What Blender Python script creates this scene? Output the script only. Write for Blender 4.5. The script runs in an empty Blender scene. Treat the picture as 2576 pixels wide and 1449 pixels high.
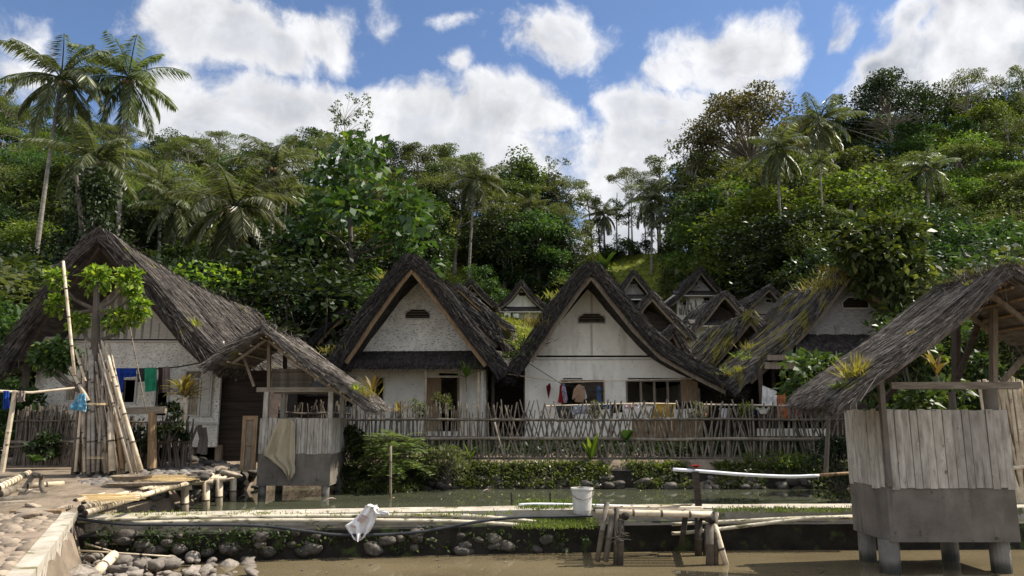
import bpy, math, random
import numpy as np
from mathutils import Vector, Matrix, noise as mnoise
RD = random.Random(7); NR = np.random.default_rng(7)
S = bpy.context.scene; COL = S.collection
V = Vector
# ------------------------------------------------------------------ camera geometry (photo measured on a 2576x1449 copy)
F = 1860.0; CZ = 2.1; TH = math.atan((1050 - 724.5) / F); CT, ST = math.cos(TH), math.sin(TH)
def ray(u, v):
    a, b = (u - 1288) / F, (724.5 - v) / F
    return V((a, CT - b * ST, ST + b * CT))
def P(u, v, Y):
    d = ray(u, v); return V((0, 0, CZ)) + d * (Y / d.y)
def G(u, v, z):
    d = ray(u, v); return V((0, 0, CZ)) + d * ((z - CZ) / d.z)
def pxm(px, Y): return px * Y / F / 0.985
def ss(t): t = min(1, max(0, t)); return t * t * (3 - 2 * t)
def lerp(a, b, t): return a + (b - a) * t
def interp(tab, x):
    if x <= tab[0][0]: return tab[0][1]
    for (a, p), (b, q) in zip(tab, tab[1:]):
        if x <= b: return p + (q - p) * (x - a) / (b - a)
    return tab[-1][1]
# ------------------------------------------------------------------ objects
ORG = {}
def setp(o, label=None, cat=None, group=None, kind=None):
    if label: o['label'] = label
    if cat: o['category'] = cat
    if group: o['group'] = group
    if kind: o['kind'] = kind
    return o
def thing(name, label, cat, loc, group=None):
    o = bpy.data.objects.new(name, None); COL.objects.link(o); o.empty_display_size = .3
    o.location = loc; ORG[o.name] = V(loc)
    return setp(o, label, cat, group)
class MB:
    def __init__(s): s.v = []; s.f = []; s.mi = []
    def add(s, vs, fs, mi=0):
        b = len(s.v); s.v.extend([tuple(p) for p in vs]); s.f.extend([tuple(b + i for i in f) for f in fs]); s.mi.extend([mi] * len(fs))
    def box(s, c, d, R=None, mi=0):
        c = V(c); hx, hy, hz = d[0] / 2, d[1] / 2, d[2] / 2
        vs = [V((x, y, z)) for x in (-hx, hx) for y in (-hy, hy) for z in (-hz, hz)]
        if R is not None: vs = [R @ p for p in vs]
        s.add([c + p for p in vs], [(0, 1, 3, 2), (4, 6, 7, 5), (0, 4, 5, 1), (2, 3, 7, 6), (0, 2, 6, 4), (1, 5, 7, 3)], mi)
    def beam(s, a, b, w, h, mi=0):
        a, b = V(a), V(b); d = b - a; L = d.length; d.normalize()
        up = V((0, 0, 1)) if abs(d.z) < .95 else V((0, 1, 0))
        x = d.cross(up).normalized(); z = x.cross(d)
        R = Matrix((x, d, z)).transposed()
        s.box((a + b) / 2, (w, L, h), R, mi)
    def prism(s, front, back, mi=0, mib=None):
        n = len(front)
        s.add(list(front) + list(back), [tuple(range(n))[::-1], tuple(range(n, 2 * n))] + [(i, (i + 1) % n, n + (i + 1) % n, n + i) for i in range(n)], mi)
    def puv(s, uvs, Y, t, mi=0):
        f = [P(u, v, Y) for u, v in uvs]; s.prism(f, [p + V((0, t, 0)) for p in f], mi)
    def tube(s, pts, r, n=8, cap=True, mi=0, capmi=None):
        pts = [V(p) for p in pts]; k = len(pts)
        if not hasattr(r, '__len__'): r = [r] * k
        vs = []; fs = []
        d0 = (pts[1] - pts[0]).normalized(); up = V((0, 0, 1)) if abs(d0.z) < .9 else V((1, 0, 0))
        x = d0.cross(up).normalized()
        for i, p in enumerate(pts):
            d = (pts[min(i + 1, k - 1)] - pts[max(i - 1, 0)])
            if d.length < 1e-7: d = d0
            d.normalize(); x = (x - d * x.dot(d)); x.normalize(); y = d.cross(x)
            for j in range(n):
                a = 2 * math.pi * j / n; vs.append(p + (x * math.cos(a) + y * math.sin(a)) * r[i])
        for i in range(k - 1):
            for j in range(n):
                fs.append((i * n + j, i * n + (j + 1) % n, (i + 1) * n + (j + 1) % n, (i + 1) * n + j))
        b = len(s.v); s.add(vs, fs, mi)
        if cap:
            s.f.append(tuple(b + j for j in range(n))[::-1]); s.f.append(tuple(b + (k - 1) * n + j for j in range(n))); s.mi += [capmi if capmi is not None else mi] * 2
    def culm(s, a, b, r, node=.35, n=8, sag=0, taper=.9, capmi=None, wob=0, rd=RD):
        a, b = V(a), V(b); L = (b - a).length; k = max(2, int(L / node)); pts = []; rs = []
        off = V((rd.uniform(-1, 1), rd.uniform(-1, 1), rd.uniform(-1, 1))) * wob
        def at(t): return a.lerp(b, t) + (V((0, 0, -sag)) + off) * (4 * t * (1 - t))
        for i in range(k + 1):
            t = i / k; rr = r * lerp(1, taper, t); e = min(.3 / k, .018 / max(L, .05))
            if 0 < i < k:
                for dt, q in ((-e, 1), (0, 1.13), (e, 1)): pts.append(at(t + dt)); rs.append(rr * q)
            else: pts.append(at(t)); rs.append(rr)
        b0 = len(s.f); s.tube(pts, rs, n, True, 0, capmi)
        if capmi is not None:
            for i in range(1, k):
                for seg in (3 * i - 2, 3 * i - 1):
                    for j in range(n): s.mi[b0 + seg * n + j] = 2
    def grid(s, fn, nu, nv, mi=0, closed=False):
        vs = [fn(i / (nu - 1), j / (nv - 1)) for j in range(nv) for i in range(nu)]
        fs = [(j * nu + i, j * nu + i + 1, (j + 1) * nu + i + 1, (j + 1) * nu + i) for j in range(nv - 1) for i in range(nu - 1)]
        s.add(vs, fs, mi)
    def build(s, name, mats, parent=None, org=None, smooth=False, label=None, cat=None, group=None, kind=None):
        if not isinstance(mats, (list, tuple)): mats = [mats]
        if parent is not None: o0 = ORG[parent.name]
        elif org is not None: o0 = V(org)
        else:
            a = np.array(s.v); lo, hi = a.min(0), a.max(0); o0 = V(((lo[0] + hi[0]) / 2, (lo[1] + hi[1]) / 2, lo[2]))
        a = np.array(s.v, dtype=float) - np.array(o0)
        me = bpy.data.meshes.new(name); me.from_pydata(a.tolist(), [], s.f)
        for m in mats: me.materials.append(m)
        if len(mats) > 1: me.polygons.foreach_set('material_index', s.mi)
        if smooth: me.polygons.foreach_set('use_smooth', [True] * len(me.polygons))
        me.update()
        o = bpy.data.objects.new(name, me); COL.objects.link(o)
        if parent is not None: o.parent = parent
        else: o.location = o0
        ORG[o.name] = o0
        return setp(o, label, cat, group, kind)
def quads_mesh(name, verts, mat, k=4, smooth=False):
    """verts: (n*k,3) array, every k verts a face"""
    n = len(verts) // k; me = bpy.data.meshes.new(name)
    me.vertices.add(n * k); me.vertices.foreach_set('co', np.asarray(verts, dtype=np.float32).ravel())
    me.loops.add(n * k); me.loops.foreach_set('vertex_index', np.arange(n * k, dtype=np.int32))
    me.polygons.add(n); me.polygons.foreach_set('loop_start', np.arange(0, n * k, k, dtype=np.int32))
    me.materials.append(mat); me.update(calc_edges=True); me.validate()
    return me
def link(name, me, parent=None, loc=(0, 0, 0), **kw):
    o = bpy.data.objects.new(name, me); COL.objects.link(o); o.location = loc
    if parent is not None: o.parent = parent; ORG[o.name] = ORG.get(parent.name, V((0, 0, 0)))
    else: ORG[o.name] = V(loc)
    return setp(o, **kw)
# ------------------------------------------------------------------ materials
def newmat(name):
    m = bpy.data.materials.new(name); m.use_nodes = True; nt = m.node_tree
    return m, nt, nt.nodes['Principled BSDF'], nt.nodes['Material Output']
def N(nt, t, **kw):
    n = nt.nodes.new(t)
    for k, val in kw.items():
        if k.startswith('i_'): n.inputs[k[2:].replace('_', ' ')].default_value = val
        else: setattr(n, k, val)
    return n
def ramp(nt, stops):
    r = nt.nodes.new('ShaderNodeValToRGB'); e = r.color_ramp.elements
    while len(e) < len(stops): e.new(.5)
    for x, (p, c) in zip(e, stops): x.position = p; x.color = (*c, 1) if len(c) == 3 else c
    return r
def mix(nt, fac, a, b, mode='MIX'):
    m = nt.nodes.new('ShaderNodeMix'); m.data_type = 'RGBA'; m.blend_type = mode
    for sock, val in ((m.inputs[0], fac), (m.inputs[6], a), (m.inputs[7], b)):
        if hasattr(val, 'is_output'): nt.links.new(val, sock)
        else: sock.default_value = val if not hasattr(val, '__len__') else (*val[:3], 1)
    return m.outputs[2]
def mth(nt, op, a, b=None, clamp=False):
    m = nt.nodes.new('ShaderNodeMath'); m.operation = op; m.use_clamp = clamp
    for i, val in enumerate((a, b)):
        if val is None: continue
        if hasattr(val, 'is_output'): nt.links.new(val, m.inputs[i])
        else: m.inputs[i].default_value = val
    return m.outputs[0]
def coords(nt, stretch, kind='Object', off=(0, 0, 0)):
    tc = nt.nodes.new('ShaderNodeTexCoord'); mp = nt.nodes.new('ShaderNodeMapping'); mp.inputs['Scale'].default_value = stretch; mp.inputs['Location'].default_value = off
    nt.links.new(tc.outputs[kind], mp.inputs[0]); return mp.outputs[0]
def nz(nt, vec, scale, detail=5, rough=.6, dist=0):
    n = N(nt, 'ShaderNodeTexNoise'); n.inputs['Scale'].default_value = scale; n.inputs['Detail'].default_value = detail
    n.inputs['Roughness'].default_value = rough; n.inputs['Distortion'].default_value = dist; nt.links.new(vec, n.inputs['Vector']); return n.outputs['Fac']
def step(nt, val, lo, hi):
    m = N(nt, 'ShaderNodeMapRange'); m.interpolation_type = 'SMOOTHSTEP'; m.inputs['From Min'].default_value = lo; m.inputs['From Max'].default_value = hi
    nt.links.new(val, m.inputs['Value']); return m.outputs['Result']
def nmat(name, stops, scale=4, stretch=(1, 1, 1), detail=6, rough=.85, bump=.3, bscale=None, island=0, objr=0, spec=.25, extra=()):
    """noise-coloured surface; extra: list of (colour, scale, stretch, lo, hi) overlay patches with their own shape"""
    m, nt, b, out = newmat(name); L = nt.links.new
    c = nz(nt, coords(nt, stretch), scale, detail); r = ramp(nt, stops); L(c, r.inputs[0]); col = r.outputs[0]
    for k, (ec, es, est, lo, hi) in enumerate(extra):
        e = nz(nt, coords(nt, est, off=(3.1 * k + 1, 7.7, 2.2)), es, 5); col = mix(nt, step(nt, e, lo, hi), col, ec)
    if island:
        g = N(nt, 'ShaderNodeNewGeometry'); f = mth(nt, 'MULTIPLY_ADD', g.outputs['Random Per Island'], 2 * island); f.node.inputs[2].default_value = 1 - island
        col = mix(nt, 1.0, col, f, 'MULTIPLY')
    if objr:
        g = N(nt, 'ShaderNodeObjectInfo'); f = mth(nt, 'MULTIPLY_ADD', g.outputs['Random'], 2 * objr); f.node.inputs[2].default_value = 1 - objr
        col = mix(nt, 1.0, col, f, 'MULTIPLY')
    L(col, b.inputs['Base Color']); b.inputs['Roughness'].default_value = rough; b.inputs['Specular IOR Level'].default_value = spec
    if bump:
        bn = nz(nt, coords(nt, stretch), (bscale or scale * 3), 8, .65); bp = N(nt, 'ShaderNodeBump'); bp.inputs['Strength'].default_value = bump; bp.inputs['Distance'].default_value = .03
        L(bn, bp.inputs['Height']); L(bp.outputs[0], b.inputs['Normal'])
    return m
def leafmat(name, c1, c2, c3, trans=.3, rough=.55, objr=.25, spec=.22, fresh=.86):
    m, nt, b, out = newmat(name); L = nt.links.new
    g = N(nt, 'ShaderNodeNewGeometry'); r = ramp(nt, [(0, c1), (.55, c2), (fresh, c2), (1, c3)]); L(g.outputs['Random Per Island'], r.inputs[0])
    oi = N(nt, 'ShaderNodeObjectInfo'); f = mth(nt, 'MULTIPLY_ADD', oi.outputs['Random'], 2 * objr); f.node.inputs[2].default_value = 1 - objr
    n2 = nz(nt, coords(nt, (1, 1, 1)), .7, 3); f2 = mth(nt, 'MULTIPLY_ADD', n2, 1.1); f2.node.inputs[2].default_value = .45
    col = mix(nt, 1.0, r.outputs[0], mth(nt, 'MULTIPLY', f, f2), 'MULTIPLY')
    hs = N(nt, 'ShaderNodeHueSaturation'); hm = mth(nt, 'MULTIPLY_ADD', oi.outputs['Random'], .05); hm.node.inputs[2].default_value = .475
    L(hm, hs.inputs['Hue']); L(col, hs.inputs['Color']); col = hs.outputs[0]
    L(col, b.inputs['Base Color']); b.inputs['Roughness'].default_value = rough; b.inputs['Specular IOR Level'].default_value = spec
    t = N(nt, 'ShaderNodeBsdfTranslucent'); tc = mix(nt, 1.0, col, (1.5, 1.6, .6), 'MULTIPLY'); L(tc, t.inputs[0])
    mx = N(nt, 'ShaderNodeMixShader'); mx.inputs[0].default_value = trans; L(b.outputs[0], mx.inputs[1]); L(t.outputs[0], mx.inputs[2]); L(mx.outputs[0], out.inputs[0])
    return m
K = {}
K['thatch'] = nmat('thatch', [(.25, (0.0216, 0.0180, 0.0151)), (.5, (0.0612, 0.0518, 0.0446)), (.75, (0.1368, 0.1188, 0.1044))], 9, (1, .25, 1), island=.85, bump=.5, rough=.9, extra=[((.10, .095, .03), 2.2, (1, .4, 1), .60, .72)])
K['thatch_dark'] = nmat('thatch_dark', [(.25, (0.0130, 0.0108, 0.0094)), (.5, (0.0360, 0.0302, 0.0259)), (.8, (0.0936, 0.0806, 0.0706))], 9, (1, .25, 1), island=.6, bump=.5, rough=.9)
K['thatch_moss'] = nmat('thatch_moss', [(.25, (0.0263, 0.0225, 0.0195)), (.5, (0.0750, 0.0660, 0.0585)), (.75, (0.1650, 0.1462, 0.1312))], 9, (1, .25, 1), island=.75, bump=.5, rough=.92, extra=[((.15, .132, .032), 1.5, (1.3, .7, .4), .49, .63), ((.05, .055, .012), 2.6, (1, 1, 1), .60, .70)])
K['thatch_pale'] = nmat('thatch_pale', [(.25, (0.0400, 0.0336, 0.0280)), (.5, (0.1040, 0.0896, 0.0760)), (.75, (0.2240, 0.2000, 0.1720))], 9, (1, .25, 1), island=.85, bump=.5, rough=.9, extra=[((.10, .105, .03), 2.2, (1, .4, 1), .62, .74)])
K['weave'] = nmat('woven_wall', [(.3, (.58, .535, .45)), (.7, (.80, .745, .64))], 2.5, extra=[((.26, .25, .23), 15, (1, 1, 2.2), .55, .62), ((.33, .30, .24), 1.1, (1, 1, 1), .56, .75)], bump=.35, bscale=30)
K['white'] = nmat('limewashed_wall', [(.3, (.66, .61, .51)), (.7, (.84, .785, .675))], 1.6, extra=[((.24, .22, .19), 9, (1, 1, 2.2), .635, .69), ((.40, .35, .26), 1.2, (1.3, 1.3, .3), .53, .78)], bump=.2, bscale=18)
K['greyweave'] = nmat('grey_woven_wall', [(.3, (.2, .185, .17)), (.7, (.38, .355, .33))], 6, (1, 1, 3), extra=[((.09, .08, .07), 2.2, (1, 1, .5), .55, .72)], bump=.35, bscale=25)
K['seam'] = nmat('board_seam', [(.3, (.20, .18, .15)), (.7, (.30, .275, .23))], 6)
K['batten'] = nmat('pale_batten', [(.3, (.40, .37, .31)), (.7, (.56, .52, .45))], 6, (1, 1, 4))
K['wood'] = nmat('weathered_wood', [(.3, (.12, .095, .068)), (.7, (.27, .215, .155))], 8, (3, 3, .4), bump=.4)
K['woodw'] = nmat('warm_wood', [(.3, (.17, .105, .055)), (.7, (.33, .225, .125))], 8, (3, 3, .4), bump=.3)
K['woodx'] = nmat('long_timber', [(.3, (.14, .115, .088)), (.7, (.30, .255, .195))], 8, (.5, 3, 3), bump=.4)
K['darkwood'] = nmat('dark_wood', [(.3, (.03, .022, .017)), (.7, (.085, .062, .045))], 8, (.5, 3, 4), bump=.4)
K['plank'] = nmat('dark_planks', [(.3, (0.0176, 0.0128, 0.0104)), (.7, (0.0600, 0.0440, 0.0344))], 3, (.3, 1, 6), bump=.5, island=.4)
K['plankpale'] = nmat('pale_planks', [(.3, (.16, .14, .115)), (.7, (.34, .30, .25))], 3, (.3, 1, 6), bump=.5, island=.3)
K['bamboo'] = nmat('dry_bamboo', [(.25, (0.2360, 0.1829, 0.1180)), (.5, (0.4484, 0.3658, 0.2537)), (.8, (0.6136, 0.5310, 0.3894))], 5, (1, 1, 1), bump=.2, objr=.25, rough=.55, spec=.4, extra=[((.10, .075, .05), 7, (1, 1, 1), .64, .72)])
K['bambgrey'] = nmat('grey_bamboo', [(.25, (0.0585, 0.0468, 0.0343)), (.5, (0.1287, 0.1069, 0.0780)), (.8, (0.2340, 0.2028, 0.1560))], 6, bump=.3, objr=.4, rough=.7, extra=[((.05, .042, .03), 7, (1, 1, 1), .6, .7)])
K['bambdark'] = nmat('old_bamboo', [(.25, (0.0400, 0.0320, 0.0240)), (.5, (0.1040, 0.0840, 0.0624)), (.8, (0.1760, 0.1480, 0.1120))], 6, bump=.3, objr=.3, rough=.75)
K['bambwet'] = nmat('wet_bamboo', [(.25, (.02, .016, .012)), (.6, (.06, .05, .036)), (.85, (.13, .105, .08))], 6, bump=.3, rough=.5)
K['node'] = nmat('bamboo_node', [(.3, (.05, .038, .026)), (.7, (.12, .095, .065))], 10, bump=0)
K['pole'] = nmat('mottled_pole', [(.25, (.17, .13, .09)), (.5, (.33, .27, .195)), (.8, (.50, .44, .35))], 5, (1, 1, .6), bump=.4, objr=.62, rough=.75, extra=[((.08, .06, .045), 7, (1, 1, .6), .56, .66)])
K['hole'] = nmat('hole_shade', [(.3, (.012, .009, .007)), (.7, (.03, .022, .016))], 10, bump=0)  # near-black paint standing in for the darkness inside bores and vents
K['board'] = nmat('grey_bamboo_boards', [(.25, (.17, .148, .12)), (.5, (.33, .295, .245)), (.8, (.48, .44, .375))], 7, (2, 2, .5), island=.22, bump=.35, extra=[((.10, .085, .065), 9, (1, 1, .5), .63, .70), ((.50, .485, .45), 6, (1, 1, 1), .66, .71)])
K['concrete'] = nmat('grey_cement', [(.3, (.088, .073, .058)), (.7, (.175, .15, .122))], 2.2, extra=[((.24, .215, .18), 1.6, (1.4, 1.4, .3), .55, .74), ((.062, .051, .041), 3.0, (1.6, 1.6, .3), .53, .80), ((.05, .052, .03), 6, (1, 1, 1), .63, .73), ((.17, .115, .065), 1.3, (1, 1, .5), .60, .76)], bump=.25, bscale=20, rough=.8)
K['coping'] = nmat('dam_coping', [(.3, (.25, .215, .165)), (.7, (.44, .395, .325))], 3, extra=[((.12, .115, .05), 3.4, (1, 1, 1), .56, .66)], bump=.4)
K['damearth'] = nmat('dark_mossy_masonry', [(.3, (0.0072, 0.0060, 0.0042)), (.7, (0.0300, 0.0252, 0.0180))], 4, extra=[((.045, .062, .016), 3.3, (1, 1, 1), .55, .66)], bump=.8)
K['plaster'] = nmat('stained_plaster', [(.3, (.36, .31, .24)), (.7, (.58, .53, .45))], 2.5, (1, 1, .5), extra=[((.05, .045, .04), 3.2, (1, 1, .45), .52, .6), ((.33, .23, .11), 1.7, (1, 1, .5), .58, .68)], bump=.5)
K['stone'] = nmat('river_stone', [(.3, (0.1080, 0.0900, 0.0720)), (.7, (0.2304, 0.2016, 0.1692))], 3, objr=.4, bump=.35, rough=.75)
K['stonedark'] = nmat('damp_stone', [(.3, (0.0375, 0.0315, 0.0255)), (.7, (0.1087, 0.0960, 0.0788))], 3, objr=.45, bump=.35, rough=.6)
K['cobble'] = nmat('cobble_stone', [(.3, (0.1275, 0.1003, 0.0731)), (.7, (0.2635, 0.2125, 0.1598))], 4, island=.38, bump=.3, rough=.8)
K['cobblegrey'] = nmat('grey_cobble', [(.3, (.085, .075, .066)), (.7, (.19, .172, .152))], 4, island=.35, bump=.3, rough=.7)
K['earth'] = nmat('packed_earth', [(.3, (.15, .11, .078)), (.7, (.30, .235, .178))], 2.5, bump=.5, bscale=14)
K['pvc'] = nmat('weathered_pipe', [(.3, (.30, .26, .18)), (.6, (.52, .47, .36))], 3, (1, 3, 3), extra=[((.10, .09, .045), 5, (.6, 2, 2), .54, .64)], bump=.15, rough=.5)
K['pvcwhite'] = nmat('white_pipe', [(.3, (.60, .62, .64)), (.7, (.74, .75, .76))], 3, extra=[((.35, .33, .26), 2, (1, 2, 2), .66, .75)], bump=.05, rough=.4)
K['rubber'] = nmat('black_hose', [(.3, (.015, .016, .018)), (.7, (.045, .047, .05))], 4, bump=.1, rough=.45)
K['straw'] = nmat('fresh_bamboo_strips', [(.3, (.50, .33, .13)), (.7, (.72, .56, .30))], 5, island=.3, bump=.1, rough=.6)
K['basket'] = nmat('old_basketwork', [(.3, (.11, .085, .06)), (.7, (.27, .215, .155))], 16, (1, 1, 3), bump=.5)
K['metal'] = nmat('zinc_sheet', [(.3, (.42, .40, .37)), (.7, (.62, .60, .56))], 3, rough=.5, extra=[((.3, .24, .17), 3, (1, 1, 1), .6, .7)])
K['bark'] = nmat('bark', [(.3, (.05, .04, .03)), (.7, (.15, .125, .10))], 5, (1, 1, .3), bump=.6, objr=.3)
K['barkpale'] = nmat('pale_bark', [(.3, (.14, .12, .095)), (.7, (.30, .27, .225))], 4, (1, 1, 2.5), bump=.5, objr=.25)
K['palmbark'] = nmat('ringed_palm_bark', [(.3, (.10, .088, .072)), (.7, (.25, .225, .19))], 1.2, (1, 1, 6), bump=.5, objr=.2)
def cloth(name, c, dark=.6, **kw): return nmat(name, [(.3, tuple(x * dark for x in c)), (.7, c)], 4, bump=.2, bscale=40, rough=.9, spec=.1, **kw)
K['blue'] = cloth('blue_cloth', (.015, .05, .26)); K['green'] = cloth('green_cloth', (.03, .25, .13)); K['brown'] = cloth('dark_brown_cloth', (.045, .028, .025))
K['taupe'] = cloth('taupe_cloth', (.22, .175, .15)); K['charcoal'] = cloth('charcoal_cloth', (.045, .05, .045)); K['red'] = cloth('red_cloth', (.28, .02, .018)); K['tan'] = cloth('tan_cloth', (.36, .23, .145))
K['yellow'] = cloth('mustard_cloth', (.44, .27, .05)); K['black'] = cloth('black_cloth', (.012, .012, .014)); K['pink'] = cloth('pink_cloth', (.55, .40, .37)); K['whitec'] = cloth('white_cloth', (.62, .60, .56), .8)
K['orange'] = cloth('orange_cloth', (.42, .15, .06)); K['navy'] = cloth('navy_cloth', (.018, .025, .07)); K['maroon'] = cloth('maroon_cloth', (.14, .012, .016)); K['denim'] = cloth('denim_cloth', (.07, .11, .20))
K['floral'] = cloth('blue_floral_cloth', (.22, .26, .33), extra=[((.55, .55, .58), 22, (1, 1, 1), .55, .6)]); K['lightblue'] = cloth('light_blue_patterned_cloth', (.12, .32, .46), extra=[((.45, .60, .68), 9, (1, 1, 1), .56, .62)])
K['burlap'] = cloth('burlap', (.40, .335, .225), .75); K['mauve'] = cloth('mauve_cloth', (.27, .22, .28), extra=[((.5, .45, .48), 18, (1, 1, 1), .55, .6)])
K['sack'] = cloth('white_plastic_sack', (.74, .72, .70), .85)
K['bucket'] = nmat('cement_stained_bucket', [(.3, (.38, .355, .31)), (.7, (.60, .575, .525))], 4, (1, 1, .5), bump=.1, rough=.5, extra=[((.25, .215, .165), 5, (1, 1, .4), .6, .7)])
K['lf_mid'] = leafmat('leaf_mid', (.022, .040, .013), (.046, .076, .022), (.115, .135, .038))
K['lf_dark'] = leafmat('leaf_dark', (.012, .022, .009), (.026, .042, .015), (.065, .088, .026), trans=.2, rough=.46)
K['lf_yel'] = leafmat('leaf_yellow_green', (.042, .064, .014), (.085, .116, .025), (.18, .205, .038), trans=.38)
K['lf_olive'] = leafmat('leaf_olive', (.038, .052, .018), (.072, .09, .028), (.13, .14, .04))
K['lf_brown'] = leafmat('leaf_brownish', (.046, .044, .019), (.088, .08, .034), (.14, .12, .045), objr=.1)
K['lf_feather'] = leafmat('leaf_feathery', (.046, .058, .026), (.088, .10, .044), (.15, .16, .072), trans=.4)
K['lf_palm'] = leafmat('palm_leaflet', (.06, .075, .035), (.115, .13, .06), (.22, .215, .12), trans=.3, rough=.42, spec=.5)
K['lf_bright'] = leafmat('leaf_bright', (.06, .10, .015), (.14, .19, .027), (.32, .34, .05), trans=.42, objr=.08, fresh=.72)
K['lf_gloss'] = leafmat('leaf_glossy', (.026, .046, .013), (.056, .088, .024), (.19, .22, .04), trans=.25, rough=.5, spec=.3, objr=.08)
K['lf_banana'] = leafmat('banana_leaf', (.10, .16, .03), (.17, .235, .05), (.30, .34, .12), trans=.45, objr=.1)
K['grass'] = leafmat('grass_blade', (.08, .11, .016), (.16, .185, .028), (.27, .27, .06), trans=.35, objr=.1)
K['drygrass'] = leafmat('yellow_weed', (.13, .13, .03), (.25, .22, .05), (.42, .33, .08), trans=.35, objr=.15)
K['fern'] = leafmat('fern_frond', (.05, .075, .018), (.10, .125, .03), (.22, .21, .06), trans=.4, objr=.1)
K['redleaf'] = leafmat('red_cordyline_leaf', (.09, .04, .02), (.17, .13, .04), (.30, .10, .05), trans=.3, objr=.1)

def wetmat(name, src_stops, zlo, zhi):
    m, nt, b, out = newmat(name); L = nt.links.new; r = ramp(nt, src_stops); L(nz(nt, coords(nt, (1, 1, 1)), 3, 6), r.inputs[0]); q = N(nt, 'ShaderNodeSeparateXYZ'); L(coords(nt, (1, 1, 1)), q.inputs[0])
    h = mth(nt, 'ADD', q.outputs[2], mth(nt, 'MULTIPLY', nz(nt, coords(nt, (1, 1, .5)), 6, 5), .25)); L(mix(nt, step(nt, h, zlo, zhi), (.022, .022, .013), r.outputs[0]), b.inputs['Base Color']); b.inputs['Roughness'].default_value = .6
    bp = N(nt, 'ShaderNodeBump'); bp.inputs['Strength'].default_value = .4; bp.inputs['Distance'].default_value = .03; L(nz(nt, coords(nt, (1, 1, 1)), 14, 7), bp.inputs['Height']); L(bp.outputs[0], b.inputs['Normal']); return m
K['pier'] = wetmat('algae_stained_cement', [(.3, (.085, .075, .062)), (.7, (.20, .18, .15))], .78, .95)
K['lf_bank'] = leafmat('bank_leaf', (.05, .06, .024), (.11, .118, .05), (.25, .25, .13), trans=.3, rough=.4, spec=.5, objr=.1)
K['lf_mimosa'] = leafmat('mimosa_leaf', (.05, .085, .028), (.105, .15, .05), (.19, .23, .08), trans=.4, objr=.05)
K['flatstone'] = nmat('flat_tan_stone', [(.3, (.16, .125, .09)), (.7, (.31, .25, .19))], 3, objr=.3, bump=.5, rough=.85)
# ------------------------------------------------------------------ terrain
def hz(x, y):
    b = interp([(-60, .6), (11, .66), (15, .95), (20.3, 1.0), (26, 1.4), (58, 7.6), (69, 10.2), (95, 23.6), (104, 22), (160, 8), (500, 4)], y)
    if y > 30:
        a = x / max(y, 1); g = ss((abs(a - .165) - .05) / .3)
        b += 9 * g * ss((y - 36) / 55) + g * max(0, min(y, 150) - 95) * .12 + 5 * ss((abs(a) - .45) / .4) * ss((y - 30) / 40)
        b += .35 * math.sin(x * .31 + 1) * math.sin(y * .23) * ss((y - 30) / 10)
        if 62 < y < 100 and -.09 < a < .42:
            w = ss((y - 62) / 5) * ss((100 - y) / 3) * (1 - g * .6); h = b + .25 * math.sin(x * .4); q = math.floor(h / 1.15); f = h / 1.15 - q
            b = lerp(b, (q + ss((f - .62) / .38)) * 1.15, w)
    return b
DAMF = [(-12, 10.7), (-6.9, 11.0), (-3, 11.75), (0, 12.15), (3, 12.4), (9, 12.55), (40, 13)]
EDGE = [(-3, 1.0), (2.2, -1.6), (4.3, -3.05), (6.88, -4.26), (11.05, -6.29), (12, -6.75), (19, -6.9), (19.6, -6.6), (19.8, -6.4)]
def terrain_z(x, y):
    b = hz(x, y)
    if 1.5 < y < 20.4:
        e = interp(EDGE, y) if y > 2.2 else -1.6
        inx = ss((x - e - .05) / .3)
        if y < 11.8: iny = ss((y - 1.6) / .4); b = lerp(b - .06 * (1 - inx), -.7, inx * iny)
        else: b = lerp(b, -.4, inx * ss((19.95 - y) / .7) * (1 - ss((x - 10.5) / .8) * (1 if y > 13 else 0)))
    return b
def axis(seg):
    out = []
    for a, b, s in seg: out += list(np.arange(a, b, s))
    return out + [seg[-1][1]]
xs = axis([(-400, -120, 20), (-120, -40, 4), (-40, -14, 1.3), (-14, 14, .35), (14, 45, .8), (45, 120, 4), (120, 401, 20)])
ys = axis([(-60, -4, 8), (-4, 26, .3), (26, 60, 1), (60, 102, .42), (102, 160, 4), (160, 600, 40)])
m = MB(); nx, ny = len(xs), len(ys)
m.v = [(x, y, terrain_z(x, y)) for y in ys for x in xs]
m.f = [(j * nx + i, j * nx + i + 1, (j + 1) * nx + i + 1, (j + 1) * nx + i) for j in range(ny - 1) for i in range(nx - 1)]; m.mi = [0] * len(m.f)
K['ground'] = nmat('ground', [(.3, (.030, .036, .012)), (.7, (.085, .088, .03))], .9, bump=.6, bscale=6, extra=[((.16, .125, .085), .35, (1, 1, 1), .60, .70)])
mt, nt, bs, _o = newmat('terrain'); L_ = nt.links.new
cg = nz(nt, coords(nt, (1, 1, 1)), 1.1, 6); r1 = ramp(nt, [(.3, (.06, .08, .014)), (.7, (.17, .19, .03))]); L_(cg, r1.inputs[0])
r2 = ramp(nt, [(.3, (.10, .078, .055)), (.7, (.24, .19, .14))]); L_(nz(nt, coords(nt, (1, 1, 1)), 2.3, 6), r2.inputs[0])
sx = N(nt, 'ShaderNodeSeparateXYZ'); L_(coords(nt, (1, 1, 1)), sx.inputs[0])
col = mix(nt, step(nt, sx.outputs[1], 33, 44), r2.outputs[0], r1.outputs[0]); L_(col, bs.inputs['Base Color']); bs.inputs['Roughness'].default_value = .95; bs.inputs['Specular IOR Level'].default_value = .1
bp = N(nt, 'ShaderNodeBump'); bp.inputs['Strength'].default_value = .6; bp.inputs['Distance'].default_value = .1; L_(nz(nt, coords(nt, (1, 1, 1)), 5, 8), bp.inputs['Height']); L_(bp.outputs[0], bs.inputs['Normal'])
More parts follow.
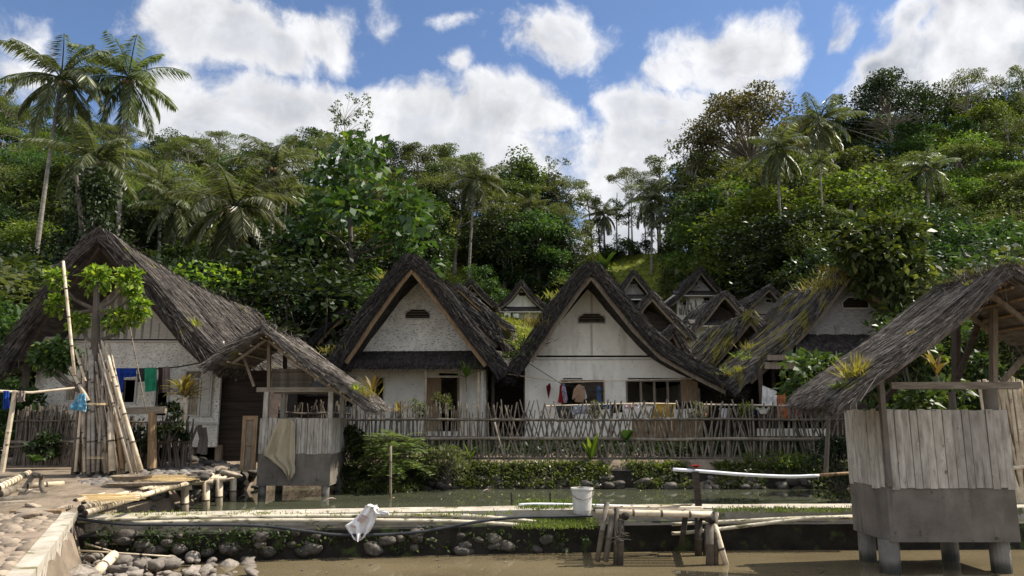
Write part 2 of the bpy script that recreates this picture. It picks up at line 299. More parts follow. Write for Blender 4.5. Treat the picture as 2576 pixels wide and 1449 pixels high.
m.build('ground', mt, org=(0, 0, 0), smooth=True, kind='structure', label='earth and grassy terraced hillside rising behind the village')
# ------------------------------------------------------------------ water
def water(name, poly, z, base, label, rough=.06, bscale=1.1, bst=.05):
    m, nt, b, out = newmat(name + '_surface'); L = nt.links.new
    r = ramp(nt, [(.3, tuple(x * .66 for x in base)), (.7, base)]); L(nz(nt, coords(nt, (.5, 1.2, 1)), .7, 4), r.inputs[0]); L(r.outputs[0], b.inputs['Base Color'])
    b.inputs['Roughness'].default_value = rough; b.inputs['IOR'].default_value = 1.33
    bp = N(nt, 'ShaderNodeBump'); bp.inputs['Strength'].default_value = bst; bp.inputs['Distance'].default_value = .02
    L(nz(nt, coords(nt, (1, 2.2, 1)), bscale, 1.5), bp.inputs['Height']); L(bp.outputs[0], b.inputs['Normal'])
    mb = MB(); mb.add([(x, y, z) for x, y in poly], [tuple(range(len(poly)))]); return mb.build(name, m, org=(0, 0, z), kind='structure', label=label)
water('front_pond_water', [(-1.9, 1.4), (16, 1.4), (16, 12.9), (9, 12.75), (3, 12.6), (0, 12.35), (-3, 11.95), (-7.2, 11.2), (-6.5, 11.0), (-4.4, 6.88), (-3.2, 4.3)], 0, (.152, .121, .070), 'murky brown water of the front fish pond', rough=.04, bst=.16)
water('back_pond_water', [(-7.4, 11.3), (-3, 12.1), (0, 12.6), (9, 12.9), (16, 13), (16, 20.2), (-7.4, 20.2)], .3, (.07, .075, .047), 'greenish brown still water of the rear pond', rough=.02, bst=.08, bscale=1.6)
# ------------------------------------------------------------------ foliage generators
def nrm(a): return a / np.maximum(np.linalg.norm(a, axis=-1, keepdims=True), 1e-9)
def leaf_quads(p, d, L, W, rng, fold=.12, flat=.5):
    n = len(p); L = np.broadcast_to(np.asarray(L, float), (n,))[:, None] * rng.uniform(.7, 1.3, (n, 1)); W = np.broadcast_to(np.asarray(W, float), (n,))[:, None] * rng.uniform(.75, 1.25, (n, 1))
    d = nrm(d); up = np.array([0, 0, 1.0]) + rng.normal(0, flat, (n, 3)); s = nrm(np.cross(d, up)); nn = np.cross(s, d)
    mid = p + d * L * .45; return np.stack([p, mid + s * W / 2 + nn * L * fold, p + d * L, mid - s * W / 2 + nn * L * fold], 1).reshape(-1, 3)
def clump_leaves(c, r, sq, n, L, W, rng, droop=.25, up=.3, flat=.5):
    q = rng.normal(0, 1, (n, 3)); q[:, 2] += up; q = nrm(q); rad = r * rng.uniform(0, 1, (n, 1)) ** .42
    p = np.asarray(c) + q * rad * np.array([1, 1, sq]); d = q * .8 + rng.normal(0, .55, (n, 3)); d[:, 2] -= droop
    return leaf_quads(p, d, L, W, rng, flat=flat)
def limb(mb, a, b, r0, r1, rng, n=5, bow=.12):
    a, b = V(a), V(b); L = (b - a).length; o = V(rng.normal(0, bow, 3)) * L + V((0, 0, bow * .8 * L))
    pts = [a.lerp(b, t) + o * (4 * t * (1 - t)) * .5 for t in np.linspace(0, 1, 5)]; mb.tube(pts, list(np.linspace(r0, r1, 5)), n, False)
def tree_proto(kind, seed):
    rng = np.random.default_rng(seed); mb = MB(); q = []; C = []
    def trunk(h, r, lean=.3):
        t = rng.normal(0, lean, 2); pts = [V((t[0] * s * s, t[1] * s * s, h * s)) for s in np.linspace(0, 1, 6)]
        mb.tube(pts, [r * (1.25 if s == 0 else 1 - .6 * s) for s in np.linspace(0, 1, 6)], 7, False); return pts
    def add(c, r, sq, n, L, W, tp=None, lr=.05, **k):
        q.append(clump_leaves(c, r, sq, n, L, W, rng, **k))
        if tp is not None:
            hgt = max(.2, c[2] - .35 * math.hypot(c[0], c[1]) - .5); i = min(range(len(tp)), key=lambda j: abs(tp[j].z - hgt)); limb(mb, tp[i], c, lr, lr * .3, rng)
    if kind in ('broad', 'dense', 'olive', 'yellow'):
        H = 9.5; tp = trunk(7, .2); k = {'broad': 30, 'dense': 36, 'olive': 26, 'yellow': 26}[kind]
        for i in range(k):
            a = rng.uniform(0, 6.28); z = rng.uniform(0, 1); zz = 2.0 + 6.6 * z; rr = 3.1 * math.sqrt(max(.05, 1 - ((z - .42) / .62) ** 2)) * rng.uniform(.35, 1)
            add((rr * math.cos(a), rr * math.sin(a), zz), rng.uniform(.65, 1.3), rng.uniform(.6, .85), 210, .25, .145, tp if i % 2 == 0 else None, .06)
    elif kind == 'umbrella':
        H = 11; tp = trunk(8.5, .16, .5)
        for i in range(22):
            a = rng.uniform(0, 6.28); rr = 4.2 * math.sqrt(rng.uniform(0, 1)); z = 10.4 - .12 * rr * rr + rng.normal(0, .45)
            add((rr * math.cos(a), rr * math.sin(a), z), rng.uniform(.8, 1.3), .3, 230, .24, .09, tp, .05, droop=.1, flat=.25)
    elif kind == 'slender':
        H = 14; tp = trunk(13.3, .17, .35)
        for i in range(24):
            z = rng.uniform(6.5, 13.6); rr = rng.uniform(.3, 2.2) * (1.15 - .5 * (z - 6) / 8); a = rng.uniform(0, 6.28)
            add((rr * math.cos(a), rr * math.sin(a), z), rng.uniform(.55, 1.0), .7, 150, .23, .13, tp, .045)
    elif kind == 'gapper':
        H = 11; tp = trunk(10, .13, .9)
        for i in range(20):
            z = rng.uniform(2.2, 10.8); rr = rng.uniform(.2, 1.9) * (.6 + .4 * z / 11); a = rng.uniform(0, 6.28)
            add((rr * math.cos(a) + tp[5].x * (z / 10) ** 2, rr * math.sin(a), z), rng.uniform(.35, .8), .65, 70, .24, .14, tp, .035)
    elif kind == 'sparse':
        H = 11; tp = trunk(8, .11, .4)
        for i in range(26):
            z = rng.uniform(5.5, 11); rr = rng.uniform(.6, 2.6); a = rng.uniform(0, 6.28)
            add((rr * math.cos(a), rr * math.sin(a), z), rng.uniform(.3, .6), .6, 34, .3, .17, tp, .035)
    elif kind == 'vine':
        H = 10; tp = trunk(9, .2, .4)
        for i in range(30):
            z = rng.uniform(.8, 9.4); rr = rng.uniform(.2, 1.7) * (1 - .25 * z / 10); a = rng.uniform(0, 6.28)
            add((rr * math.cos(a), rr * math.sin(a), z), rng.uniform(.6, 1.0), 1.25, 200, .22, .14, None, droop=.9)
    elif kind == 'bamboo':
        H = 9
        for i in range(26):
            a = rng.uniform(0, 6.28); b0 = V((.6 * math.cos(a), .6 * math.sin(a), 0)) * rng.uniform(.2, 1); h = rng.uniform(6, 9.2); out = rng.uniform(.8, 3.2)
            pts = [b0 + V((math.cos(a) * out * s ** 2.4, math.sin(a) * out * s ** 2.4, h * (s - .22 * s ** 4))) for s in np.linspace(0, 1, 8)]
            mb.tube(pts, list(np.linspace(.05, .012, 8)), 5, False)
            for s in np.linspace(.3, 1, 13):
                j = min(6, int(s * 7)); p = pts[j].lerp(pts[j + 1], s * 7 - j) if j < 7 else pts[7]
                n = 26; pp = np.array(p) + rng.normal(0, .38, (n, 3)); d = rng.normal(0, .6, (n, 3)); d[:, 2] -= .7; q.append(leaf_quads(pp, d, .36, .075, rng))
    elif kind == 'bigleaf':
        H = 9; tp = trunk(8, .16)
        for i in range(62):
            z = rng.uniform(.9, 8.8); rr = 2.9 * math.sqrt(max(.04, 1 - ((z - 3.6) / 5.6) ** 2)) * rng.uniform(.45, 1); a = rng.uniform(0, 6.28)
            add((rr * math.cos(a), rr * math.sin(a), z), rng.uniform(.5, .85), .8, 48, .40, .27, tp if i % 2 == 0 else None, .05, droop=.35)
    elif kind == 'round':
        H = 15; tp = trunk(8.5, .34, .3)
        for i in range(88):
            a = rng.uniform(0, 6.28); e = math.asin(rng.uniform(-.12, 1)); R = rng.uniform(3.9, 5.6)
            add((R * math.cos(e) * math.cos(a), R * math.cos(e) * math.sin(a), 8.6 + R * 1.08 * math.sin(e)), rng.uniform(.7, 1.15), .7, 150, .25, .15, tp, .09)
    elif kind == 'rounddense':
        H = 14; tp = trunk(9.5, .34, .3)
        for i in range(70):
            a = rng.uniform(0, 6.28); e = math.asin(rng.uniform(-.3, 1)); R = 5.0 * rng.uniform(.55, 1)
            add((R * 1.05 * math.cos(e) * math.cos(a), R * 1.05 * math.cos(e) * math.sin(a), 8.9 + R * math.sin(e)), rng.uniform(.8, 1.2), .7, 190, .25, .15, tp, .09)
    elif kind == 'thicket':
        H = 6; mb.tube([(0, 0, 0), (.1, 0, 3)], [.12, .05], 5, False)
        for i in range(44):
            a = rng.uniform(0, 6.28); z = rng.uniform(.2, 5.4); rr = 2.6 * math.sqrt(max(.05, 1 - (z / 6) ** 2)) * rng.uniform(.35, 1); c = (rr * math.cos(a), rr * math.sin(a), z)
            add(c, rng.uniform(.5, .95), .8, 110, .24, .14); limb(mb, (0, 0, .3), c, .04, .01, rng, 4)
    elif kind == 'bush':
        H = 3.2; mb.tube([(0, 0, 0), (.1, 0, 1.2)], [.07, .03], 5, False)
        for i in range(20):
            a = rng.uniform(0, 6.28); z = rng.uniform(.2, 2.7); rr = 1.7 * math.sqrt(max(.05, 1 - (z / 3.1) ** 2)) * rng.uniform(.3, 1); c = (rr * math.cos(a), rr * math.sin(a), z)
            add(c, rng.uniform(.45, .75), .8, 120, .22, .13)
            limb(mb, (0, 0, .2), c, .03, .01, rng, 4)
    v = np.concatenate(q); return mb, v, H
PM = {'broad': ('lf_mid', 'bark'), 'dense': ('lf_dark', 'bark'), 'olive': ('lf_olive', 'bark'), 'yellow': ('lf_yel', 'bark'), 'umbrella': ('lf_feather', 'barkpale'), 'slender': ('lf_olive', 'barkpale'), 'sparse': ('lf_feather', 'barkpale'),
      'vine': ('lf_dark', 'bark'), 'bamboo': ('lf_feather', 'bambgrey'), 'bigleaf': ('lf_gloss', 'bark'), 'round': ('lf_brown', 'barkpale'), 'rounddense': ('lf_dark', 'barkpale'), 'bush': ('lf_mid', 'bark'), 'thicket': ('lf_mid', 'bark'), 'gapper': ('lf_olive', 'bark')}
PROTO = {}
def proto(kind, k, mat=None):
    key = (kind, k, mat)
    if key not in PROTO:
        mb, v, H = tree_proto(kind, 100 + k * 17 + sum(map(ord, kind))); lm, bm = PM[kind]
        me = bpy.data.meshes.new('trunk'); me.from_pydata(mb.v, [], mb.f); me.materials.append(K[bm]); me.polygons.foreach_set('use_smooth', [True] * len(me.polygons))
        PROTO[key] = (me, quads_mesh('crown', v, K[mat or lm]), H)
    return PROTO[key]
TREES = []
NVAR = {'broad': 3, 'dense': 2, 'olive': 2, 'yellow': 2, 'umbrella': 2, 'slender': 2, 'sparse': 2, 'vine': 2, 'bamboo': 2, 'bush': 3, 'thicket': 3, 'gapper': 3}
def place_tree(kind, u, vtop, Y, name='tree', wscale=1.0, mat=None, rec=True, label=None, group='trees on the wooded hillside', cat='tree', hmin=2.0, base=None, tilt=None):
    top = P(u, vtop, Y); x, y = top.x, Y; z0 = (hz(x, y) - .15) if base is None else base
    H = max(hmin, top.z - z0); kind = 'thicket' if kind == 'bush' and H > 3.4 else kind; tm, cm, H0 = proto(kind, RD.randrange(NVAR.get(kind, 1)), mat)
    sz = H / H0; w = sz * wscale
    r = thing(name, None, cat, (x, y, z0), group); r.scale = (w, w, sz); r.rotation_euler = (tilt[0] if tilt else 0, tilt[1] if tilt else 0, RD.uniform(0, 6.28))
    link('trunk', tm, r); link('crown', cm, r)
    if label: r['label'] = label
    elif rec: TREES.append((r, kind, mat, u, vtop, Y))
    return r
# palms
def palm_crown(seed, nf=22, L=4.4, e_hi=82, e_lo=-62, ll=1.15, lw=.085, nl=64, stiff=0, hang=.75):
    rng = np.random.default_rng(seed); q = []; mb = MB()
    for i in range(nf):
        e0 = math.radians(lerp(e_hi, e_lo, (i / (nf - 1)) ** 1.05) + rng.normal(0, 5)); a = i * 2.39996 + rng.normal(0, .15); l = L * rng.uniform(.85, 1.08) * (.8 if i < 3 else 1)
        bend = math.radians(rng.uniform(45, 85)) * (1 - stiff); ca, sa = math.cos(a), math.sin(a); pts = [V((0, 0, 0))]; ds = []; n = 14
        for k in range(n):
            e = e0 - bend * ((k + .5) / n) ** 1.2; e = max(e, -1.45); d = V((ca * math.cos(e), sa * math.cos(e), math.sin(e))); ds.append(d); pts.append(pts[-1] + d * (l / n))
        mb.tube(pts[::2] + [pts[-1]], list(np.linspace(.055, .012, len(pts[::2]) + 1)), 4, False)
        side = V((-sa, ca, 0)); pp = []; dd = []; LL = []
        for k in range(nl):
            s = .14 + .86 * (k + .5) / nl; j = min(n - 1, int(s * n)); p = pts[j].lerp(pts[j + 1], s * n - j); d = ds[j]; f = math.sin(min(1, (1.12 - s) / .55) * 1.57) * min(1, .35 + s * 2.2)
            for sg in (-1, 1):
                dn = hang * rng.uniform(.7, 1.3); pp.append(p); dd.append(side * sg * .8 + d * .62 + V((0, 0, -dn))); LL.append(ll * f)
        pp = np.array([tuple(x) for x in pp]); dd = np.array([tuple(x) for x in dd]); q.append(leaf_quads(pp, dd, np.array(LL), lw, rng, fold=.02, flat=.35))
    v = np.concatenate(q); me = quads_mesh('crown', v, K['lf_palm'])
    rm = bpy.data.meshes.new('frond_ribs'); rm.from_pydata(mb.v, [], mb.f); rm.materials.append(K['lf_olive']); return me, rm
PALMC = [palm_crown(s) for s in (11, 12, 13)]; ARECA = palm_crown(31, 11, 2.3, 75, -25, .75, .11, 16, .25, .35)
def palm(u, v, rpx, Y, ub, k, label, name='coconut_palm', group='coconut palms on the hillside', areca=False, vb=None, tr=.16):
    c = P(u, v, Y); r = pxm(rpx, Y); yb = Y + .4; xb = P(ub, vb or 700, yb).x; zb = hz(xb, yb) - .2
    if vb: zb = min(zb, P(ub, vb, yb).z)
    t = thing(name, label, 'palm tree', (xb, yb, zb), group); b = V((xb, yb, zb)); mb = MB(); bow = V(((xb - c.x) * .25, 0, 0))
    pts = [b.lerp(c, s) + bow * (4 * s * (1 - s)) * (.6 if abs(xb - c.x) > .5 else 0) for s in np.linspace(0, 1, 11)]
    mb.tube(pts, [tr * (1.5 if i == 0 else 1.05 - .045 * i) for i in range(11)], 8); mb.build('trunk', K['palmbark'], t, smooth=True)
    cm, rm = ARECA if areca else PALMC[k % 3]; s = r / (1.9 if areca else 3.15)
    o = link('crown', cm, t); o.location = c - b; o.scale = (s,) * 3; o.rotation_euler = (0, 0, k * 1.7 + .4)
    o2 = link('frond_ribs', rm, t); o2.location = c - b; o2.scale = (s,) * 3; o2.rotation_euler = (0, 0, k * 1.7 + .4)
    if not areca and Y < 60:
        for q in range(6):
            n_ = MB(); a = q * 1.05; cc = c + V((.3 * math.cos(a), .3 * math.sin(a), -.35 - .1 * (q % 2))); n_.tube([cc + V((0, 0, z)) for z in (-.17, -.1, 0, .1, .17)], [.04, .12, .15, .12, .04], 8); n_.build('coconut', K['woodw'], t, smooth=True)
    return t
# generic plant pieces
def blades(pos, n, L, W, rng, spread=.15, up=1.2, base=.06):
    p = np.asarray(pos) + rng.normal(0, base, (n, 3)) * np.array([1, 1, .2]); d = rng.normal(0, spread * 3, (n, 3)); d[:, 2] = up * rng.uniform(.6, 1.2, n); return leaf_quads(p, d, L, W, rng, fold=.02)
def curved_leaf(mb, base, az, el, L, W, bend=1.0, n=6, fold=.15, mi=0):
    ca, sa = math.cos(az), math.sin(az); p = V(base); side = V((-sa, ca, 0)); vs = []
    for k in range(n + 1):
        s = k / n; e = el - bend * s * s; w = W * math.sin(min(1, s * 1.0 + .06) * math.pi * .97) ** .7 * .5 if k < n else .004
        nv = V((-ca * math.sin(e), -sa * math.sin(e), math.cos(e)))
        vs += [p + side * w + nv * w * fold * 2, p, p - side * w + nv * w * fold * 2]; p = p + V((ca * math.cos(e), sa * math.cos(e), math.sin(e))) * (L / n)
    fs = []
    for k in range(n):
        for j in (0, 1): fs.append((k * 3 + j, k * 3 + j + 1, k * 3 + j + 4, k * 3 + j + 3))
    mb.add(vs, fs, mi)
def leafy_plant(name, pos, n, L, W, mat, label, cat='plant', el=(.3, 1.3), bend=1.1, stem=None, group=None, r0=.03, rng=RD, stem_mat='bambgrey'):
    pos = V(pos); t = thing(name, label, cat, pos, group); mb = MB(); top = pos + V((0, 0, stem or 0))
    for i in range(n): curved_leaf(mb, top + V((0, 0, -.25 * (stem or 0) * rng.random())), i * 2.4 + rng.uniform(-.3, .3), rng.uniform(*el), L * rng.uniform(.7, 1.15), W * rng.uniform(.8, 1.15), bend * rng.uniform(.6, 1.3))
    mb.build('foliage', K[mat], t, smooth=True)
    if stem: s = MB(); s.tube([pos, pos + V((.02, 0, stem * .5)), top], [r0, r0 * .9, r0 * .7], 7); s.build('stem', K[stem_mat], t)
    return t
def shrub(name, c, rx, rz, nclump, n, L, W, mat, label, seed, cat='shrub', group=None, stems=True, fill=1.0, droop=.25, ry=None):
    rng = np.random.default_rng(seed); c = V(c); ry = ry or rx; q = []; mb = MB()
    for i in range(nclump):
        a = rng.uniform(0, 6.28); z = rng.uniform(.12, 1); k = math.sqrt(max(.05, 1 - ((z - .35) / .68) ** 2)) * rng.uniform(.3, 1) * fill
        p = (rx * k * math.cos(a), ry * k * math.sin(a), rz * z * .95); q.append(clump_leaves(p, rx * rng.uniform(.22, .36), .8, n, L, W, rng, droop=droop))
        if stems: limb(mb, (rng.normal(0, .05), rng.normal(0, .05), 0), p, .02, .006, rng, 4)
    t = thing(name, label, cat, c, group); link('foliage', quads_mesh('foliage', np.concatenate(q), K[mat]), t)
    if stems: mb.build('stem', K['bark'], None, org=(0, 0, 0)).parent = t
    return t
# ------------------------------------------------------------------ thatched roofs and houses
def roof_build(t, uv, Yf, L, thick=.38, lean=.35, ns=1500, mat='thatch', sag=.12, w=.035, seed=1, slen=(.35, .9), name='roof', verge=1.0, rough=.05, barge=True, bmat='wood', fringe=1.0, droopback=0.0, world=False):
    rng = np.random.default_rng(seed)
    vs_ = [v for u, v in uv]; v0_, v1_ = min(vs_), max(vs_); pr = np.array([(p.x, p.z) for p in (P(u, v, Yf - lean * ((v1_ - v) / (v1_ - v0_)) ** 2) for u, v in uv)])
    d = np.r_[0, np.cumsum(np.linalg.norm(np.diff(pr, axis=0), axis=1))]; AL = d[-1]; M_ = 41; sq = np.linspace(0, AL, M_)
    X = np.interp(sq, d, pr[:, 0]); Z = np.interp(sq, d, pr[:, 1])
    for _ in range(2):
        X[1:-1] = .25 * X[:-2] + .5 * X[1:-1] + .25 * X[2:]; Z[1:-1] = .25 * Z[:-2] + .5 * Z[1:-1] + .25 * Z[2:]
    tx, tz = np.gradient(X), np.gradient(Z); l = np.hypot(tx, tz); tx /= l; tz /= l; nx, nz_ = -tz, tx
    zm, zM = Z.min(), Z.max(); ia = int(Z.argmax()); sa = ia / (M_ - 1); sp = np.linspace(0, 1, M_)
    I = lambda arr, s: np.interp(np.clip(s, 0, 1), sp, arr)
    def surf(s, tt, off=0.0):
        s = np.asarray(s, float); tt = np.asarray(tt, float); x = I(X, s) + I(nx, s) * off; z = I(Z, s) + I(nz_, s) * off; h = (I(Z, s) - zm) / (zM - zm)
        ex = np.where(s < 0, s, np.where(s > 1, s - 1, 0)) * AL
        x = x + ex * I(tx, s); z = z + ex * I(tz, s) - np.abs(ex) * .25
        y = Yf - lean * h ** 2 * (1 - tt) ** 2 + L * tt + .25 * lean * h ** 2 * tt
        z = z - sag * h * 4 * tt * (1 - tt) - droopback * h * tt
        return np.stack([x, y, z], -1)
    mb = MB(); nu, nv = 46, max(8, int(L / .35)); ph = rng.uniform(0, 9)
    def bumpy(off, amp):
        def f(a, b):
            p = V(surf(a, b, off)); q = mnoise.noise(V((p.x * 1.3 + ph, p.y * 1.3, p.z * 1.3))) * amp + mnoise.noise(V((p.x * 5 + ph, p.y * 5, p.z * 5))) * amp * .6
            return p + V((I(nx, a), 0, I(nz_, a))) * q
        return f
    fo, fi = bumpy(0, rough * 1.6), bumpy(-thick, rough * .5)
    mb.grid(fo, nu, nv); mb.grid(fi, nu, nv); o2 = nu * nv
    for i in range(nu - 1):
        mb.f.append((i, i + 1, o2 + i + 1, o2 + i)); a = (nv - 1) * nu; mb.f.append((a + i, o2 + a + i, o2 + a + i + 1, a + i + 1)); mb.mi += [0, 0]
    for j in range(nv - 1):
        mb.f.append((j * nu, o2 + j * nu, o2 + j * nu + nu, j * nu + nu)); a = nu - 1; mb.f.append((j * nu + a, j * nu + nu + a, o2 + j * nu + nu + a, o2 + j * nu + a)); mb.mi += [0, 0]
    base_v = np.array([tuple(p) for p in mb.v])
    Q = []
    def strands(s, tt, off0, off1, ln, wd, yj, axis='y'):
        sg = np.where(s < sa, -1.0, 1.0); room = np.where(s < sa, s, 1 - s) * AL; ln = np.minimum(ln, np.maximum(room, 0) + rng.uniform(.05, .32, len(s))); s2 = s + sg * ln / AL; a = surf(s, tt, 0); b = surf(s2, tt, 0)
        na = np.stack([I(nx, s), 0 * s, I(nz_, s)], -1); nb = np.stack([I(nx, s2), 0 * s, I(nz_, s2)], -1)
        a = a + na * off0[:, None]; b = b + nb * off1[:, None]; b[:, 1] += yj
        wv = np.zeros_like(a)
        if axis == 'y': wv[:, 1] = 1; wv += na * rng.normal(0, .5, len(s))[:, None]
        else: wv = na + np.stack([0 * s, rng.normal(0, .5, len(s)), 0 * s], -1)
        wv = nrm(wv) * (wd / 2)[:, None]; Q.append(np.stack([a - wv, a + wv, b + wv * .5, b - wv * .5], 1).reshape(-1, 3))
    U = rng.uniform
    n = ns; strands(U(0, 1, n), U(0, 1, n), U(.0, .04, n), U(.01, .085, n), U(*slen, n), w * U(.6, 1.4, n), rng.normal(0, .07, n))
    n = int(ns * .34); tt = U(-.02, .04, n) * (2.5 / L); strands(U(0, 1, n), tt, U(-thick, .03, n), U(-thick, .05, n), U(*slen, n), w * U(.6, 1.4, n), rng.normal(-.05, .09, n), 'n')
    n = int(ns * .13 * fringe); e = np.where(U(0, 1, n) < .5, U(0, .03, n), U(.97, 1, n)); strands(e, U(0, 1, n), U(-thick, .02, n), U(-thick * 1.4, .03, n), U(.2, .7, n), w * U(.6, 1.4, n), rng.normal(0, .06, n))
    n = int(ns * .08); s = sa + rng.normal(0, .03, n); tt = U(-.02, 1, n); p = surf(s, tt, .02); dv = np.stack([rng.normal(0, .5, n), rng.normal(0, .8, n), rng.normal(-.05, .2, n)], -1); dv = nrm(dv) * U(.2, .6, (n, 1)); wv = nrm(np.cross(dv, [0, 0, 1.0])) * w * .4
    Q.append(np.stack([p - wv, p + wv, p + dv + wv * .4, p + dv - wv * .4], 1).reshape(-1, 3))
    q = np.concatenate(Q); b0 = len(base_v); allv = np.concatenate([base_v, q]); me = bpy.data.meshes.new(name)
    o_ = np.array(ORG[t.name]); me.from_pydata((allv - o_).tolist(), [], mb.f + [(b0 + 4 * i, b0 + 4 * i + 1, b0 + 4 * i + 2, b0 + 4 * i + 3) for i in range(len(q) // 4)]); me.materials.append(K[mat]); me.update()
    r = link(name, me, t)
    if barge:
        for lo, hi in ((.03, sa - .035), (sa + .035, .97)):
            b = MB(); k = [V(surf(s, 0, -thick - .06)) + V((0, .12, 0)) for s in np.linspace(lo, hi, 6)]
            for p, q_ in zip(k, k[1:]): b.beam(p, q_, .05, .13)
            b.build('bargeboard', K[bmat], t)
    return surf, sa, (zm, zM)
def wallholes(mb, x0, x1, z0, z1, Y, t, holes):
    X = sorted({x0, x1, *[min(max(h[i], x0), x1) for h in holes for i in (0, 1)]}); Zs = sorted({z0, z1, *[min(max(h[i], z0), z1) for h in holes for i in (2, 3)]})
    for a, b in zip(X, X[1:]):
        for c, d in zip(Zs, Zs[1:]):
            mx, mz = (a + b) / 2, (c + d) / 2
            if any(h[0] < mx < h[1] and h[2] < mz < h[3] for h in holes): continue
            for y, fl in ((Y, False), (Y + t, True)):
                q = [(a, y, c), (b, y, c), (b, y, d), (a, y, d)]; mb.add(q if not fl else q[::-1], [(0, 1, 2, 3)])
    for h in holes:
        a, b, c, d = h; mb.add([(a, Y, c), (a, Y, d), (b, Y, d), (b, Y, c), (a, Y + t, c), (a, Y + t, d), (b, Y + t, d), (b, Y + t, c)], [(0, 1, 5, 4), (1, 2, 6, 5), (2, 3, 7, 6), (3, 0, 4, 7)])
    mb.add([(x0, Y, z0), (x0, Y, z1), (x0, Y + t, z1), (x0, Y + t, z0), (x1, Y, z0), (x1, Y, z1), (x1, Y + t, z1), (x1, Y + t, z0)], [(0, 3, 2, 1), (4, 5, 6, 7), (1, 2, 6, 5), (0, 4, 7, 3)])
def uvrect(u0, u1, v0, v1, Y):
    a, b = P(u0, v1, Y), P(u1, v0, Y); return (a.x, b.x, a.z, b.z)
def boxr(mb, r, Y, t, mi=0): mb.box(((r[0] + r[1]) / 2, Y + t / 2, (r[2] + r[3]) / 2), (r[1] - r[0], t, r[3] - r[2]), None, mi)
def shell(t, x0, x1, z0, z1, Y, D, mat, name='side_wall'):
    for x in (x0 + .04, x1 - .04):
        b = MB(); b.box((x, Y + D / 2 + .05, (z0 + z1) / 2), (.08, D - .1, z1 - z0 - .01)); b.build(name, K[mat], t)
    b = MB(); b.box(((x0 + x1) / 2, Y + D, (z0 + z1) / 2), (x1 - x0, .08, z1 - z0)); b.build('rear_wall', K[mat], t)
    b = MB(); b.box(((x0 + x1) / 2, Y + D / 2, z0 + .03), (x1 - x0 - .2, D - .12, .06)); b.build('floor_deck', K['darkwood'], t)
def vent(t, u, v, wpx, hpx, Y, slats=3, cut=.22, mat='batten', shape='hex', shut=False):
    c = P(u, v, Y); w, h = pxm(wpx, Y), pxm(hpx, Y); m = MB(); k = cut * w
    out = [(-w / 2, -h / 2), (w / 2, -h / 2), (w / 2, h * .05), (w / 2 - k, h / 2), (-w / 2 + k, h / 2), (-w / 2, h * .05)] if shape == 'hex' else [(-w / 2 + k, -h / 2), (w / 2 - k, -h / 2), (w / 2, h / 2), (-w / 2, h / 2)] if shape == 'trap' else [(-w / 2, -h * .3), (-w * .3, -h / 2), (w * .3, -h / 2), (w / 2, -h * .3), (w / 2, h * .3), (w * .35, h / 2), (-w * .35, h / 2), (-w / 2, h * .3)]
    m.prism([c + V((x, -.02, z)) for x, z in out], [c + V((x, .005, z)) for x, z in out]); o = m.build('vent_dark_panel', K['hole'], t)  # solid panel, the vent's inner darkness put into its colour
    m = MB(); n = len(out)
    for i in range(n):
        a, b = out[i], out[(i + 1) % n]; m.beam(c + V((a[0], -.03, a[1])), c + V((b[0], -.03, b[1])), .03, .035)
    m.build('vent_frame', K[mat], o)
    for i in range(slats):
        m = MB(); z = -h / 2 + h * (i + .8) / (slats + .9); m.box(c + V((0, -.035, z)), (w * .97, .02, h * .07)); m.build('vent_slat', K['bambgrey'], o)
HGRP = 'thatched houses of the village'
def gable_poly(surf, sa, zb, Y, thick, inset=.12, capoff=None):
    ss_ = np.linspace(0, 1, 121); p = surf(ss_, np.zeros(121), -thick - inset); L_ = [q for q, s in zip(p, ss_) if s < sa and q[2] >= zb]; R_ = [q for q, s in zip(p, ss_) if s > sa and q[2] >= zb]
    zt = min(max(q[2] for q in p), p[int(sa * 120)][2] - (capoff or 0)); pts = [V((L_[0][0], Y, zb))] + [V((q[0], Y, q[2])) for q in L_[::12] if q[2] < zt] + [V((p[int(sa * 120)][0], Y, zt))] + [V((q[0], Y, q[2])) for q in R_[::12][::1] if q[2] < zt] + [V((R_[-1][0], Y, zb))]
    return pts
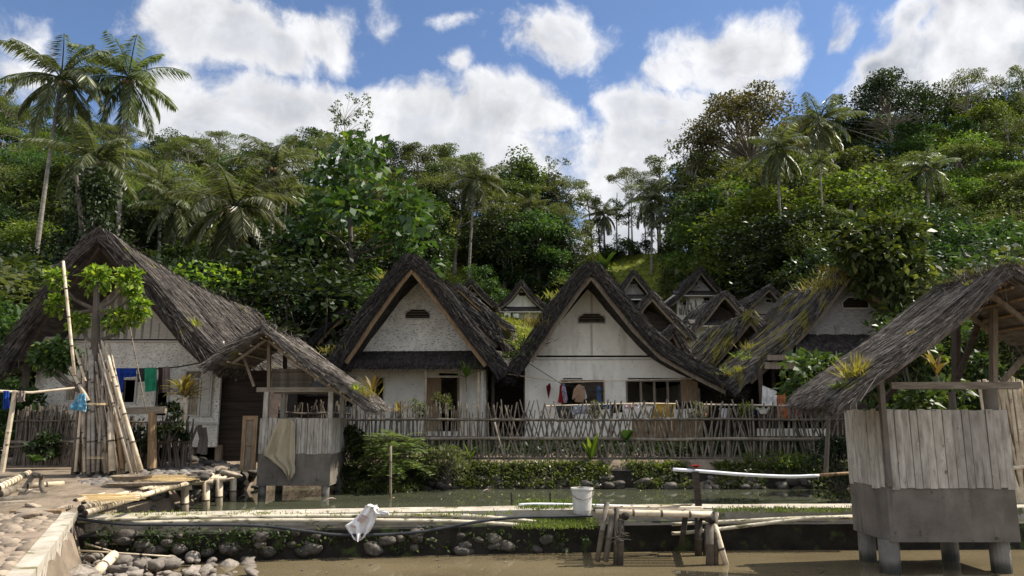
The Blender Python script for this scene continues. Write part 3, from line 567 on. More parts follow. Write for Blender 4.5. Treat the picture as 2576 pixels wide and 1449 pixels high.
def small_house(label, uv, Y, over, L, vb, thick, gmat, wmat, lower=None, ventspec=None, ns=700, mat='thatch_dark', w=.05, seed=1, pent=True, windows=(), batten=False, lean=.3, sag=.1, zfloor=None, bmat='wood', capoff=None, group=HGRP):
    Yf = Y - over; a = P(*uv[len(uv) // 2], Y); xs_ = [P(u, v, Yf).x for u, v in uv]; z0 = hz(a.x, Y) - .2 if zfloor is None else zfloor
    t = thing('thatched_house', label, 'house', (a.x, Y, z0), group)
    surf, sa, _ = roof_build(t, uv, Yf, L + over, thick, lean, ns, mat, sag, w, seed, name='roof', bmat=bmat)
    zb = P(uv[0][0], vb, Y).z; gp = gable_poly(surf, sa, zb, Y, thick, capoff=capoff)
    m = MB(); m.prism(gp, [p + V((0, .08, 0)) for p in gp]); m.build('gable_wall', K[gmat], t)
    x0, x1 = gp[0].x + .1, gp[-1].x - .1
    if lower: x0, x1 = P(lower[0], vb, Y).x, P(lower[1], vb, Y).x
    holes = [uvrect(*q[:4], Y) for q in windows]
    m = MB(); wallholes(m, x0, x1, z0, zb - .06, Y + .06, .08, holes); m.build('wall', K[wmat], t); shell(t, x0, x1, z0, zb - .06, Y + .06, L - .3, wmat)
    for q, h in zip(windows, holes):
        m = MB(); fr = .05
        for r in ((h[0] - fr, h[0], h[2] - fr, h[3] + fr), (h[1], h[1] + fr, h[2] - fr, h[3] + fr), (h[0], h[1], h[3], h[3] + fr), (h[0], h[1], h[2] - fr, h[2])): boxr(m, r, Y + .03, .06)
        wo = m.build('window', K['batten'], t)
        if len(q) > 4:
            s = MB(); wd = (h[1] - h[0]) * .5; boxr(s, (h[1] + .06, h[1] + .06 + wd, h[2], h[3]) if q[4] > 0 else (h[0] - .06 - wd, h[0] - .06, h[2], h[3]), Y + .01, .03); s.build('shutter', K[q[5]], wo)
    if pent:
        m = MB(); zz = zb; xa, xb = x0 - .35, x1 + .35; dz = thick * 1.0
        m.prism([V((xa, Y - .03, zz + .05)), V((xa - .05, Y - .75, zz - dz * .9)), V((xa - .05, Y - .75, zz - dz * 1.25)), V((xa, Y - .03, zz - .25))], [V((xb, Y - .03, zz + .05)), V((xb + .05, Y - .75, zz - dz * .9)), V((xb + .05, Y - .75, zz - dz * 1.25)), V((xb, Y - .03, zz - .25))])
        m.build('porch_roof', K['thatch_dark'], t); m = MB(); m.beam((xa, Y - .7, zz - dz * 1.25 - .06), (xb, Y - .7, zz - dz * 1.25 - .06), .07, .09); m.build('eave_beam', K['batten'], t)
    if ventspec: vent(t, *ventspec[:4], Y - .02, ventspec[4] if len(ventspec) > 4 else 2, shape=ventspec[5] if len(ventspec) > 5 else 'hex')
    if batten:
        ax = sum(p.x for p in gp) / len(gp); m = MB(); m.box((ax, Y - .012, (zb + ventz(gp)) / 2), (.04, .02, ventz(gp) - zb)); m.build('batten', K['batten'], t)
    return t, surf, sa
def ventz(gp): return max(p.z for p in gp) * .55 + min(p.z for p in gp) * .45
def pentstrip(t, x0, x1, Y, ztop, zbot, out, ns, seed, mat='thatch_dark', name='porch_roof', th=.16):
    rng = np.random.default_rng(seed); m = MB()
    f = lambda a, b: V((lerp(x0, x1, a), Y - out * b, lerp(ztop, zbot, b) + .05 * mnoise.noise(V((a * 14, b * 3, seed)))))
    m.grid(f, 30, 5); m.grid(lambda a, b: f(a, b) - V((0, -.02, th)), 30, 5); o2 = 150
    for i in range(29): m.f.append((i, i + 1, o2 + i + 1, o2 + i)); k = 120; m.f.append((k + i, o2 + k + i, o2 + k + i + 1, k + i + 1)); m.mi += [0, 0]
    bv = np.array([tuple(p) for p in m.v]); n = ns; a = rng.uniform(0, 1, n); b = rng.uniform(0, 1, n); p = np.stack([x0 + (x1 - x0) * a, Y - out * b, ztop + (zbot - ztop) * b - rng.uniform(-.02, th, n) * (b > .9)], -1)
    d = nrm(np.stack([rng.normal(0, .25, n), np.full(n, -out), np.full(n, zbot - ztop - .1)], -1)) * rng.uniform(.15, .4, (n, 1)); wv = np.stack([rng.uniform(.01, .025, n), 0 * a, 0 * a], -1); p[:, 2] += .02
    q = np.stack([p - wv, p + wv, p + d + wv * .4, p + d - wv * .4], 1).reshape(-1, 3); b0 = len(bv); me = bpy.data.meshes.new(name)
    me.from_pydata((np.concatenate([bv, q]) - np.array(ORG[t.name])).tolist(), [], m.f + [tuple(b0 + 4 * i + j for j in range(4)) for i in range(n)]); me.materials.append(K[mat]); return link(name, me, t)
def window_unit(t, r, Y, bars=0, mat='batten', panes=1, fr=.05):
    m = MB()
    for q in ((r[0] - fr, r[0], r[2] - fr, r[3] + fr), (r[1], r[1] + fr, r[2] - fr, r[3] + fr), (r[0], r[1], r[3], r[3] + fr), (r[0], r[1], r[2] - fr, r[2])): boxr(m, q, Y - .03, .07)
    for i in range(1, panes): x = lerp(r[0], r[1], i / panes); boxr(m, (x - .035, x + .035, r[2], r[3]), Y - .025, .06)
    o = m.build('window', K[mat], t)
    for i in range(bars): b = MB(); x = lerp(r[0], r[1], (i + .5) / bars); b.tube([(x, Y, r[2]), (x, Y, r[3])], .013, 5); b.build('window_bar', K['bamboo'], o)
    return o
# ---- the house with the woven white gable (between the bathing hut and the smooth white gable)
Y = 24.0; t = thing('thatched_house', 'house with speckled woven white gable and shaded porch, standing beside the smooth white gable', 'house', (P(1045, 900, Y).x, Y, 1.25), HGRP); HA = t
surfA, saA, _ = roof_build(t, [(824, 908), (868, 845), (905, 788), (968, 700), (1012, 645), (1036, 630), (1060, 645), (1112, 712), (1180, 800), (1225, 860), (1266, 912)], 22.6, 8, .42, .55, 8500, 'thatch_dark', .15, .022, 21, slen=(.5, 1.3), bmat='woodw')
m = MB(); m.puv([(898, 884), (1047, 697), (1199, 882)], Y, .08); m.build('gable_wall', K['weave'], t)
for u, v0, v1 in ((916, 858, 884), (1173, 850, 882)): m = MB(); boxr(m, uvrect(u - 1.5, u + 1.5, v0, v1, Y), Y - .02, .02); m.build('batten', K['batten'], t)
vent(t, 1051, 790, 62, 24, Y - .005, 3)
pentstrip(t, P(842, 885, Y).x, P(1262, 885, Y).x, Y - .02, P(1040, 884, Y).z, P(1040, 916, Y - .9).z, .95, 1500, 5)
m = MB(); yb = Y - .75; m.beam(P(855, 924, yb), P(1252, 921, yb), .09, .12); m.build('eave_beam', K['batten'], t)
Yw = Y + .35; x0, x1 = P(848, 1000, Yw).x, P(1222, 1000, Yw).x; zt = P(1000, 905, Yw).z
H1 = uvrect(939, 965, 951, 1022, Yw); H2 = uvrect(1075, 1151, 950, 1085, Yw); H3 = uvrect(1104, 1151, 939, 945, Yw); H4 = uvrect(862, 893, 951, 1024, Yw)
m = MB(); wallholes(m, x0, x1, 1.5, zt, Yw, .08, [H1, H2, H3, H4]); m.build('wall', K['white'], t); shell(t, x0, x1, 1.5, zt, Yw, 6.2, 'white')
for h in (H1, H4): window_unit(t, h, Yw)
m = MB(); boxr(m, (H2[0], lerp(H2[0], H2[1], .44), H2[2], H2[3]), Yw + .02, .04); d = m.build('door', K['woodw'], t); m = MB(); m.box((lerp(H2[0], H2[1], .39), Yw + .0, H2[2] + .85), (.03, .04, .12)); m.build('handle', K['darkwood'], d)
m = MB(); [boxr(m, (x - .035, x + .035, H2[2], H2[3]), Yw - .03, .06) for x in (H2[0] - .036, H2[1] + .036)]; m.build('door_frame', K['woodw'], t)
for u, mt_, r in ((1071, 'bamboo', .045), (1204, 'bamboo', .05), (1214, 'batten', .06)): m = MB(); p = P(u, 923, yb); m.culm((p.x, yb + .02, 1.3), (p.x, yb + .02, p.z - .06), r); m.build('porch_post', K[mt_], t)
# ---- the house with the smooth white gable
Y = 24.0; t = thing('thatched_house', 'house with smooth white gable and washing hung along its front, between two mossy valleys', 'house', (P(1490, 900, Y).x, Y, 1.25), HGRP); HB = t
surfB, saB, _ = roof_build(t, [(1291, 908), (1322, 862), (1355, 812), (1415, 727), (1455, 672), (1486, 646), (1519, 672), (1560, 728), (1609, 788), (1661, 852), (1713, 888), (1791, 926), (1866, 964)], 22.7, 8, .40, .6, 9000, 'thatch_dark', .15, .022, 22, slen=(.5, 1.3), bmat='wood')
m = MB(); m.puv([(1341, 894), (1487, 716), (1656, 894)], Y, .08); m.build('gable_wall', K['white'], t)
m = MB(); boxr(m, uvrect(1486, 1490, 715, 788, Y), Y - .02, .02); boxr(m, uvrect(1486, 1490, 815, 893, Y), Y - .02, .02); m.build('batten', K['batten'], t)
vent(t, 1488, 801, 68, 25, Y - .005, 3)
x0, x1 = P(1321, 1000, Y).x, P(1755, 1000, Y).x; zt = P(1488, 899, Y).z
W1 = uvrect(1416, 1516, 960, 1019, Y); W2 = uvrect(1579, 1712, 960, 1016, Y); s1 = uvrect(1416, 1465, 951, 954.5, Y); s2 = uvrect(1579, 1727, 951, 954.5, Y)
m = MB(); wallholes(m, x0, x1, 1.42, zt, Y - .02, .09, [W1, W2, s1, s2]); m.build('wall', K['white'], t); shell(t, x0, x1, 1.42, zt, Y, 6.3, 'white'); m = MB(); boxr(m, uvrect(1330, 1700, 886, 905, Y + .2), Y + .2, .1); m.build('gap_dark_strip', K['darkwood'], t)  # dark strip behind the slit stands in for the attic's darkness
m = MB(); boxr(m, uvrect(1343, 1654, 902, 906, Y), Y - .05, .03); m.build('batten', K['batten'], t)
wo = window_unit(t, W1, Y - .02, mat='woodw'); m = MB(); boxr(m, uvrect(1462, 1516, 961, 1019, Y), Y + .02, .03); m.build('shutter', K['darkwood'], wo)
wo = window_unit(t, W2, Y - .02, panes=4, mat='wood'); m = MB(); boxr(m, uvrect(1714, 1753, 950, 1012, Y), Y - .08, .04); m.build('shutter', K['woodw'], wo)
m = MB(); p = P(1758, 985, Y - .6); m.tube([(p.x, Y - .6, 1.3), (p.x, Y - .6, 3.0)], .05, 7); m.build('porch_post', K['bambgrey'], t)
for u in (1350, 1480, 1600, 1720): m = MB(); p = P(u, 1105, Y); m.box((p.x, Y + .2, 1.2), (.28, .28, .5)); m.build('foundation_stone', K['stonedark'], t)
# ---- the long thatched house with the plank gable
Y = 19.4; t = thing('thatched_house', 'large house under a long sagging grey thatch, plank gable half hidden by a pruned tree', 'house', (P(300, 900, Y).x, Y, 1.0), HGRP); HC = t
surfC, saC, _ = roof_build(t, [(8, 892), (40, 835), (92, 755), (165, 665), (222, 590), (246, 566), (275, 580), (322, 632), (385, 705), (452, 790), (500, 850), (556, 898)], 18.1, 9.8, .34, .9, 17000, 'thatch', .25, .020, 23, slen=(.6, 1.6), barge=True, bmat='darkwood', droopback=.35)
m = MB(); m.puv([(108, 853), (264, 668), (295, 668), (455, 848), (455, 853)], Y, .08)
m.build('gable_wall', K['batten'], t)
for i in range(17):
    u = 120 + i * 20; vtop = max(690 + abs(u - 280) * 1.02, 690); 
    if vtop < 846: m = MB(); boxr(m, uvrect(u - .45, u + .45, vtop, 852, Y), Y - .006, .006); m.build('batten', K['seam'], t)
x0, x1 = P(86, 1000, Y).x, P(553, 1000, Y).x; zt = P(300, 858, Y).z; z0 = 1.35
C1 = uvrect(168, 195, 960, 1006, Y); C2 = uvrect(309, 343, 956, 1012, Y); C3 = uvrect(390, 425, 956, 1045, Y); C4 = uvrect(474, 504, 956, 1044, Y)
m = MB(); wallholes(m, x0, x1, z0, zt, Y - .02, .09, [C1, C2, C3, C4]); m.build('wall', K['weave'], t); shell(t, x0, x1, z0, zt, Y, 8, 'plank')  # side walls in dark planks, colour standing in for porch shade
m = MB(); boxr(m, uvrect(95, 545, 845, 864, Y + .2), Y + .2, .1); m.build('gap_dark_strip', K['darkwood'], t)  # dark strip painted in for the shaded gap above the wall
m = MB(); boxr(m, uvrect(86, 553, 857, 862, Y), Y - .06, .04); boxr(m, uvrect(86, 553, 1062, 1068, Y), Y - .06, .04); m.build('batten', K['batten'], t)
window_unit(t, C1, Y - .02, 6); window_unit(t, C2, Y - .02); window_unit(t, C3, Y - .02); wo = window_unit(t, C4, Y - .02, 7)
m = MB(); r = uvrect(507, 539, 938, 1047, Y); boxr(m, r, Y - .09, .03)
for k in (0, 1, 2): boxr(m, (r[0] + .05, r[1] - .05, lerp(r[2], r[3], .04 + .33 * k), lerp(r[2], r[3], .29 + .33 * k)), Y - .105, .02)
m.build('shutter', K['batten'], wo)
m = MB(); boxr(m, uvrect(470, 506, 934, 951, Y), Y - .05, .03); m.build('lattice_panel', K['wood'], wo)
for u in (100, 230, 360, 480, 548): m = MB(); p = P(u, 1100, Y); m.box((p.x, Y + .15, 1.15), (.16, .16, .5)); m.build('stilt', K['wood'], t)
for u, yy in ((70, Y - .4),): m = MB(); p = P(u, 900, yy); m.tube([(p.x, yy, .9), (p.x, yy, p.z)], .09, 8); m.build('porch_post', K['bark'], t)
m = MB(); m.beam(P(52, 854, Y - .7), P(140, 856, Y - .7), .12, .16); m.build('eave_beam', K['batten'], t)
# dark panels standing in for the porch shade at its far side
m = MB(); xa, xb = P(557, 1000, Y + .25).x, P(672, 1000, Y + .25).x; m.box(((xa + xb) / 2, Y + .25, 2.1), (xb - xa, .08, 2.3)); m.box((xb, Y + 1.6, 2.1), (.08, 2.6, 2.3)); m.box(((xa + xb) / 2, Y + 1.6, 3.28), (xb - xa + .3, 3.2, .06)); m.build('porch_dark_panel', K['plank'], t)
# ---- the mossy roofed house beside the glossy tree
Y = 22.6; t = thing('thatched_house', 'grey gabled house under a steep moss-striped roof, glossy tree leaning over its ridge', 'house', (P(2130, 900, Y).x, Y, 1.1), HGRP); HE = t
surfE, saE, _ = roof_build(t, [(1848, 952), (1900, 905), (1960, 856), (2020, 800), (2062, 745), (2098, 692), (2130, 655), (2172, 682), (2250, 745), (2325, 815), (2390, 875), (2450, 920)], 22.0, 4.6, .34, .25, 12000, 'thatch_moss', .12, .022, 24, slen=(.5, 1.3))
m = MB(); m.puv([(2030, 845), (2128, 712), (2160, 712), (2290, 845)], Y, .08); m.build('gable_wall', K['greyweave'], t)
vent(t, 2151, 762, 66, 28, Y - .005, 0)
pentstrip(t, P(1980, 845, Y).x, P(2290, 845, Y).x, Y - .02, P(2100, 842, Y).z, P(2100, 895, Y - 1).z, 1.0, 1500, 6, th=.2)
x0, x1 = P(1950, 1000, Y).x, P(2290, 1000, Y).x; zt = P(2100, 862, Y).z; D1 = uvrect(1965, 2080, 935, 1090, Y)
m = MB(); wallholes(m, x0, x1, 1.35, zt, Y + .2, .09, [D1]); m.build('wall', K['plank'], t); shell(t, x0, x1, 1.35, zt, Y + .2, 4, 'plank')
m = MB(); boxr(m, uvrect(1932, 2040, 893, 906, Y - .9), Y - .9, .08); boxr(m, uvrect(1925, 2045, 911, 928, Y - .8), Y - .8, .06); m.build('eave_beam', K['wood'], t)
for u in (1911, 2044): m = MB(); p = P(u, 925, Y - .8); m.tube([(p.x, Y - .8, 1.1), (p.x, Y - .8, p.z)], .07, 8); m.build('porch_post', K['darkwood'], t)
m = MB(); xa, xb = P(1760, 1000, Y + 2).x, P(1950, 1000, Y + 2).x; m.box(((xa + xb) / 2, Y + 2, 2.4), (xb - xa, .08, 2.6)); m.build('porch_dark_panel', K['plank'], t)
# ---- the other houses, nearer rows first
small_house('dark thatched house whose ridge peeps over the woven white gable', [(985, 905), (1060, 810), (1137, 724), (1200, 790), (1275, 865)], 31, 1.0, 6, 880, .3, 'weave', 'weave', ns=900, seed=31)
small_house('low dark thatched house wedged in the valley between the two white gables', [(1150, 872), (1186, 815), (1217, 772), (1250, 815), (1300, 885)], 33, .9, 5, 850, .32, 'plank', 'plank', ns=700, seed=32)
small_house('small white vented gable half hidden by the long grey thatch', [(778, 858), (825, 806), (868, 771), (910, 815), (950, 860)], 31, .9, 6, 872, .26, 'white', 'white', ventspec=(870, 829, 32, 12, 3), ns=900, seed=33, bmat='woodw')
small_house('thatched house with pale gable, its verge running down beside the woven white gable roof', [(1055, 812), (1105, 755), (1152, 706), (1215, 765), (1292, 822)], 42, 1.0, 6, 800, .3, 'white', 'white', ns=800, seed=34, mat='thatch', bmat='woodw')
small_house('tiny house tip, farthest of the peaks beside the woven white gable', [(1080, 745), (1124, 700), (1170, 745)], 66, .8, 5, 740, .3, 'white', 'white', ns=400, seed=35)
small_house('far white house with a square gable window and rusty porch eave', [(1130, 762), (1162, 725), (1184, 697), (1210, 728), (1253, 768)], 60, .9, 6, 745, .34, 'white', 'woodw', ventspec=(1192, 731, 14, 9, 0), ns=500, seed=36)
small_house('far white gabled house with a small wedge vent and a line of washing', [(1240, 774), (1275, 748), (1312, 700), (1346, 745), (1380, 774)], 64, .9, 6, 773, .36, 'white', 'white', ventspec=(1314, 740, 26, 9, 0, 'trap'), ns=600, seed=37, lower=(1264, 1378), windows=[(1282, 1297, 787, 800, 1, 'greyweave')], bmat='wood')
small_house('red-brown plank house behind the grassy verge of the smooth white gable', [(1352, 800), (1385, 755), (1425, 712), (1465, 760), (1500, 800)], 46, .9, 6, 800, .3, 'woodw', 'woodw', ns=500, seed=38)
small_house('grey woven gabled house on the slope under the terraces', [(1540, 752), (1568, 712), (1594, 673), (1622, 708), (1672, 770)], 60, .9, 6, 742, .34, 'greyweave', 'damearth', ventspec=(1592, 712, 28, 6, 0), ns=600, seed=39, batten=True)
small_house('dark plank gabled house behind the long verge of the smooth white gable', [(1575, 815), (1610, 760), (1642, 728), (1690, 782), (1748, 842)], 40, .9, 6, 838, .3, 'plank', 'plank', ns=900, seed=40, mat='thatch', capoff=.5)
small_house('little hooded thatch gable squeezed between larger roofs', [(1648, 872), (1672, 838), (1692, 811), (1708, 830), (1730, 872)], 30, 1.0, 4, 905, .22, 'plank', 'plank', ns=900, seed=41, mat='thatch', pent=False)
small_house('far white cottage with blue-grey shutters and a side lean-to', [(1676, 764), (1700, 745), (1735, 710), (1762, 666), (1788, 698), (1818, 732)], 62, .9, 6, 733, .34, 'greyweave', 'white', ventspec=(1760, 700, 24, 9, 0, 'oct'), ns=700, seed=42, lower=(1702, 1806), windows=[(1712, 1726, 749, 767, 1, 'greyweave'), (1772, 1786, 749, 767)], batten=True)
small_house('plank gabled house with horizontal dark boards, next to the mossy roof', [(1732, 832), (1775, 785), (1806, 742), (1824, 726), (1850, 752), (1902, 812)], 44, .9, 6, 806, .3, 'plank', 'weave', ns=900, seed=43, mat='thatch', capoff=.35, lower=(1745, 1895))
small_house('narrow thatched house with a dark open gable, tucked against the mossy roof', [(1740, 945), (1790, 890), (1840, 830), (1885, 773), (1915, 800), (1950, 850)], 27, 1.0, 4, 930, .3, 'plank', 'plank', ns=2200, seed=44, mat='thatch_moss', w=.045, pent=False, capoff=.6)
small_house('pale board house with a round gable hole behind the mossy ridge', [(1872, 770), (1905, 740), (1938, 710), (1962, 738), (2000, 780)], 50, .9, 6, 790, .3, 'plankpale', 'plankpale', ventspec=(1933, 757, 16, 10, 0, 'oct'), ns=600, seed=45, mat='thatch', pent=False)

t = thing('shade_filler', 'made-up dark plank block for the shade behind the smaller bathing hut', 'filler', P(720, 1000, 23) - V((0, 0, 2)))  # dark block added to stand in for the gloom behind the hut
x0, x1 = P(600, 1000, 23).x, P(842, 1000, 23).x
m = MB(); m.box(((x0 + x1) / 2, 24, 2.0), (x1 - x0, 2, 2.0)); m.build('wall', K['plank'], t); pentstrip(t, x0 - .2, x1 + .2, 25.2, 3.55, 2.9, 2.7, 900, 13, name='roof')
# shed added to stand in for the passage's shade
t = thing('shade_filler', 'added dark shed filling the passage between the two white gabled houses', 'filler', P(1275, 1000, 27) - V((0, 0, 2)))
x0, x1 = P(1205, 1000, 27).x, P(1345, 1000, 27).x
m = MB(); m.box(((x0 + x1) / 2, 28, 2.3), (x1 - x0, 2, 2.6)); m.build('wall', K['plank'], t); pentstrip(t, x0 - .2, x1 + .2, 29.2, 4.4, 3.3, 2.8, 900, 12, name='roof')
m = MB(); p = P(1240, 930, 25.2); m.tube([(p.x, 25.2, 1.2), (p.x, 25.2, p.z + .1)], .06, 7); m.build('post', K['bambgrey'], t)
# ------------------------------------------------------------------ rocks
def rock_mesh(seed, mat, sub=3, flat=.7, rough=.28, name='rock'):
    import bmesh
    bm = bmesh.new(); bmesh.ops.create_icosphere(bm, subdivisions=sub, radius=1); o = V((seed * 3.7, seed * 1.3, 0))
    for v in bm.verts:
        d = v.co.normalized(); k = 1 + rough * mnoise.noise(d * 1.1 + o) + rough * .35 * mnoise.noise(d * 2.7 + o); v.co = V((d.x * k * 1.15, d.y * k * .9, d.z * k * flat))
    me = bpy.data.meshes.new(name); bm.to_mesh(me); bm.free(); me.materials.append(K[mat]); me.polygons.foreach_set('use_smooth', [True] * len(me.polygons)); return me
RK = [rock_mesh(i, 'stone') for i in range(6)]; RKD = [rock_mesh(i + 10, 'stonedark') for i in range(5)]; RKF = [rock_mesh(i + 20, 'flatstone', flat=.32) for i in range(4)]
RKA = [rock_mesh(i + 30, 'stone', sub=2, rough=.75) for i in range(4)]
def rock(p, r, protos, label, group, cat='stone', name='rock', sink=.25, parent=None, sq=None):
    o = link(name, RD.choice(protos), None if parent is None else parent, label=label if parent is None else None, cat=cat if parent is None else None, group=group if parent is None else None)
    p = V(p); o.location = (p + V((0, 0, r * .6 - sink * r))) - (ORG[parent.name] if parent else V((0, 0, 0)))
    s = r * RD.uniform(.85, 1.15); o.scale = (s * RD.uniform(.85, 1.25), s * RD.uniform(.85, 1.2), s * RD.uniform(.8, 1.15)); o.rotation_euler = (RD.uniform(-.3, .3), RD.uniform(-.3, .3), RD.uniform(0, 6.28)); return o
# ------------------------------------------------------------------ path and its retaining wall
def ribbon(mb, path, prof, mi=0):
    n = len(prof); vs = []
    for i, (x, y) in enumerate(path):
        a, b = path[max(i - 1, 0)], path[min(i + 1, len(path) - 1)]; d = V((b[0] - a[0], b[1] - a[1], 0)).normalized(); s = V((d.y, -d.x, 0))
        vs += [V((x, y, 0)) + s * p + V((0, 0, z + .012 * mnoise.noise(V((x * 4, y * 4, p * 3))))) for p, z in prof]
    mb.add(vs, [(i * n + j, i * n + (j + 1) % n, (i + 1) * n + (j + 1) % n, (i + 1) * n + j) for i in range(len(path) - 1) for j in range(n)] + [tuple(range(n)), tuple(range((len(path) - 1) * n, len(path) * n))[::-1]], mi)
EP = [(interp(EDGE, y), y) for y in (2.2, 3, 3.7, 4.3, 5, 5.6, 6.2, 6.88, 7.5, 8.2, 9, 9.8, 10.4, 11.05)]
mb = MB(); pts = [(x - .05, y) for x, y in EP]; NP = len(pts)
mb.add([(x, y, .705) for x, y in pts] + [(-16, y, .705) for x, y in pts] + [(-16, -5, .705), (-1.7, -5, .705)], [(i, NP + i, NP + i + 1, i + 1)[::-1] for i in range(NP - 1)] + [(0, 2 * NP + 1, 2 * NP, NP)])
mb.build('path', K['earth'], org=(0, 0, .7), kind='structure', label='sunlit cobbled footpath beside the front pond')
t = thing('retaining_wall', 'stained whitewashed retaining wall holding the cobbled path above the front pond', 'wall', (EP[7][0], EP[7][1], -.6))
m = MB(); ribbon(m, EP, [(-.22, .66), (0.0, .66), (0.0, -.6), (-.22, -.6)]); m.build('wall_face', K['plaster'], t)
m = MB(); ribbon(m, EP, [(-.16, .765), (.03, .765), (.035, .668), (-.16, .668)]); m.build('coping', K['coping'], t)
def cobbles(name, pts, r, mat, label, org):
    vs, fs = [], []
    for (x, y, z) in pts:
        rr = r * RD.uniform(.5, 1.3); a0 = RD.uniform(0, 6); el = RD.uniform(.65, 1); h = rr * RD.uniform(.3, .6); b = len(vs); tilt = RD.uniform(-.1, .1)
        for k, (q, hh) in enumerate(((1.0, -.25), (.85, .45), (.5, .85))):
            for j in range(8):
                a = j * .7854; xx, yy = math.cos(a) * rr * q, math.sin(a) * rr * q * el; c, s = math.cos(a0), math.sin(a0); vs.append((x + xx * c - yy * s, y + xx * s + yy * c, z + h * hh + xx * tilt))
        vs.append((x, y, z + h)); fs += [(b + k * 8 + j, b + k * 8 + (j + 1) % 8, b + k * 8 + 8 + (j + 1) % 8, b + k * 8 + 8 + j) for k in (0, 1) for j in range(8)] + [(b + 16 + j, b + 16 + (j + 1) % 8, b + 24) for j in range(8)]
    m = MB(); m.v = vs; m.f = fs; m.mi = [0] * len(fs); return m.build(name, K[mat], org=org, smooth=True, kind='stuff', label=label)
pts = []
y = 5.2
while y < 11.1:
    x = interp(EDGE, y) - .27 + RD.uniform(-.05, 0)
    while x > -10.5:
        if mnoise.noise(V((x * .8, y * .8, 0))) > -.38 or y < 9: pts.append((x, y + RD.uniform(-.055, .055), .70))
        x -= RD.uniform(.10, .21)
    y += .125
cobbles('cobblestones', pts, .085, 'cobble', 'rounded cobblestones set into the sunlit footpath', (-6, 8, .7))
pts = []
for i in range(900):
    u, v = RD.uniform(195, 600), RD.uniform(1183, 1222); p = G(u, v, .86)
    if p.x < -6.3 and all((p.x - q[0]) ** 2 + (p.y - q[1]) ** 2 > .017 for q in pts): pts.append((p.x, p.y, hz(p.x, p.y) + .0))
cobbles('cobblestones', pts, .095, 'cobblegrey', 'dark grey cobbles laid around the foot of the pole bundle', (-8, 14, .9))
for i, (u, v, r) in enumerate([(95, 1290, .3), (150, 1283, .26), (200, 1252, .22), (175, 1268, .24), (120, 1262, .25), (60, 1300, .3), (235, 1244, .2), (150, 1250, .2), (90, 1275, .22), (210, 1275, .2), (250, 1225, .2), (190, 1232, .2), (140, 1238, .22), (300, 1222, .18)]):
    p = G(u, v, .72); rock((p.x, p.y, .7), r * .68, RKF, 'flat tan stone bedded in bare earth between the cobbled path and the bamboo deck', 'flat stones in the earth by the deck', sink=.5)
for i in range(22):
    u, v = RD.uniform(480, 598), RD.uniform(1160, 1205); p = G(u, v, .95); rock((p.x, p.y, hz(p.x, p.y)), RD.uniform(.07, .17), RKD + RKF, 'stone of the rough steps before the dark porch of the long thatched house', 'stones of the rough porch steps', sink=.3)
# ------------------------------------------------------------------ dam between the ponds
DP = [(x, interp(DAMF, x)) for x in list(np.arange(-6.7, 9.1, .45))]
t = thing('pond_dam', 'dark mossy stone dam with a pale worn top, dividing the two ponds', 'dam', (0, 12.2, -.6))
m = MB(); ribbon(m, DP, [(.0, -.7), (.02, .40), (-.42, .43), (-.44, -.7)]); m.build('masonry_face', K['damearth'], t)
m = MB(); ribbon(m, DP, [(-.445, .60), (-.90, .615), (-.92, -.7), (-.445, -.7)]); m.build('coping', K['coping'], t)
for i in range(46):
    u = RD.uniform(225, 1480); Yd = interp(DAMF, (u - 1288) / F * 12); p = P(u, RD.uniform(1338, 1392), Yd); r_ = RD.uniform(.05, .15); o = rock(p + V((0, r_ * .35, 0)), r_, RKD, None, None, parent=t, name='stone', sink=.6)
t = thing('earth_bank', 'dark bank facing added for the shade under the deck and the smaller bathing hut', 'bank', (-6.9, 15, -.5)); m = MB(); ribbon(m, [(interp(EDGE, y) + .12, y) for y in np.arange(15.4, 19.9, .5)], [(-.5, .93), (0, .86), (.12, -.6), (-.5, -.6)]); m.build('bank_face', K['damearth'], t); m = MB(); ribbon(m, [(interp(EDGE, y) + .12, y) for y in np.arange(11.4, 15.3, .5)], [(-.4, .70), (0, .66), (.12, -.6), (-.4, -.6)]); m.build('bank_face', K['damearth'], t)  # dark facing added to stand in for the shade under the deck
for i in range(40): y = RD.uniform(12, 19.5); r_ = RD.uniform(.07, .16); rock((interp(EDGE, y) + .16, y, RD.uniform(.25, .75)), r_, RKD, None, None, parent=t, name='stone', sink=.6)
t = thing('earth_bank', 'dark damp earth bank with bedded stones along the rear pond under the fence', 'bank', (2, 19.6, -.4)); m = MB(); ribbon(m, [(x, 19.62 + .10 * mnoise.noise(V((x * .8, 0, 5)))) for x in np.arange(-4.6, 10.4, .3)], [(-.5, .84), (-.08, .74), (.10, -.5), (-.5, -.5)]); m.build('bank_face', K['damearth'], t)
# rubble heap in the water by the path wall
pts = []
for i in range(2600):
    if len(pts) >= 210: break
    u, v = RD.uniform(196, 640), RD.uniform(1352, 1452)
    if (v - 1352) / 100 > 1.15 - (u - 196) / 520 and RD.random() < .9: continue
    z = .16 * max(0, 1 - (u - 196) / 460) + RD.uniform(-.06, .06); p = G(u, v, z); r = RD.choice([.04, .05, .06, .075, .09, .12]) * RD.uniform(.8, 1.15)
    if p.y > interp(DAMF, p.x) - .05 or any((p.x - q[0]) ** 2 + (p.y - q[1]) ** 2 < (.75 * (r + q[2])) ** 2 for q in pts): continue
    pts.append((p.x, p.y, r)); rock((p.x, p.y, z - .05), r, RK if RD.random() < .6 else RKA, 'river stone of the loose rubble heap at the water under the path wall', 'stones of the rubble heap')
def culm_thing(a, b, r, mat, label, cat='bamboo pole', group=None, name='bamboo_pole', n=9, sag=0, taper=.92, node=.35):
    m = MB(); m.culm(a, b, r, node, n, sag, taper, 1); return m.build(name, [K[mat], K['hole'], K['node']], org=a, smooth=True, label=label, cat=cat, group=group)
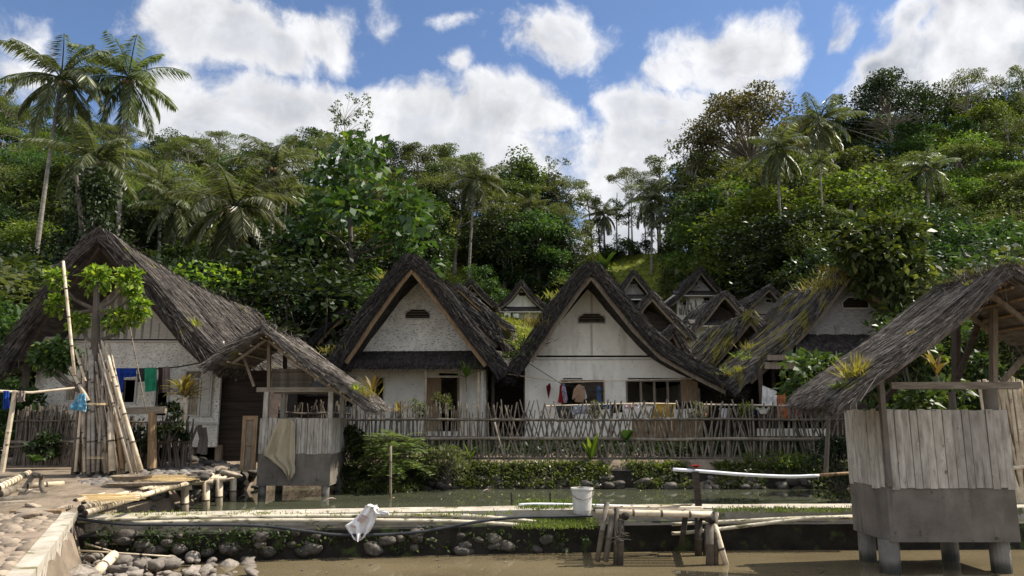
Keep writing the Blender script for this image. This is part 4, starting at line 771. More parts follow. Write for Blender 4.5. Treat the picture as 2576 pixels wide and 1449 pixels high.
culm_thing(G(232, 1452, .12), G(287, 1396, .3), .075, 'bamboo', 'short sawn bamboo log lying on top of the rubble heap')
culm_thing(G(192, 1356, .3), G(224, 1362, .28), .09, 'bamboo', 'stub of thick bamboo poking out of the wall corner above the rubble')
for i, (a, b) in enumerate((((215, 1368), (300, 1392)), ((240, 1366), (365, 1372)), ((200, 1385), (430, 1400)))): culm_thing(G(*a, .34), G(*b, .22), .014, 'bamboo', 'thin dry cane lying across the rubble heap stones', 'cane', 'thin canes on the rubble heap', 'cane', 5)
# ------------------------------------------------------------------ pipes, hose
def pipe(pts, r, mat, label, cat='pipe', name='pipe', n=8):
    q = []
    for i in range(len(pts) - 1):
        for s in np.linspace(0, 1, 5)[:-1]:
            p0, p1, p2, p3 = pts[max(i - 1, 0)], pts[i], pts[i + 1], pts[min(i + 2, len(pts) - 1)]
            q.append(.5 * ((2 * p1) + (p2 - p0) * s + (2 * p0 - 5 * p1 + 4 * p2 - p3) * s * s + (3 * p1 - p0 - 3 * p2 + p3) * s ** 3))
    q.append(pts[-1]); m = MB(); m.tube(q, r, n); return m.build(name, K[mat], org=q[0], smooth=True, label=label, cat=cat)
YD = lambda u: interp(DAMF, (u - 1288) / F * 11.9)
PP = lambda l, dy: [P(u, v, YD(u) + dy) for u, v in l]
pipe(PP([(196, 1310), (430, 1303), (700, 1299), (950, 1297), (1130, 1296), (1250, 1303), (1320, 1310), (1486, 1332)], .12), .031, 'pvc', 'upper weathered pipe lying on the dam ledge, with moss stains', name='water_pipe')
pipe(PP([(330, 1316), (520, 1311), (700, 1309), (940, 1309), (1150, 1312), (1300, 1321), (1486, 1340)], .02), .031, 'pvc', 'lower weathered pipe along the dam front edge, below its twin', name='water_pipe')
pipe(PP([(190, 1304), (300, 1318), (430, 1320), (640, 1322), (760, 1335), (862, 1346), (1017, 1342), (1120, 1328), (1198, 1313), (1300, 1302), (1400, 1300), (1490, 1297)], -.12), .022, 'rubber', 'long black hose sagging across the dam face', 'hose', 'hose')
pipe(PP([(1690, 1319), (1810, 1313), (1987, 1304), (2090, 1301), (2165, 1298)], -.05), .028, 'pvc', 'upper old pipe along the dam between the plank bridge and the pier hut', name='water_pipe')
pipe(PP([(1690, 1342), (1725, 1340), (1860, 1325), (1987, 1309), (2080, 1302), (2165, 1303)], -.12), .029, 'pvc', 'lower old pipe bowing under the plank bridge toward the pier hut', name='water_pipe')
pipe(PP([(1305, 1270), (1360, 1268), (1489, 1271), (1630, 1275), (1760, 1277), (1900, 1276)], .8), .022, 'pvcwhite', 'slim white pipe along the rear edge of the dam behind the bucket', name='water_pipe')
pipe([P(u, v, 12.75) for u, v in [(1693, 1181), (1770, 1186), (1870, 1194), (1987, 1199), (2060, 1196)]], .028, 'pvcwhite', 'bowed white pipe held up by a leaning stake over the rear pond', name='water_pipe')
culm_thing(P(2040, 1197, 12.75), P(2162, 1188, 12.75), .026, 'woodw', 'brown bamboo tip carrying the white pipe on to the pier hut')
m = MB(); m.beam(P(1749, 1186, 12.7), P(1760, 1300, 12.7), .10, .07); m.build('stake', K['darkwood'], label='dark leaning stake that props the bowed white pipe', cat='stake')
m = MB(); c = P(1751, 1178, 12.7)
for k in range(5): curved_leaf(m, c, k * 1.3, .6, .12, .09, .8)
m.build('rag', K['red'], label='crumpled red wrapper tied where the white pipe meets its stake', cat='rag')
# ------------------------------------------------------------------ little bamboo landing by the dam
t = thing('bamboo_landing', 'small rickety bamboo landing on crooked posts, reaching from the dam over the front pond', 'landing', P(1650, 1400, 11.4) - V((0, 0, .6)))
def part_culm(name, a, b, r, mat='bambgrey', **k): m = MB(); m.culm(a, b, r, k.pop('node', .35), k.pop('n', 9), 0, .95, 1); return m.build(name, [K[mat], K['hole'], K['node']], t, smooth=True)
Yb = 11.25
part_culm('deck_pole', P(1522, 1288, Yb), P(1806, 1296, Yb), .046, 'bamboo')
for i in range(7): part_culm('deck_pole', P(1500 + RD.uniform(-8, 20), 1287 - i * 1.6, Yb + .16 + i * .13), P(1790 + RD.uniform(-20, 15) - i * 6, 1292 - i * 2.6, Yb + .16 + i * .13), .036, RD.choice(['bamboo', 'bambgrey']))
m = MB()
for i in range(16): a = P(1735 + RD.uniform(-8, 6), 1268 + RD.uniform(0, 9), Yb + .9); b = P(1560 + RD.uniform(-40, 40), 1282 + RD.uniform(0, 5), Yb + .45); m.beam(a, b, .035, .008)
m.build('split_strips', K['bambgrey'], t)
part_culm('crossbeam', P(1573, 1299, Yb - .12), P(1545, 1288, Yb + 1.2), .058, 'bambdark'); part_culm('crossbeam', P(1790, 1309, Yb - .1), P(1760, 1296, Yb + 1.2), .052, 'bambdark')
for a, b, r, mt_ in (((1527, 1262), (1502, 1412), .04, 'bambgrey'), ((1540, 1300), (1523, 1412), .045, 'bambdark'), ((1551, 1276), (1549, 1428), .04, 'bambgrey'), ((1562, 1310), (1560, 1428), .05, 'bambdark'), ((1799, 1287), (1801, 1424), .04, 'bambgrey'), ((1786, 1318), (1786, 1424), .065, 'bambdark'), ((1796, 1316), (1834, 1446), .045, 'bamboo')): part_culm('post', P(*a, Yb - .03), P(*b, Yb - .03), r, mt_)
for a, b, r in (((1757, 1302), (1757, 1408), .06), ((1778, 1325), (1774, 1405), .04), ((1724, 1300), (1714, 1372), .045)): part_culm('post', P(*a, Yb + .7), P(*b, Yb + .7), r, 'bambwet')
m = MB(); rr = np.random.default_rng(3)
for i in range(34): a = P(1556 + rr.normal(0, 8), 1352 + rr.normal(0, 5), Yb - .1); m.beam(a, a + V((rr.normal(0, .09), rr.normal(0, .03), rr.normal(0, .03))), .010, .004)
m.build('binding', K['bambgrey'], t)
# ------------------------------------------------------------------ bucket and sack, grass on the dam
t = thing('bucket', 'big cement-stained white bucket standing on the grassy part of the dam', 'bucket', P(1465, 1291, 12.55)); b = ORG[t.name]
m = MB(); k = pxm(1, 12.55); prof = [(20, 0), (22, 8), (23.3, 30), (25, 54), (27, 55), (27, 59), (24, 59), (23, 50), (19, 4)]; n = 24
vs = [b + V((r * k * math.cos(6.2832 * j / n), r * k * math.sin(6.2832 * j / n), h * k)) for r, h in prof for j in range(n)]
m.add(vs, [(i * n + j, i * n + (j + 1) % n, (i + 1) * n + (j + 1) % n, (i + 1) * n + j) for i in range(len(prof) - 1) for j in range(n)] + [tuple(range(n))[::-1], tuple((len(prof) - 1) * n + j for j in range(n))]); m.build('pail', K['bucket'], t, smooth=False)
m = MB(); m.tube([b + V((27.5 * k * math.cos(a), -27.5 * k * math.sin(a), (50 - 16 * math.sin(a)) * k)) for a in np.linspace(0, math.pi, 14)], .006, 5); m.build('handle', K['bambgrey'], t)
# sack: draped polygon with relief
def drape(uvL, uvR, Y, amp, nf, seed, nu=26, nv=40, th=.03, out=.0):
    """sheet between a left and a right outline (lists of uv from top to bottom), folds running down"""
    L_ = [P(u, v, Y) for u, v in uvL]; R_ = [P(u, v, Y) for u, v in uvR]
    def along(l, b): x = b * (len(l) - 1); i = min(int(x), len(l) - 2); return l[i].lerp(l[i + 1], x - i)
    def f(a, b):
        p = along(L_, b).lerp(along(R_, b), a); q = math.sin(a * nf * 6.283 + 1.7 * mnoise.noise(V((b * 2, seed, 0)))) * .6 + 1.4 * mnoise.noise(V((a * 5, b * 3, seed)))
        return p + V((0, -amp * q * (.4 + .6 * b) - out * math.sin(math.pi * a), 0))
    m = MB(); m.grid(f, nu, nv); m.grid(lambda a, b: f(a, b) + V((0, th, 0)), nu, nv); o = nu * nv
    for i in range(nu - 1): m.f.append((i, i + 1, o + i + 1, o + i)); k = (nv - 1) * nu; m.f.append((k + i, o + k + i, o + k + i + 1, k + i + 1)); m.mi += [0, 0]
    for j in range(nv - 1): m.f.append((j * nu, o + j * nu, o + j * nu + nu, j * nu + nu)); k = nu - 1; m.f.append((j * nu + k, j * nu + nu + k, o + j * nu + nu + k, o + j * nu + k)); m.mi += [0, 0]
    return m
t = thing('plastic_sack', 'limp white plastic sack with faded red print slung over the dam pipes', 'sack', P(920, 1356, 11.75))
m = drape([(921, 1272), (905, 1292), (886, 1310), (867, 1322), (876, 1338), (890, 1354), (902, 1358)], [(948, 1270), (949, 1284), (947, 1300), (941, 1318), (932, 1334), (918, 1352), (908, 1359)], 11.75, .055, 2.5, 5, 30, 44, .05, .10); o = m.build('bag', K['sack'], t, smooth=True)
m = drape([(917, 1275), (926, 1268), (940, 1280)], [(930, 1268), (952, 1278), (950, 1292)], 11.70, .05, 2, 9, 14, 14, .05, .05); m.build('bag_neck', K['sack'], t, smooth=True)
m = drape([(940, 1284), (958, 1284), (977, 1286)], [(944, 1298), (960, 1298), (979, 1296)], 11.72, .03, 2, 3, 12, 14, .04, .03); m.build('bag_tail', K['sack'], t, smooth=True)
for a, b in (((908, 1296), (925, 1303)), ((903, 1302), (918, 1310)), ((899, 1307), (911, 1314)), ((882, 1322), (893, 1326))): m = MB(); m.beam(P(*a, 11.63), P(*b, 11.63), .012, .035); m.build('print_mark', K['pink'], o)
def grass_patch(name, us, vs, z, n, L, W, mat, label, kind='stuff', seed=1, up=1.3, spread=.2, zf=None):
    rng = np.random.default_rng(seed); q = []
    for i in range(n):
        p = G(rng.uniform(*us), rng.uniform(*vs), z); 
        if zf: p.z = zf(p)
        q.append(blades(p, 5, L, W, rng, spread, up, .05))
    return link(name, quads_mesh(name, np.concatenate(q), K[mat]), kind=kind, label=label)
grass_patch('grass', (1305, 1495), (1276, 1320), .5, 1000, .055, .016, 'fern', 'short bright grass growing on the dam around the bucket', seed=2, zf=lambda p: .6 if p.y > interp(DAMF, p.x) + .44 else .44)
grass_patch('grass', (230, 1290), (1290, 1300), .6, 170, .05, .014, 'grass', 'thin moss and grass along the dam edge beside the pipes', seed=3)
rng = np.random.default_rng(44); q = []
for i in range(230):
    u = rng.uniform(215, 1490); p = P(u, rng.uniform(1326, 1380), YD(u) - .02); q.append(clump_leaves(p, .07, .8, 6, .07, .035, rng, up=-.2))
link('weeds', quads_mesh('weeds', np.concatenate(q), K['lf_mid']), kind='stuff', label='small weeds clinging to the shaded dam face')
grass_patch('grass', (1790, 2160), (1279, 1290), .6, 300, .05, .014, 'fern', 'grass fringe on the dam top next to the pier hut', seed=5)
# ------------------------------------------------------------------ bamboo deck with drying strips
DG = 'round poles of the drying deck'
deck = [((190, 1262), (560, 1181), .052), ((204, 1280), (572, 1186), .058), ((214, 1291), (420, 1228), .044), ((229, 1280), (582, 1187), .052), ((241, 1270), (590, 1189), .048), ((211, 1266), (566, 1184), .044), ((243, 1232), (540, 1179), .052), ((262, 1228), (548, 1180), .046), ((385, 1229), (598, 1181), .052), ((430, 1221), (604, 1182), .055)]
t = thing('bamboo_deck', 'low deck of round bamboo poles on posts, running from the path to the bathing hut', 'deck', G(400, 1230, .6), None)
for i, (a, b, r) in enumerate(deck): part_culm('deck_pole', G(*a, .76 + (i % 3) * .03), G(*b, .86 + (i % 3) * .03), r, 'bamboo', node=.42)
for (u, v1, v2, Y_) in ((466, 1222, 1287, 15.0), (519, 1209, 1284, 15.4), (552, 1201, 1275, 15.9), (587, 1187, 1261, 16.8)):
    part_culm('post', P(u, v2, Y_) - V((0, 0, .2)), P(u, v1, Y_), .075, 'bamboo', node=.5)
    part_culm('crossbeam', P(u + 20, v1 + 3, Y_ - .02), P(u - 190, v1 + 12, Y_ + .1), .055, 'bamboo', node=.5)
rng = np.random.default_rng(8)
for (us, vs, lab) in (((238, 318), (1243, 1260), 'fresh golden bamboo strips drying on the near end of the deck'), ((372, 470), (1194, 1210), 'fresh golden bamboo strips drying on the far half of the deck')):
    m = MB(); 
    for i in range(150):
        u = rng.uniform(*us); v = rng.uniform(*vs); p = G(u, v, .93 + rng.uniform(0, .06)); a = rng.normal(.15, .3); l = rng.uniform(.25, .6); d = V((math.cos(a) * .25 + .75 * rng.normal(0, .3), math.sin(a) + .9, rng.normal(0, .08))).normalized(); d2 = V((d.x + .9, d.y * .35, 0)).normalized(); m.beam(p - d2 * l / 2, p + d2 * l / 2, .013, .004)
    m.build('strip_pile', K['straw'], label=lab, cat='bamboo strips', group='bamboo strips drying on the deck')
def tray(c, rx, ry, h, label, ang=0):
    m = MB(); n = 28; vs = []; R = Matrix.Rotation(ang, 3, 'Z')
    for q, z in ((.1, .0), (.85, .0), (1, h), (.93, h), (.8, .02), (.1, .02)): vs += [c + R @ V((rx * q * math.cos(6.2832 * j / n), ry * q * math.sin(6.2832 * j / n), z)) for j in range(n)]
    m.add(vs, [(i * n + j, i * n + (j + 1) % n, (i + 1) * n + (j + 1) % n, (i + 1) * n + j) for i in range(5) for j in range(n)] + [tuple(range(n))[::-1], tuple(5 * n + j for j in range(n))]); return m.build('winnowing_tray', K['basket'], org=c, label=label, cat='tray', group='trays on the deck')
tray(G(331, 1207, .97), .36, .33, .08, 'round woven basket tray sitting on cobbles behind the deck'); tray(G(365, 1221, .95), .62, .17, .05, 'long shallow boat-shaped tray lying on the deck', .35)
# ------------------------------------------------------------------ the two bathing huts
def box_walls(t, x0, x1, y0, y1, z0, z1, th, mat, names):
    for nm, c, d in ((names[0], ((x0 + x1) / 2, y0 + th / 2, (z0 + z1) / 2), (x1 - x0, th, z1 - z0)), (names[1], (x0 + th / 2, (y0 + y1) / 2, (z0 + z1) / 2), (th, y1 - y0 - 2 * th, z1 - z0)), (names[1], (x1 - th / 2, (y0 + y1) / 2, (z0 + z1) / 2), (th, y1 - y0 - 2 * th, z1 - z0)), (names[2], ((x0 + x1) / 2, y1 - th / 2, (z0 + z1) / 2), (x1 - x0, th, z1 - z0))):
        m = MB(); m.box(c, d); m.build(nm, K[mat], t)
def cladding(t, a, b, z0, z1, n, name, seed, th=.025, jag=.03, mat='board', out=(0, -1, 0)):
    rd = random.Random(seed); a, b = V(a), V(b); d = (b - a); L = d.length; d.normalize(); o = V(out); m = MB(); x = 0; ws = [rd.uniform(.8, 1.2) for _ in range(n)]; k = L / sum(ws)
    for w in ws:
        w *= k; p0 = a + d * x; p1 = a + d * (x + w - .008); zz0 = z0 - rd.uniform(0, jag); zz1 = z1 + rd.uniform(-jag * .4, jag * .4); sh = rd.uniform(-.006, .006); of = o * rd.uniform(0, .012); e = d * rd.uniform(-.006, .006)
        f = [p0 + V((0, 0, zz0)), p1 + V((0, 0, zz0)), p1 + V((0, 0, zz1)) + e, p0 + V((0, 0, zz1)) + e]; md = (p0 + p1) / 2; bow = o * .012
        q0 = [p + of + o * .004 for p in f]; mids = [md + V((0, 0, zz0)) + of + bow + o * .004, md + V((0, 0, zz1)) + of + bow + e + o * .004]
        bk = [p - o * th + of for p in f]
        m.add([q0[0], mids[0], q0[1], q0[2], mids[1], q0[3], *bk], [(0, 1, 4, 5), (1, 2, 3, 4), (0, 6, 7, 2, 1), (2, 7, 8, 3), (3, 8, 9, 5, 4), (5, 9, 6, 0), (6, 9, 8, 7)]); x += w
    return m.build(name, K[mat], t)
# hut on piers (nearest)
Y0 = 10.5; fl, fr = P(2229, 1217, Y0), P(2552, 1217, Y0); x0, x1 = fl.x, fr.x; y1 = Y0 + 1.12; zt, zm_, zb = P(2390, 1031, Y0).z, P(2390, 1219, Y0).z, P(2390, 1364, Y0).z
t = thing('bathing_hut', 'larger bathing hut with grey bamboo boards, standing on cement piers in the front pond', 'hut', ((x0 + x1) / 2, Y0, -.6), 'bathing huts over the ponds'); HK = t
box_walls(t, x0, x1, Y0, y1, zb, zm_ + .02, .09, 'concrete', ('tank_front', 'tank_side', 'tank_rear')); m = MB(); m.box(((x0 + x1) / 2, (Y0 + y1) / 2, zb + .06), (x1 - x0 - .2, y1 - Y0 - .2, .08)); m.build('tank_floor', K['concrete'], t)
cladding(t, (x0 + .08, Y0 - .002, 0), (x1 + .01, Y0 - .002, 0), zm_ - .04, zt, 15, 'front_cladding', 4); cladding(t, (x0 - .002, y1, 0), (x0 - .002, Y0 + .02, 0), zm_ - .03, zt - .0, 8, 'side_cladding', 5, out=(-1, 0, 0), jag=.05); cladding(t, (x1 + .002, Y0, 0), (x1 + .002, y1, 0), zm_ - .03, zt, 8, 'side_cladding', 6, out=(1, 0, 0)); cladding(t, (x0, y1, 0), (x1, y1, 0), zm_ - .03, zt - .02, 15, 'rear_cladding', 7, out=(0, 1, 0))
m = MB(); m.box((x0 + .035, Y0 - .012, (zm_ + zt) / 2 + .18), (.07, .07, zt - zm_ + .4)); m.build('corner_post', K['concrete'], t)
for (px, py, r) in ((P(2243, 1400, Y0).x + .05, Y0 + .16, .135), (x0 + .14, y1 - .1, .12), (P(2540, 1400, Y0).x, Y0 + .2, .13), (x1 - .4, y1 - .1, .12)):
    m = MB(); m.tube([(px, py, -.7), (px, py, zb + .02)], r, 16); m.build('pier', K['pier'], t, smooth=False)
zbm = P(2400, 970, Y0).z
for (px, py) in ((x1 - .14, Y0 + .1), (x1 - .14, y1 - .1), (x0 + .1, y1 - .1)): m = MB(); m.tube([(px, py, zm_), (px, py, zbm - .05)], .085 if py < Y0 + .5 and px > x0 + 1 else .05, 14); m.build('column', K['concrete'], t, smooth=False)
m = MB(); a, b = P(2240, 970, Y0 + .1), P(2566, 969, Y0 + .1); m.beam(a, b, .07, .095); m.build('tie_beam', K['woodx'], t)
m = MB(); m.beam(P(2245, 972, y1 - .1), P(2560, 972, y1 - .1), .07, .09); m.build('tie_beam', K['woodx'], t)
m = MB(); m.beam(P(2499, 962, Y0 + .1), P(2499, 735, Y0 + .1), .07, .105); m.build('king_post', K['wood'], t)
m = MB(); m.beam(P(2405, 962, y1 - .1), P(2405, 800, y1 - .1), .07, .13); m.build('king_post', K['darkwood'], t)
for a, b in (((2230, 960), (2330, 868)), ((2410, 950), (2470, 790)), ((2520, 962), (2585, 890)), ((2260, 962), (2210, 1030))): m = MB(); m.beam(P(*a, Y0 + .55), P(*b, Y0 + .55), .05, .075); m.build('brace', K['darkwood' if a[0] < 2500 else 'wood'], t)
surfK, saK, _ = roof_build(t, [(2118, 982), (2142, 964), (2200, 922), (2300, 852), (2400, 780), (2480, 706), (2515, 673), (2540, 660), (2570, 674), (2640, 730), (2740, 820)], 9.75, 1.4, .17, .12, 20000, 'thatch_pale', .05, .008, 51, slen=(.5, 1.3), barge=False, rough=.035)
for s in list(np.linspace(.1, .92, 15)):
    m = MB(); p = V(surfK(s, .08, -.21)); q = V(surfK(s, .95, -.21)); m.tube([p, q], .022, 6); m.build('batten', K['woodw'], t)
for tt in (.3, .9):
    for lo, hi in ((.06, saK - .03), (saK + .03, .95)):
        m = MB(); k = [V(surfK(s, tt, -.27)) for s in np.linspace(lo, hi, 6)]; [m.beam(p, q, .05, .06) for p, q in zip(k, k[1:])]; m.build('rafter', K['wood'], t)
# hut at the far side
Y0 = 17.6; x0, x1 = P(650, 1130, Y0).x, P(833, 1130, Y0).x; y1 = Y0 + 1.5; zt, zm_, zb = P(740, 1052, Y0).z, P(740, 1138, Y0).z, P(740, 1222, Y0).z
t = thing('bathing_hut', 'smaller bathing hut with a torn cloth over its cement tank, beyond the bamboo deck', 'hut', ((x0 + x1) / 2, Y0, -.4), 'bathing huts over the ponds'); HJ = t
box_walls(t, x0, x1, Y0, y1, zb, zm_ + .02, .09, 'concrete', ('tank_front', 'tank_side', 'tank_rear')); m = MB(); m.box(((x0 + x1) / 2, (Y0 + y1) / 2, zb + .06), (x1 - x0 - .2, y1 - Y0 - .2, .08)); m.build('tank_floor', K['concrete'], t)
cladding(t, (x0, Y0 - .002, 0), (x1, Y0 - .002, 0), zm_ - .02, zt, 24, 'front_cladding', 14); cladding(t, (x1 + .002, Y0, 0), (x1 + .002, y1, 0), zm_ - .02, zt, 16, 'side_cladding', 15, out=(1, 0, 0)); cladding(t, (x0 - .002, y1, 0), (x0 - .002, Y0, 0), zm_ - .02, zt, 16, 'side_cladding', 16, out=(-1, 0, 0)); cladding(t, (x0, y1, 0), (x1, y1, 0), zm_ - .02, zt, 20, 'rear_cladding', 17, out=(0, 1, 0))
for px, py in ((x0 + .1, Y0 + .12), (x1 - .12, Y0 + .12), (x0 + .1, y1 - .1), (x1 - .1, y1 - .1)): m = MB(); m.tube([(px, py, -.5), (px, py, zb + .02)], .09, 14); m.build('pier', K['pier'], t, smooth=False)
zbm = P(740, 980, Y0).z
for px, py in ((x0 + .1, Y0 + .08), (x1 - .07, Y0 + .08), (x0 + .1, y1 - .1), (x1 - .1, y1 - .1)): m = MB(); m.box((px, py, (zm_ + zbm) / 2), (.11, .11, zbm - zm_ - .1)); m.build('corner_post', K['board'], t)
for py in (Y0 + .08, y1 - .1): m = MB(); m.beam((x0 - .14, py, zbm), (x1 + .08, py, zbm), .08, .11); m.build('tie_beam', K['woodx'], t)
m = MB(); m.beam(P(677, 976, Y0 + .08), P(677, 846, Y0 + .08), .07, .10); m.build('king_post', K['wood'], t); m = MB(); m.beam(P(717, 972, y1 - .1), P(717, 860, y1 - .1), .08, .12); m.build('king_post', K['darkwood'], t)
for a, b in (((639, 972), (612, 895)), ((690, 862), (795, 935))): m = MB(); m.beam(P(*a, Y0 + .1), P(*b, Y0 + .1), .04, .06); m.build('brace', K['wood'], t)
surfJ, saJ, _ = roof_build(t, [(534, 902), (566, 882), (610, 850), (645, 824), (660, 816), (678, 824), (712, 856), (775, 906), (840, 950), (885, 980), (920, 1006)], 17.1, 2.1, .16, .15, 7000, 'thatch_pale', .05, .018, 52, slen=(.4, 1.1), barge=False, rough=.035)
for s in list(np.linspace(.05, .93, 13)): m = MB(); m.tube([V(surfJ(s, .08, -.2)), V(surfJ(s, .95, -.2))], .025, 6); m.build('batten', K['bamboo'], t)
for lo, hi in ((.06, saJ - .03), (saJ + .03, .95)):
    m = MB(); k = [V(surfJ(s, .15, -.25)) for s in np.linspace(lo, hi, 6)]; [m.beam(p, q, .05, .06) for p, q in zip(k, k[1:])]; m.build('rafter', K['wood'], t)
for i in range(9): m = MB(); a, b = P(684, 932 + i * 5, Y0 + .35), P(790 - abs(i - 5) * 3, 930 + i * 5.2, Y0 + .35); m.culm(a, b, .035, .5); o = m.build('bamboo_pole', K['bambdark'], org=a, label='dark bamboo rod stored in the loft of the smaller bathing hut', cat='bamboo pole', group='rods stored in the hut loft')
m = MB(); r = uvrect(604, 650, 1046, 1182, Y0 + .15); boxr(m, r, Y0 + .15, .03)
t2 = thing('hut_door', 'leaning pale plank door panel beside the smaller bathing hut', 'door panel', (r[0], Y0 + .15, r[2])); m.build('panel', K['wood'], t2)
m = MB(); [boxr(m, q, Y0 + .115, .032) for q in ((r[0], r[0] + .09, r[2], r[3]), (r[1] - .09, r[1], r[2], r[3]), (r[0] + .09, r[1] - .09, r[3] - .09, r[3]), (r[0] + .09, r[1] - .09, lerp(r[2], r[3], .45), lerp(r[2], r[3], .45) + .03))]; m.build('frame', K['woodw'], t2)
m = drape([(704, 1052), (692, 1075), (679, 1105), (666, 1134), (662, 1146), (672, 1152), (686, 1164), (706, 1178), (722, 1196), (726, 1206)], [(734, 1053), (742, 1066), (741, 1090), (742, 1120), (742, 1150), (741, 1165), (743, 1178), (742, 1190), (734, 1204), (728, 1209)], Y0 - .09, .085, 2.6, 4, 34, 56, .012)
m.build('torn_cloth', K['burlap'], label='torn beige cloth hanging over the front of the smaller bathing hut', cat='cloth', smooth=True)
# ------------------------------------------------------------------ fences
def stake_fence(name, label, u0, u1, n, Y, vt, vb, mode, rails, mat='bambgrey', r=.023, seed=1, most=100, zb=None, dy=.0):
    rd = random.Random(seed); base = zb if zb is not None else P((u0 + u1) / 2, vb, Y).z; t = thing(name, label, 'fence', (P((u0 + u1) / 2, vb, Y).x, Y, base)); rest = MB()
    order = list(range(n)); rd.shuffle(order); keep = set(order[:most])
    for i in range(n):
        u = lerp(u0, u1, (i + rd.uniform(.1, .9)) / n); yy = Y + dy * (u - u0) / (u1 - u0); zt = P(u, vt + rd.uniform(-16, 16), yy).z; z0 = base - .08; x = P(u, vb, yy).x; md = mode(u)
        tl = (1 if i % 2 else -1) * rd.gauss(.25, .07) if md == 'x' else (rd.gauss(0, .07) if md == 'v' else rd.choice([rd.gauss(.02, .03), rd.gauss(.26, .08), rd.gauss(-.2, .08)]))
        h = zt - z0; a = V((x - tl * h * .5, yy + (.03 if i % 2 else -.03), z0)); b = V((x + tl * h * .5, yy + (.03 if i % 2 else -.03) + rd.gauss(0, .02), zt)); k = r * rd.uniform(.7, 1.35)
        md_ = a.lerp(b, .5) + V((rd.gauss(0, .015), 0, 0)); m = MB() if i in keep else rest; m.tube([a, md_, b], [k * 1.1, k, k * .85], 6)
        if i in keep: m.build('stake', K[mat], t)
    if rest.v: rest.build('stake', K[mat], t, kind='stuff')
    for v, rr in rails:
        pts = [P(u, v + rd.uniform(-2, 2), Y + dy * (u - u0) / (u1 - u0)) + V((0, -.06, 0)) for u in np.linspace(u0 - 4, u1 + 4, 9)]; m = MB(); m.tube(pts, [rr * rd.uniform(.85, 1.1) for _ in pts], 8); m.build('rail', K[mat], t)
    return t
stake_fence('bamboo_fence', 'long crooked bamboo stake fence along the leafy bank before the white gabled houses', 880, 2150, 205, 20.3, 1020, 1160, lambda u: 'v' if u < 1230 else 'x' if u < 1690 else 'm', [(1055, .035), (1104, .045), (1152, .03)], seed=2)
stake_fence('bamboo_fence', 'dark stick fence with rails, behind the pole bundle before the long thatched house', 34, 190, 58, 16.9, 1030, 1162, lambda u: 'v' if u < 80 else 'm', [(1058, .02), (1112, .035), (1122, .03)], mat='bambdark', seed=3)
stake_fence('bamboo_fence', 'gappy branch fence under the porch beam, between the pole bundle and the red-leaved plant', 300, 478, 62, 17.0, 1060, 1165, lambda u: 'm', [(1112, .03), (1062, .02)], mat='bambdark', seed=4)
stake_fence('bamboo_fence', 'tall bamboo screen at the photo edge, past the bathing hut on piers', 2500, 2640, 34, 13.5, 960, 1330, lambda u: 'v', [(1175, .04)], mat='bamboo', r=.03, seed=6)
stake_fence('bamboo_fence', 'row of pointed sticks seen through the smaller bathing hut', 640, 880, 40, 20.6, 1018, 1150, lambda u: 'm', [(1040, .03)], mat='bambdark', seed=7)
stake_fence('bamboo_fence', 'weathered stick fence in front of the far white cottage', 1708, 1800, 26, 60.5, 768, 790, lambda u: 'v', [], mat='bambdark', r=.07, seed=8)
m = MB(); m.beam(P(292, 1035, 16.4), P(418, 1031, 16.4), .12, .15); t = thing('porch_bench_beam', 'wide plank shelf on a post beside the pole bundle', 'shelf', P(383, 1180, 16.4)); m.build('plank', K['woodx'], t); m = MB(); m.culm(P(382, 1178, 16.4), P(384, 1036, 16.4), .10, .5); m.build('post', K['woodw'], t)
# clothes rail by the fence
t = thing('clothes_rail', 'slim bamboo clothes rail on a leaning post, near the pruned tree', 'clothes rail', P(8, 1190, 12.6)); m = MB(); m.culm(P(5, 1188, 12.6), P(38, 984, 12.6), .042, .5); m.build('post', K['bamboo'], t); m = MB(); m.culm(P(-40, 982, 12.5), P(187, 976, 13.6), .024, .6, 8, .06); m.build('rail', K['bamboo'], t)
for (u0, u1, v1, mt_, lb) in ((8, 20, 1030, 'blue', 'strip of blue cloth hanging from the slim clothes rail'), (45, 60, 1012, 'taupe', 'brown rag drooping from the slim clothes rail')): m = drape([(u0, 983), (u0 - 1, v1)], [(u1, 983), (u1 + 1, v1 - 3)], 12.6, .03, 2, u0, 10, 14); m.build('rag', K[mt_], label=lb, cat='cloth')
# ------------------------------------------------------------------ bundle of poles round the pruned tree
Y = 15.2
GB = 'poles leaning in the bundle round the pruned tree'
t = thing('pruned_tree', 'hard pruned tree with bright leaf tufts rising out of the pole bundle', 'tree', P(236, 1190, Y + .15)); m = MB(); tp = [P(236, 1190, Y + .15), P(237, 1000, Y + .1), P(240, 860, Y), P(242, 780, Y), P(243, 712, Y)]
m.tube(tp, [.11, .10, .085, .07, .05], 8)
TUFT = [((140, 703), .24, 3), ((142, 767), .25, 3), ((243, 706), .34, 4), ((325, 706), .33, 3), ((337, 748), .18, 3), ((352, 780), .25, 3), ((292, 809), .3, 3), ((199, 814), .25, 2), ((112, 893), .3, 1), ((150, 885), .34, 1), ((175, 905), .28, 1), ((92, 905), .2, 1), ((140, 930), .22, 0), ((205, 900), .16, 2), ((335, 800), .2, 2)]
for (uv, r, j) in TUFT:
    e = P(*uv, Y + (.1 if uv[1] < 870 else .35)); b = tp[min(3, max(1, j))] if j else tp[1]; mid = b.lerp(e, .5) + V((0, 0, -.12)); m.tube([b, mid, e], [.05, .035, .02], 6, False)
m.build('trunk', K['bark'], t); rng = np.random.default_rng(15); q = []; q2 = []
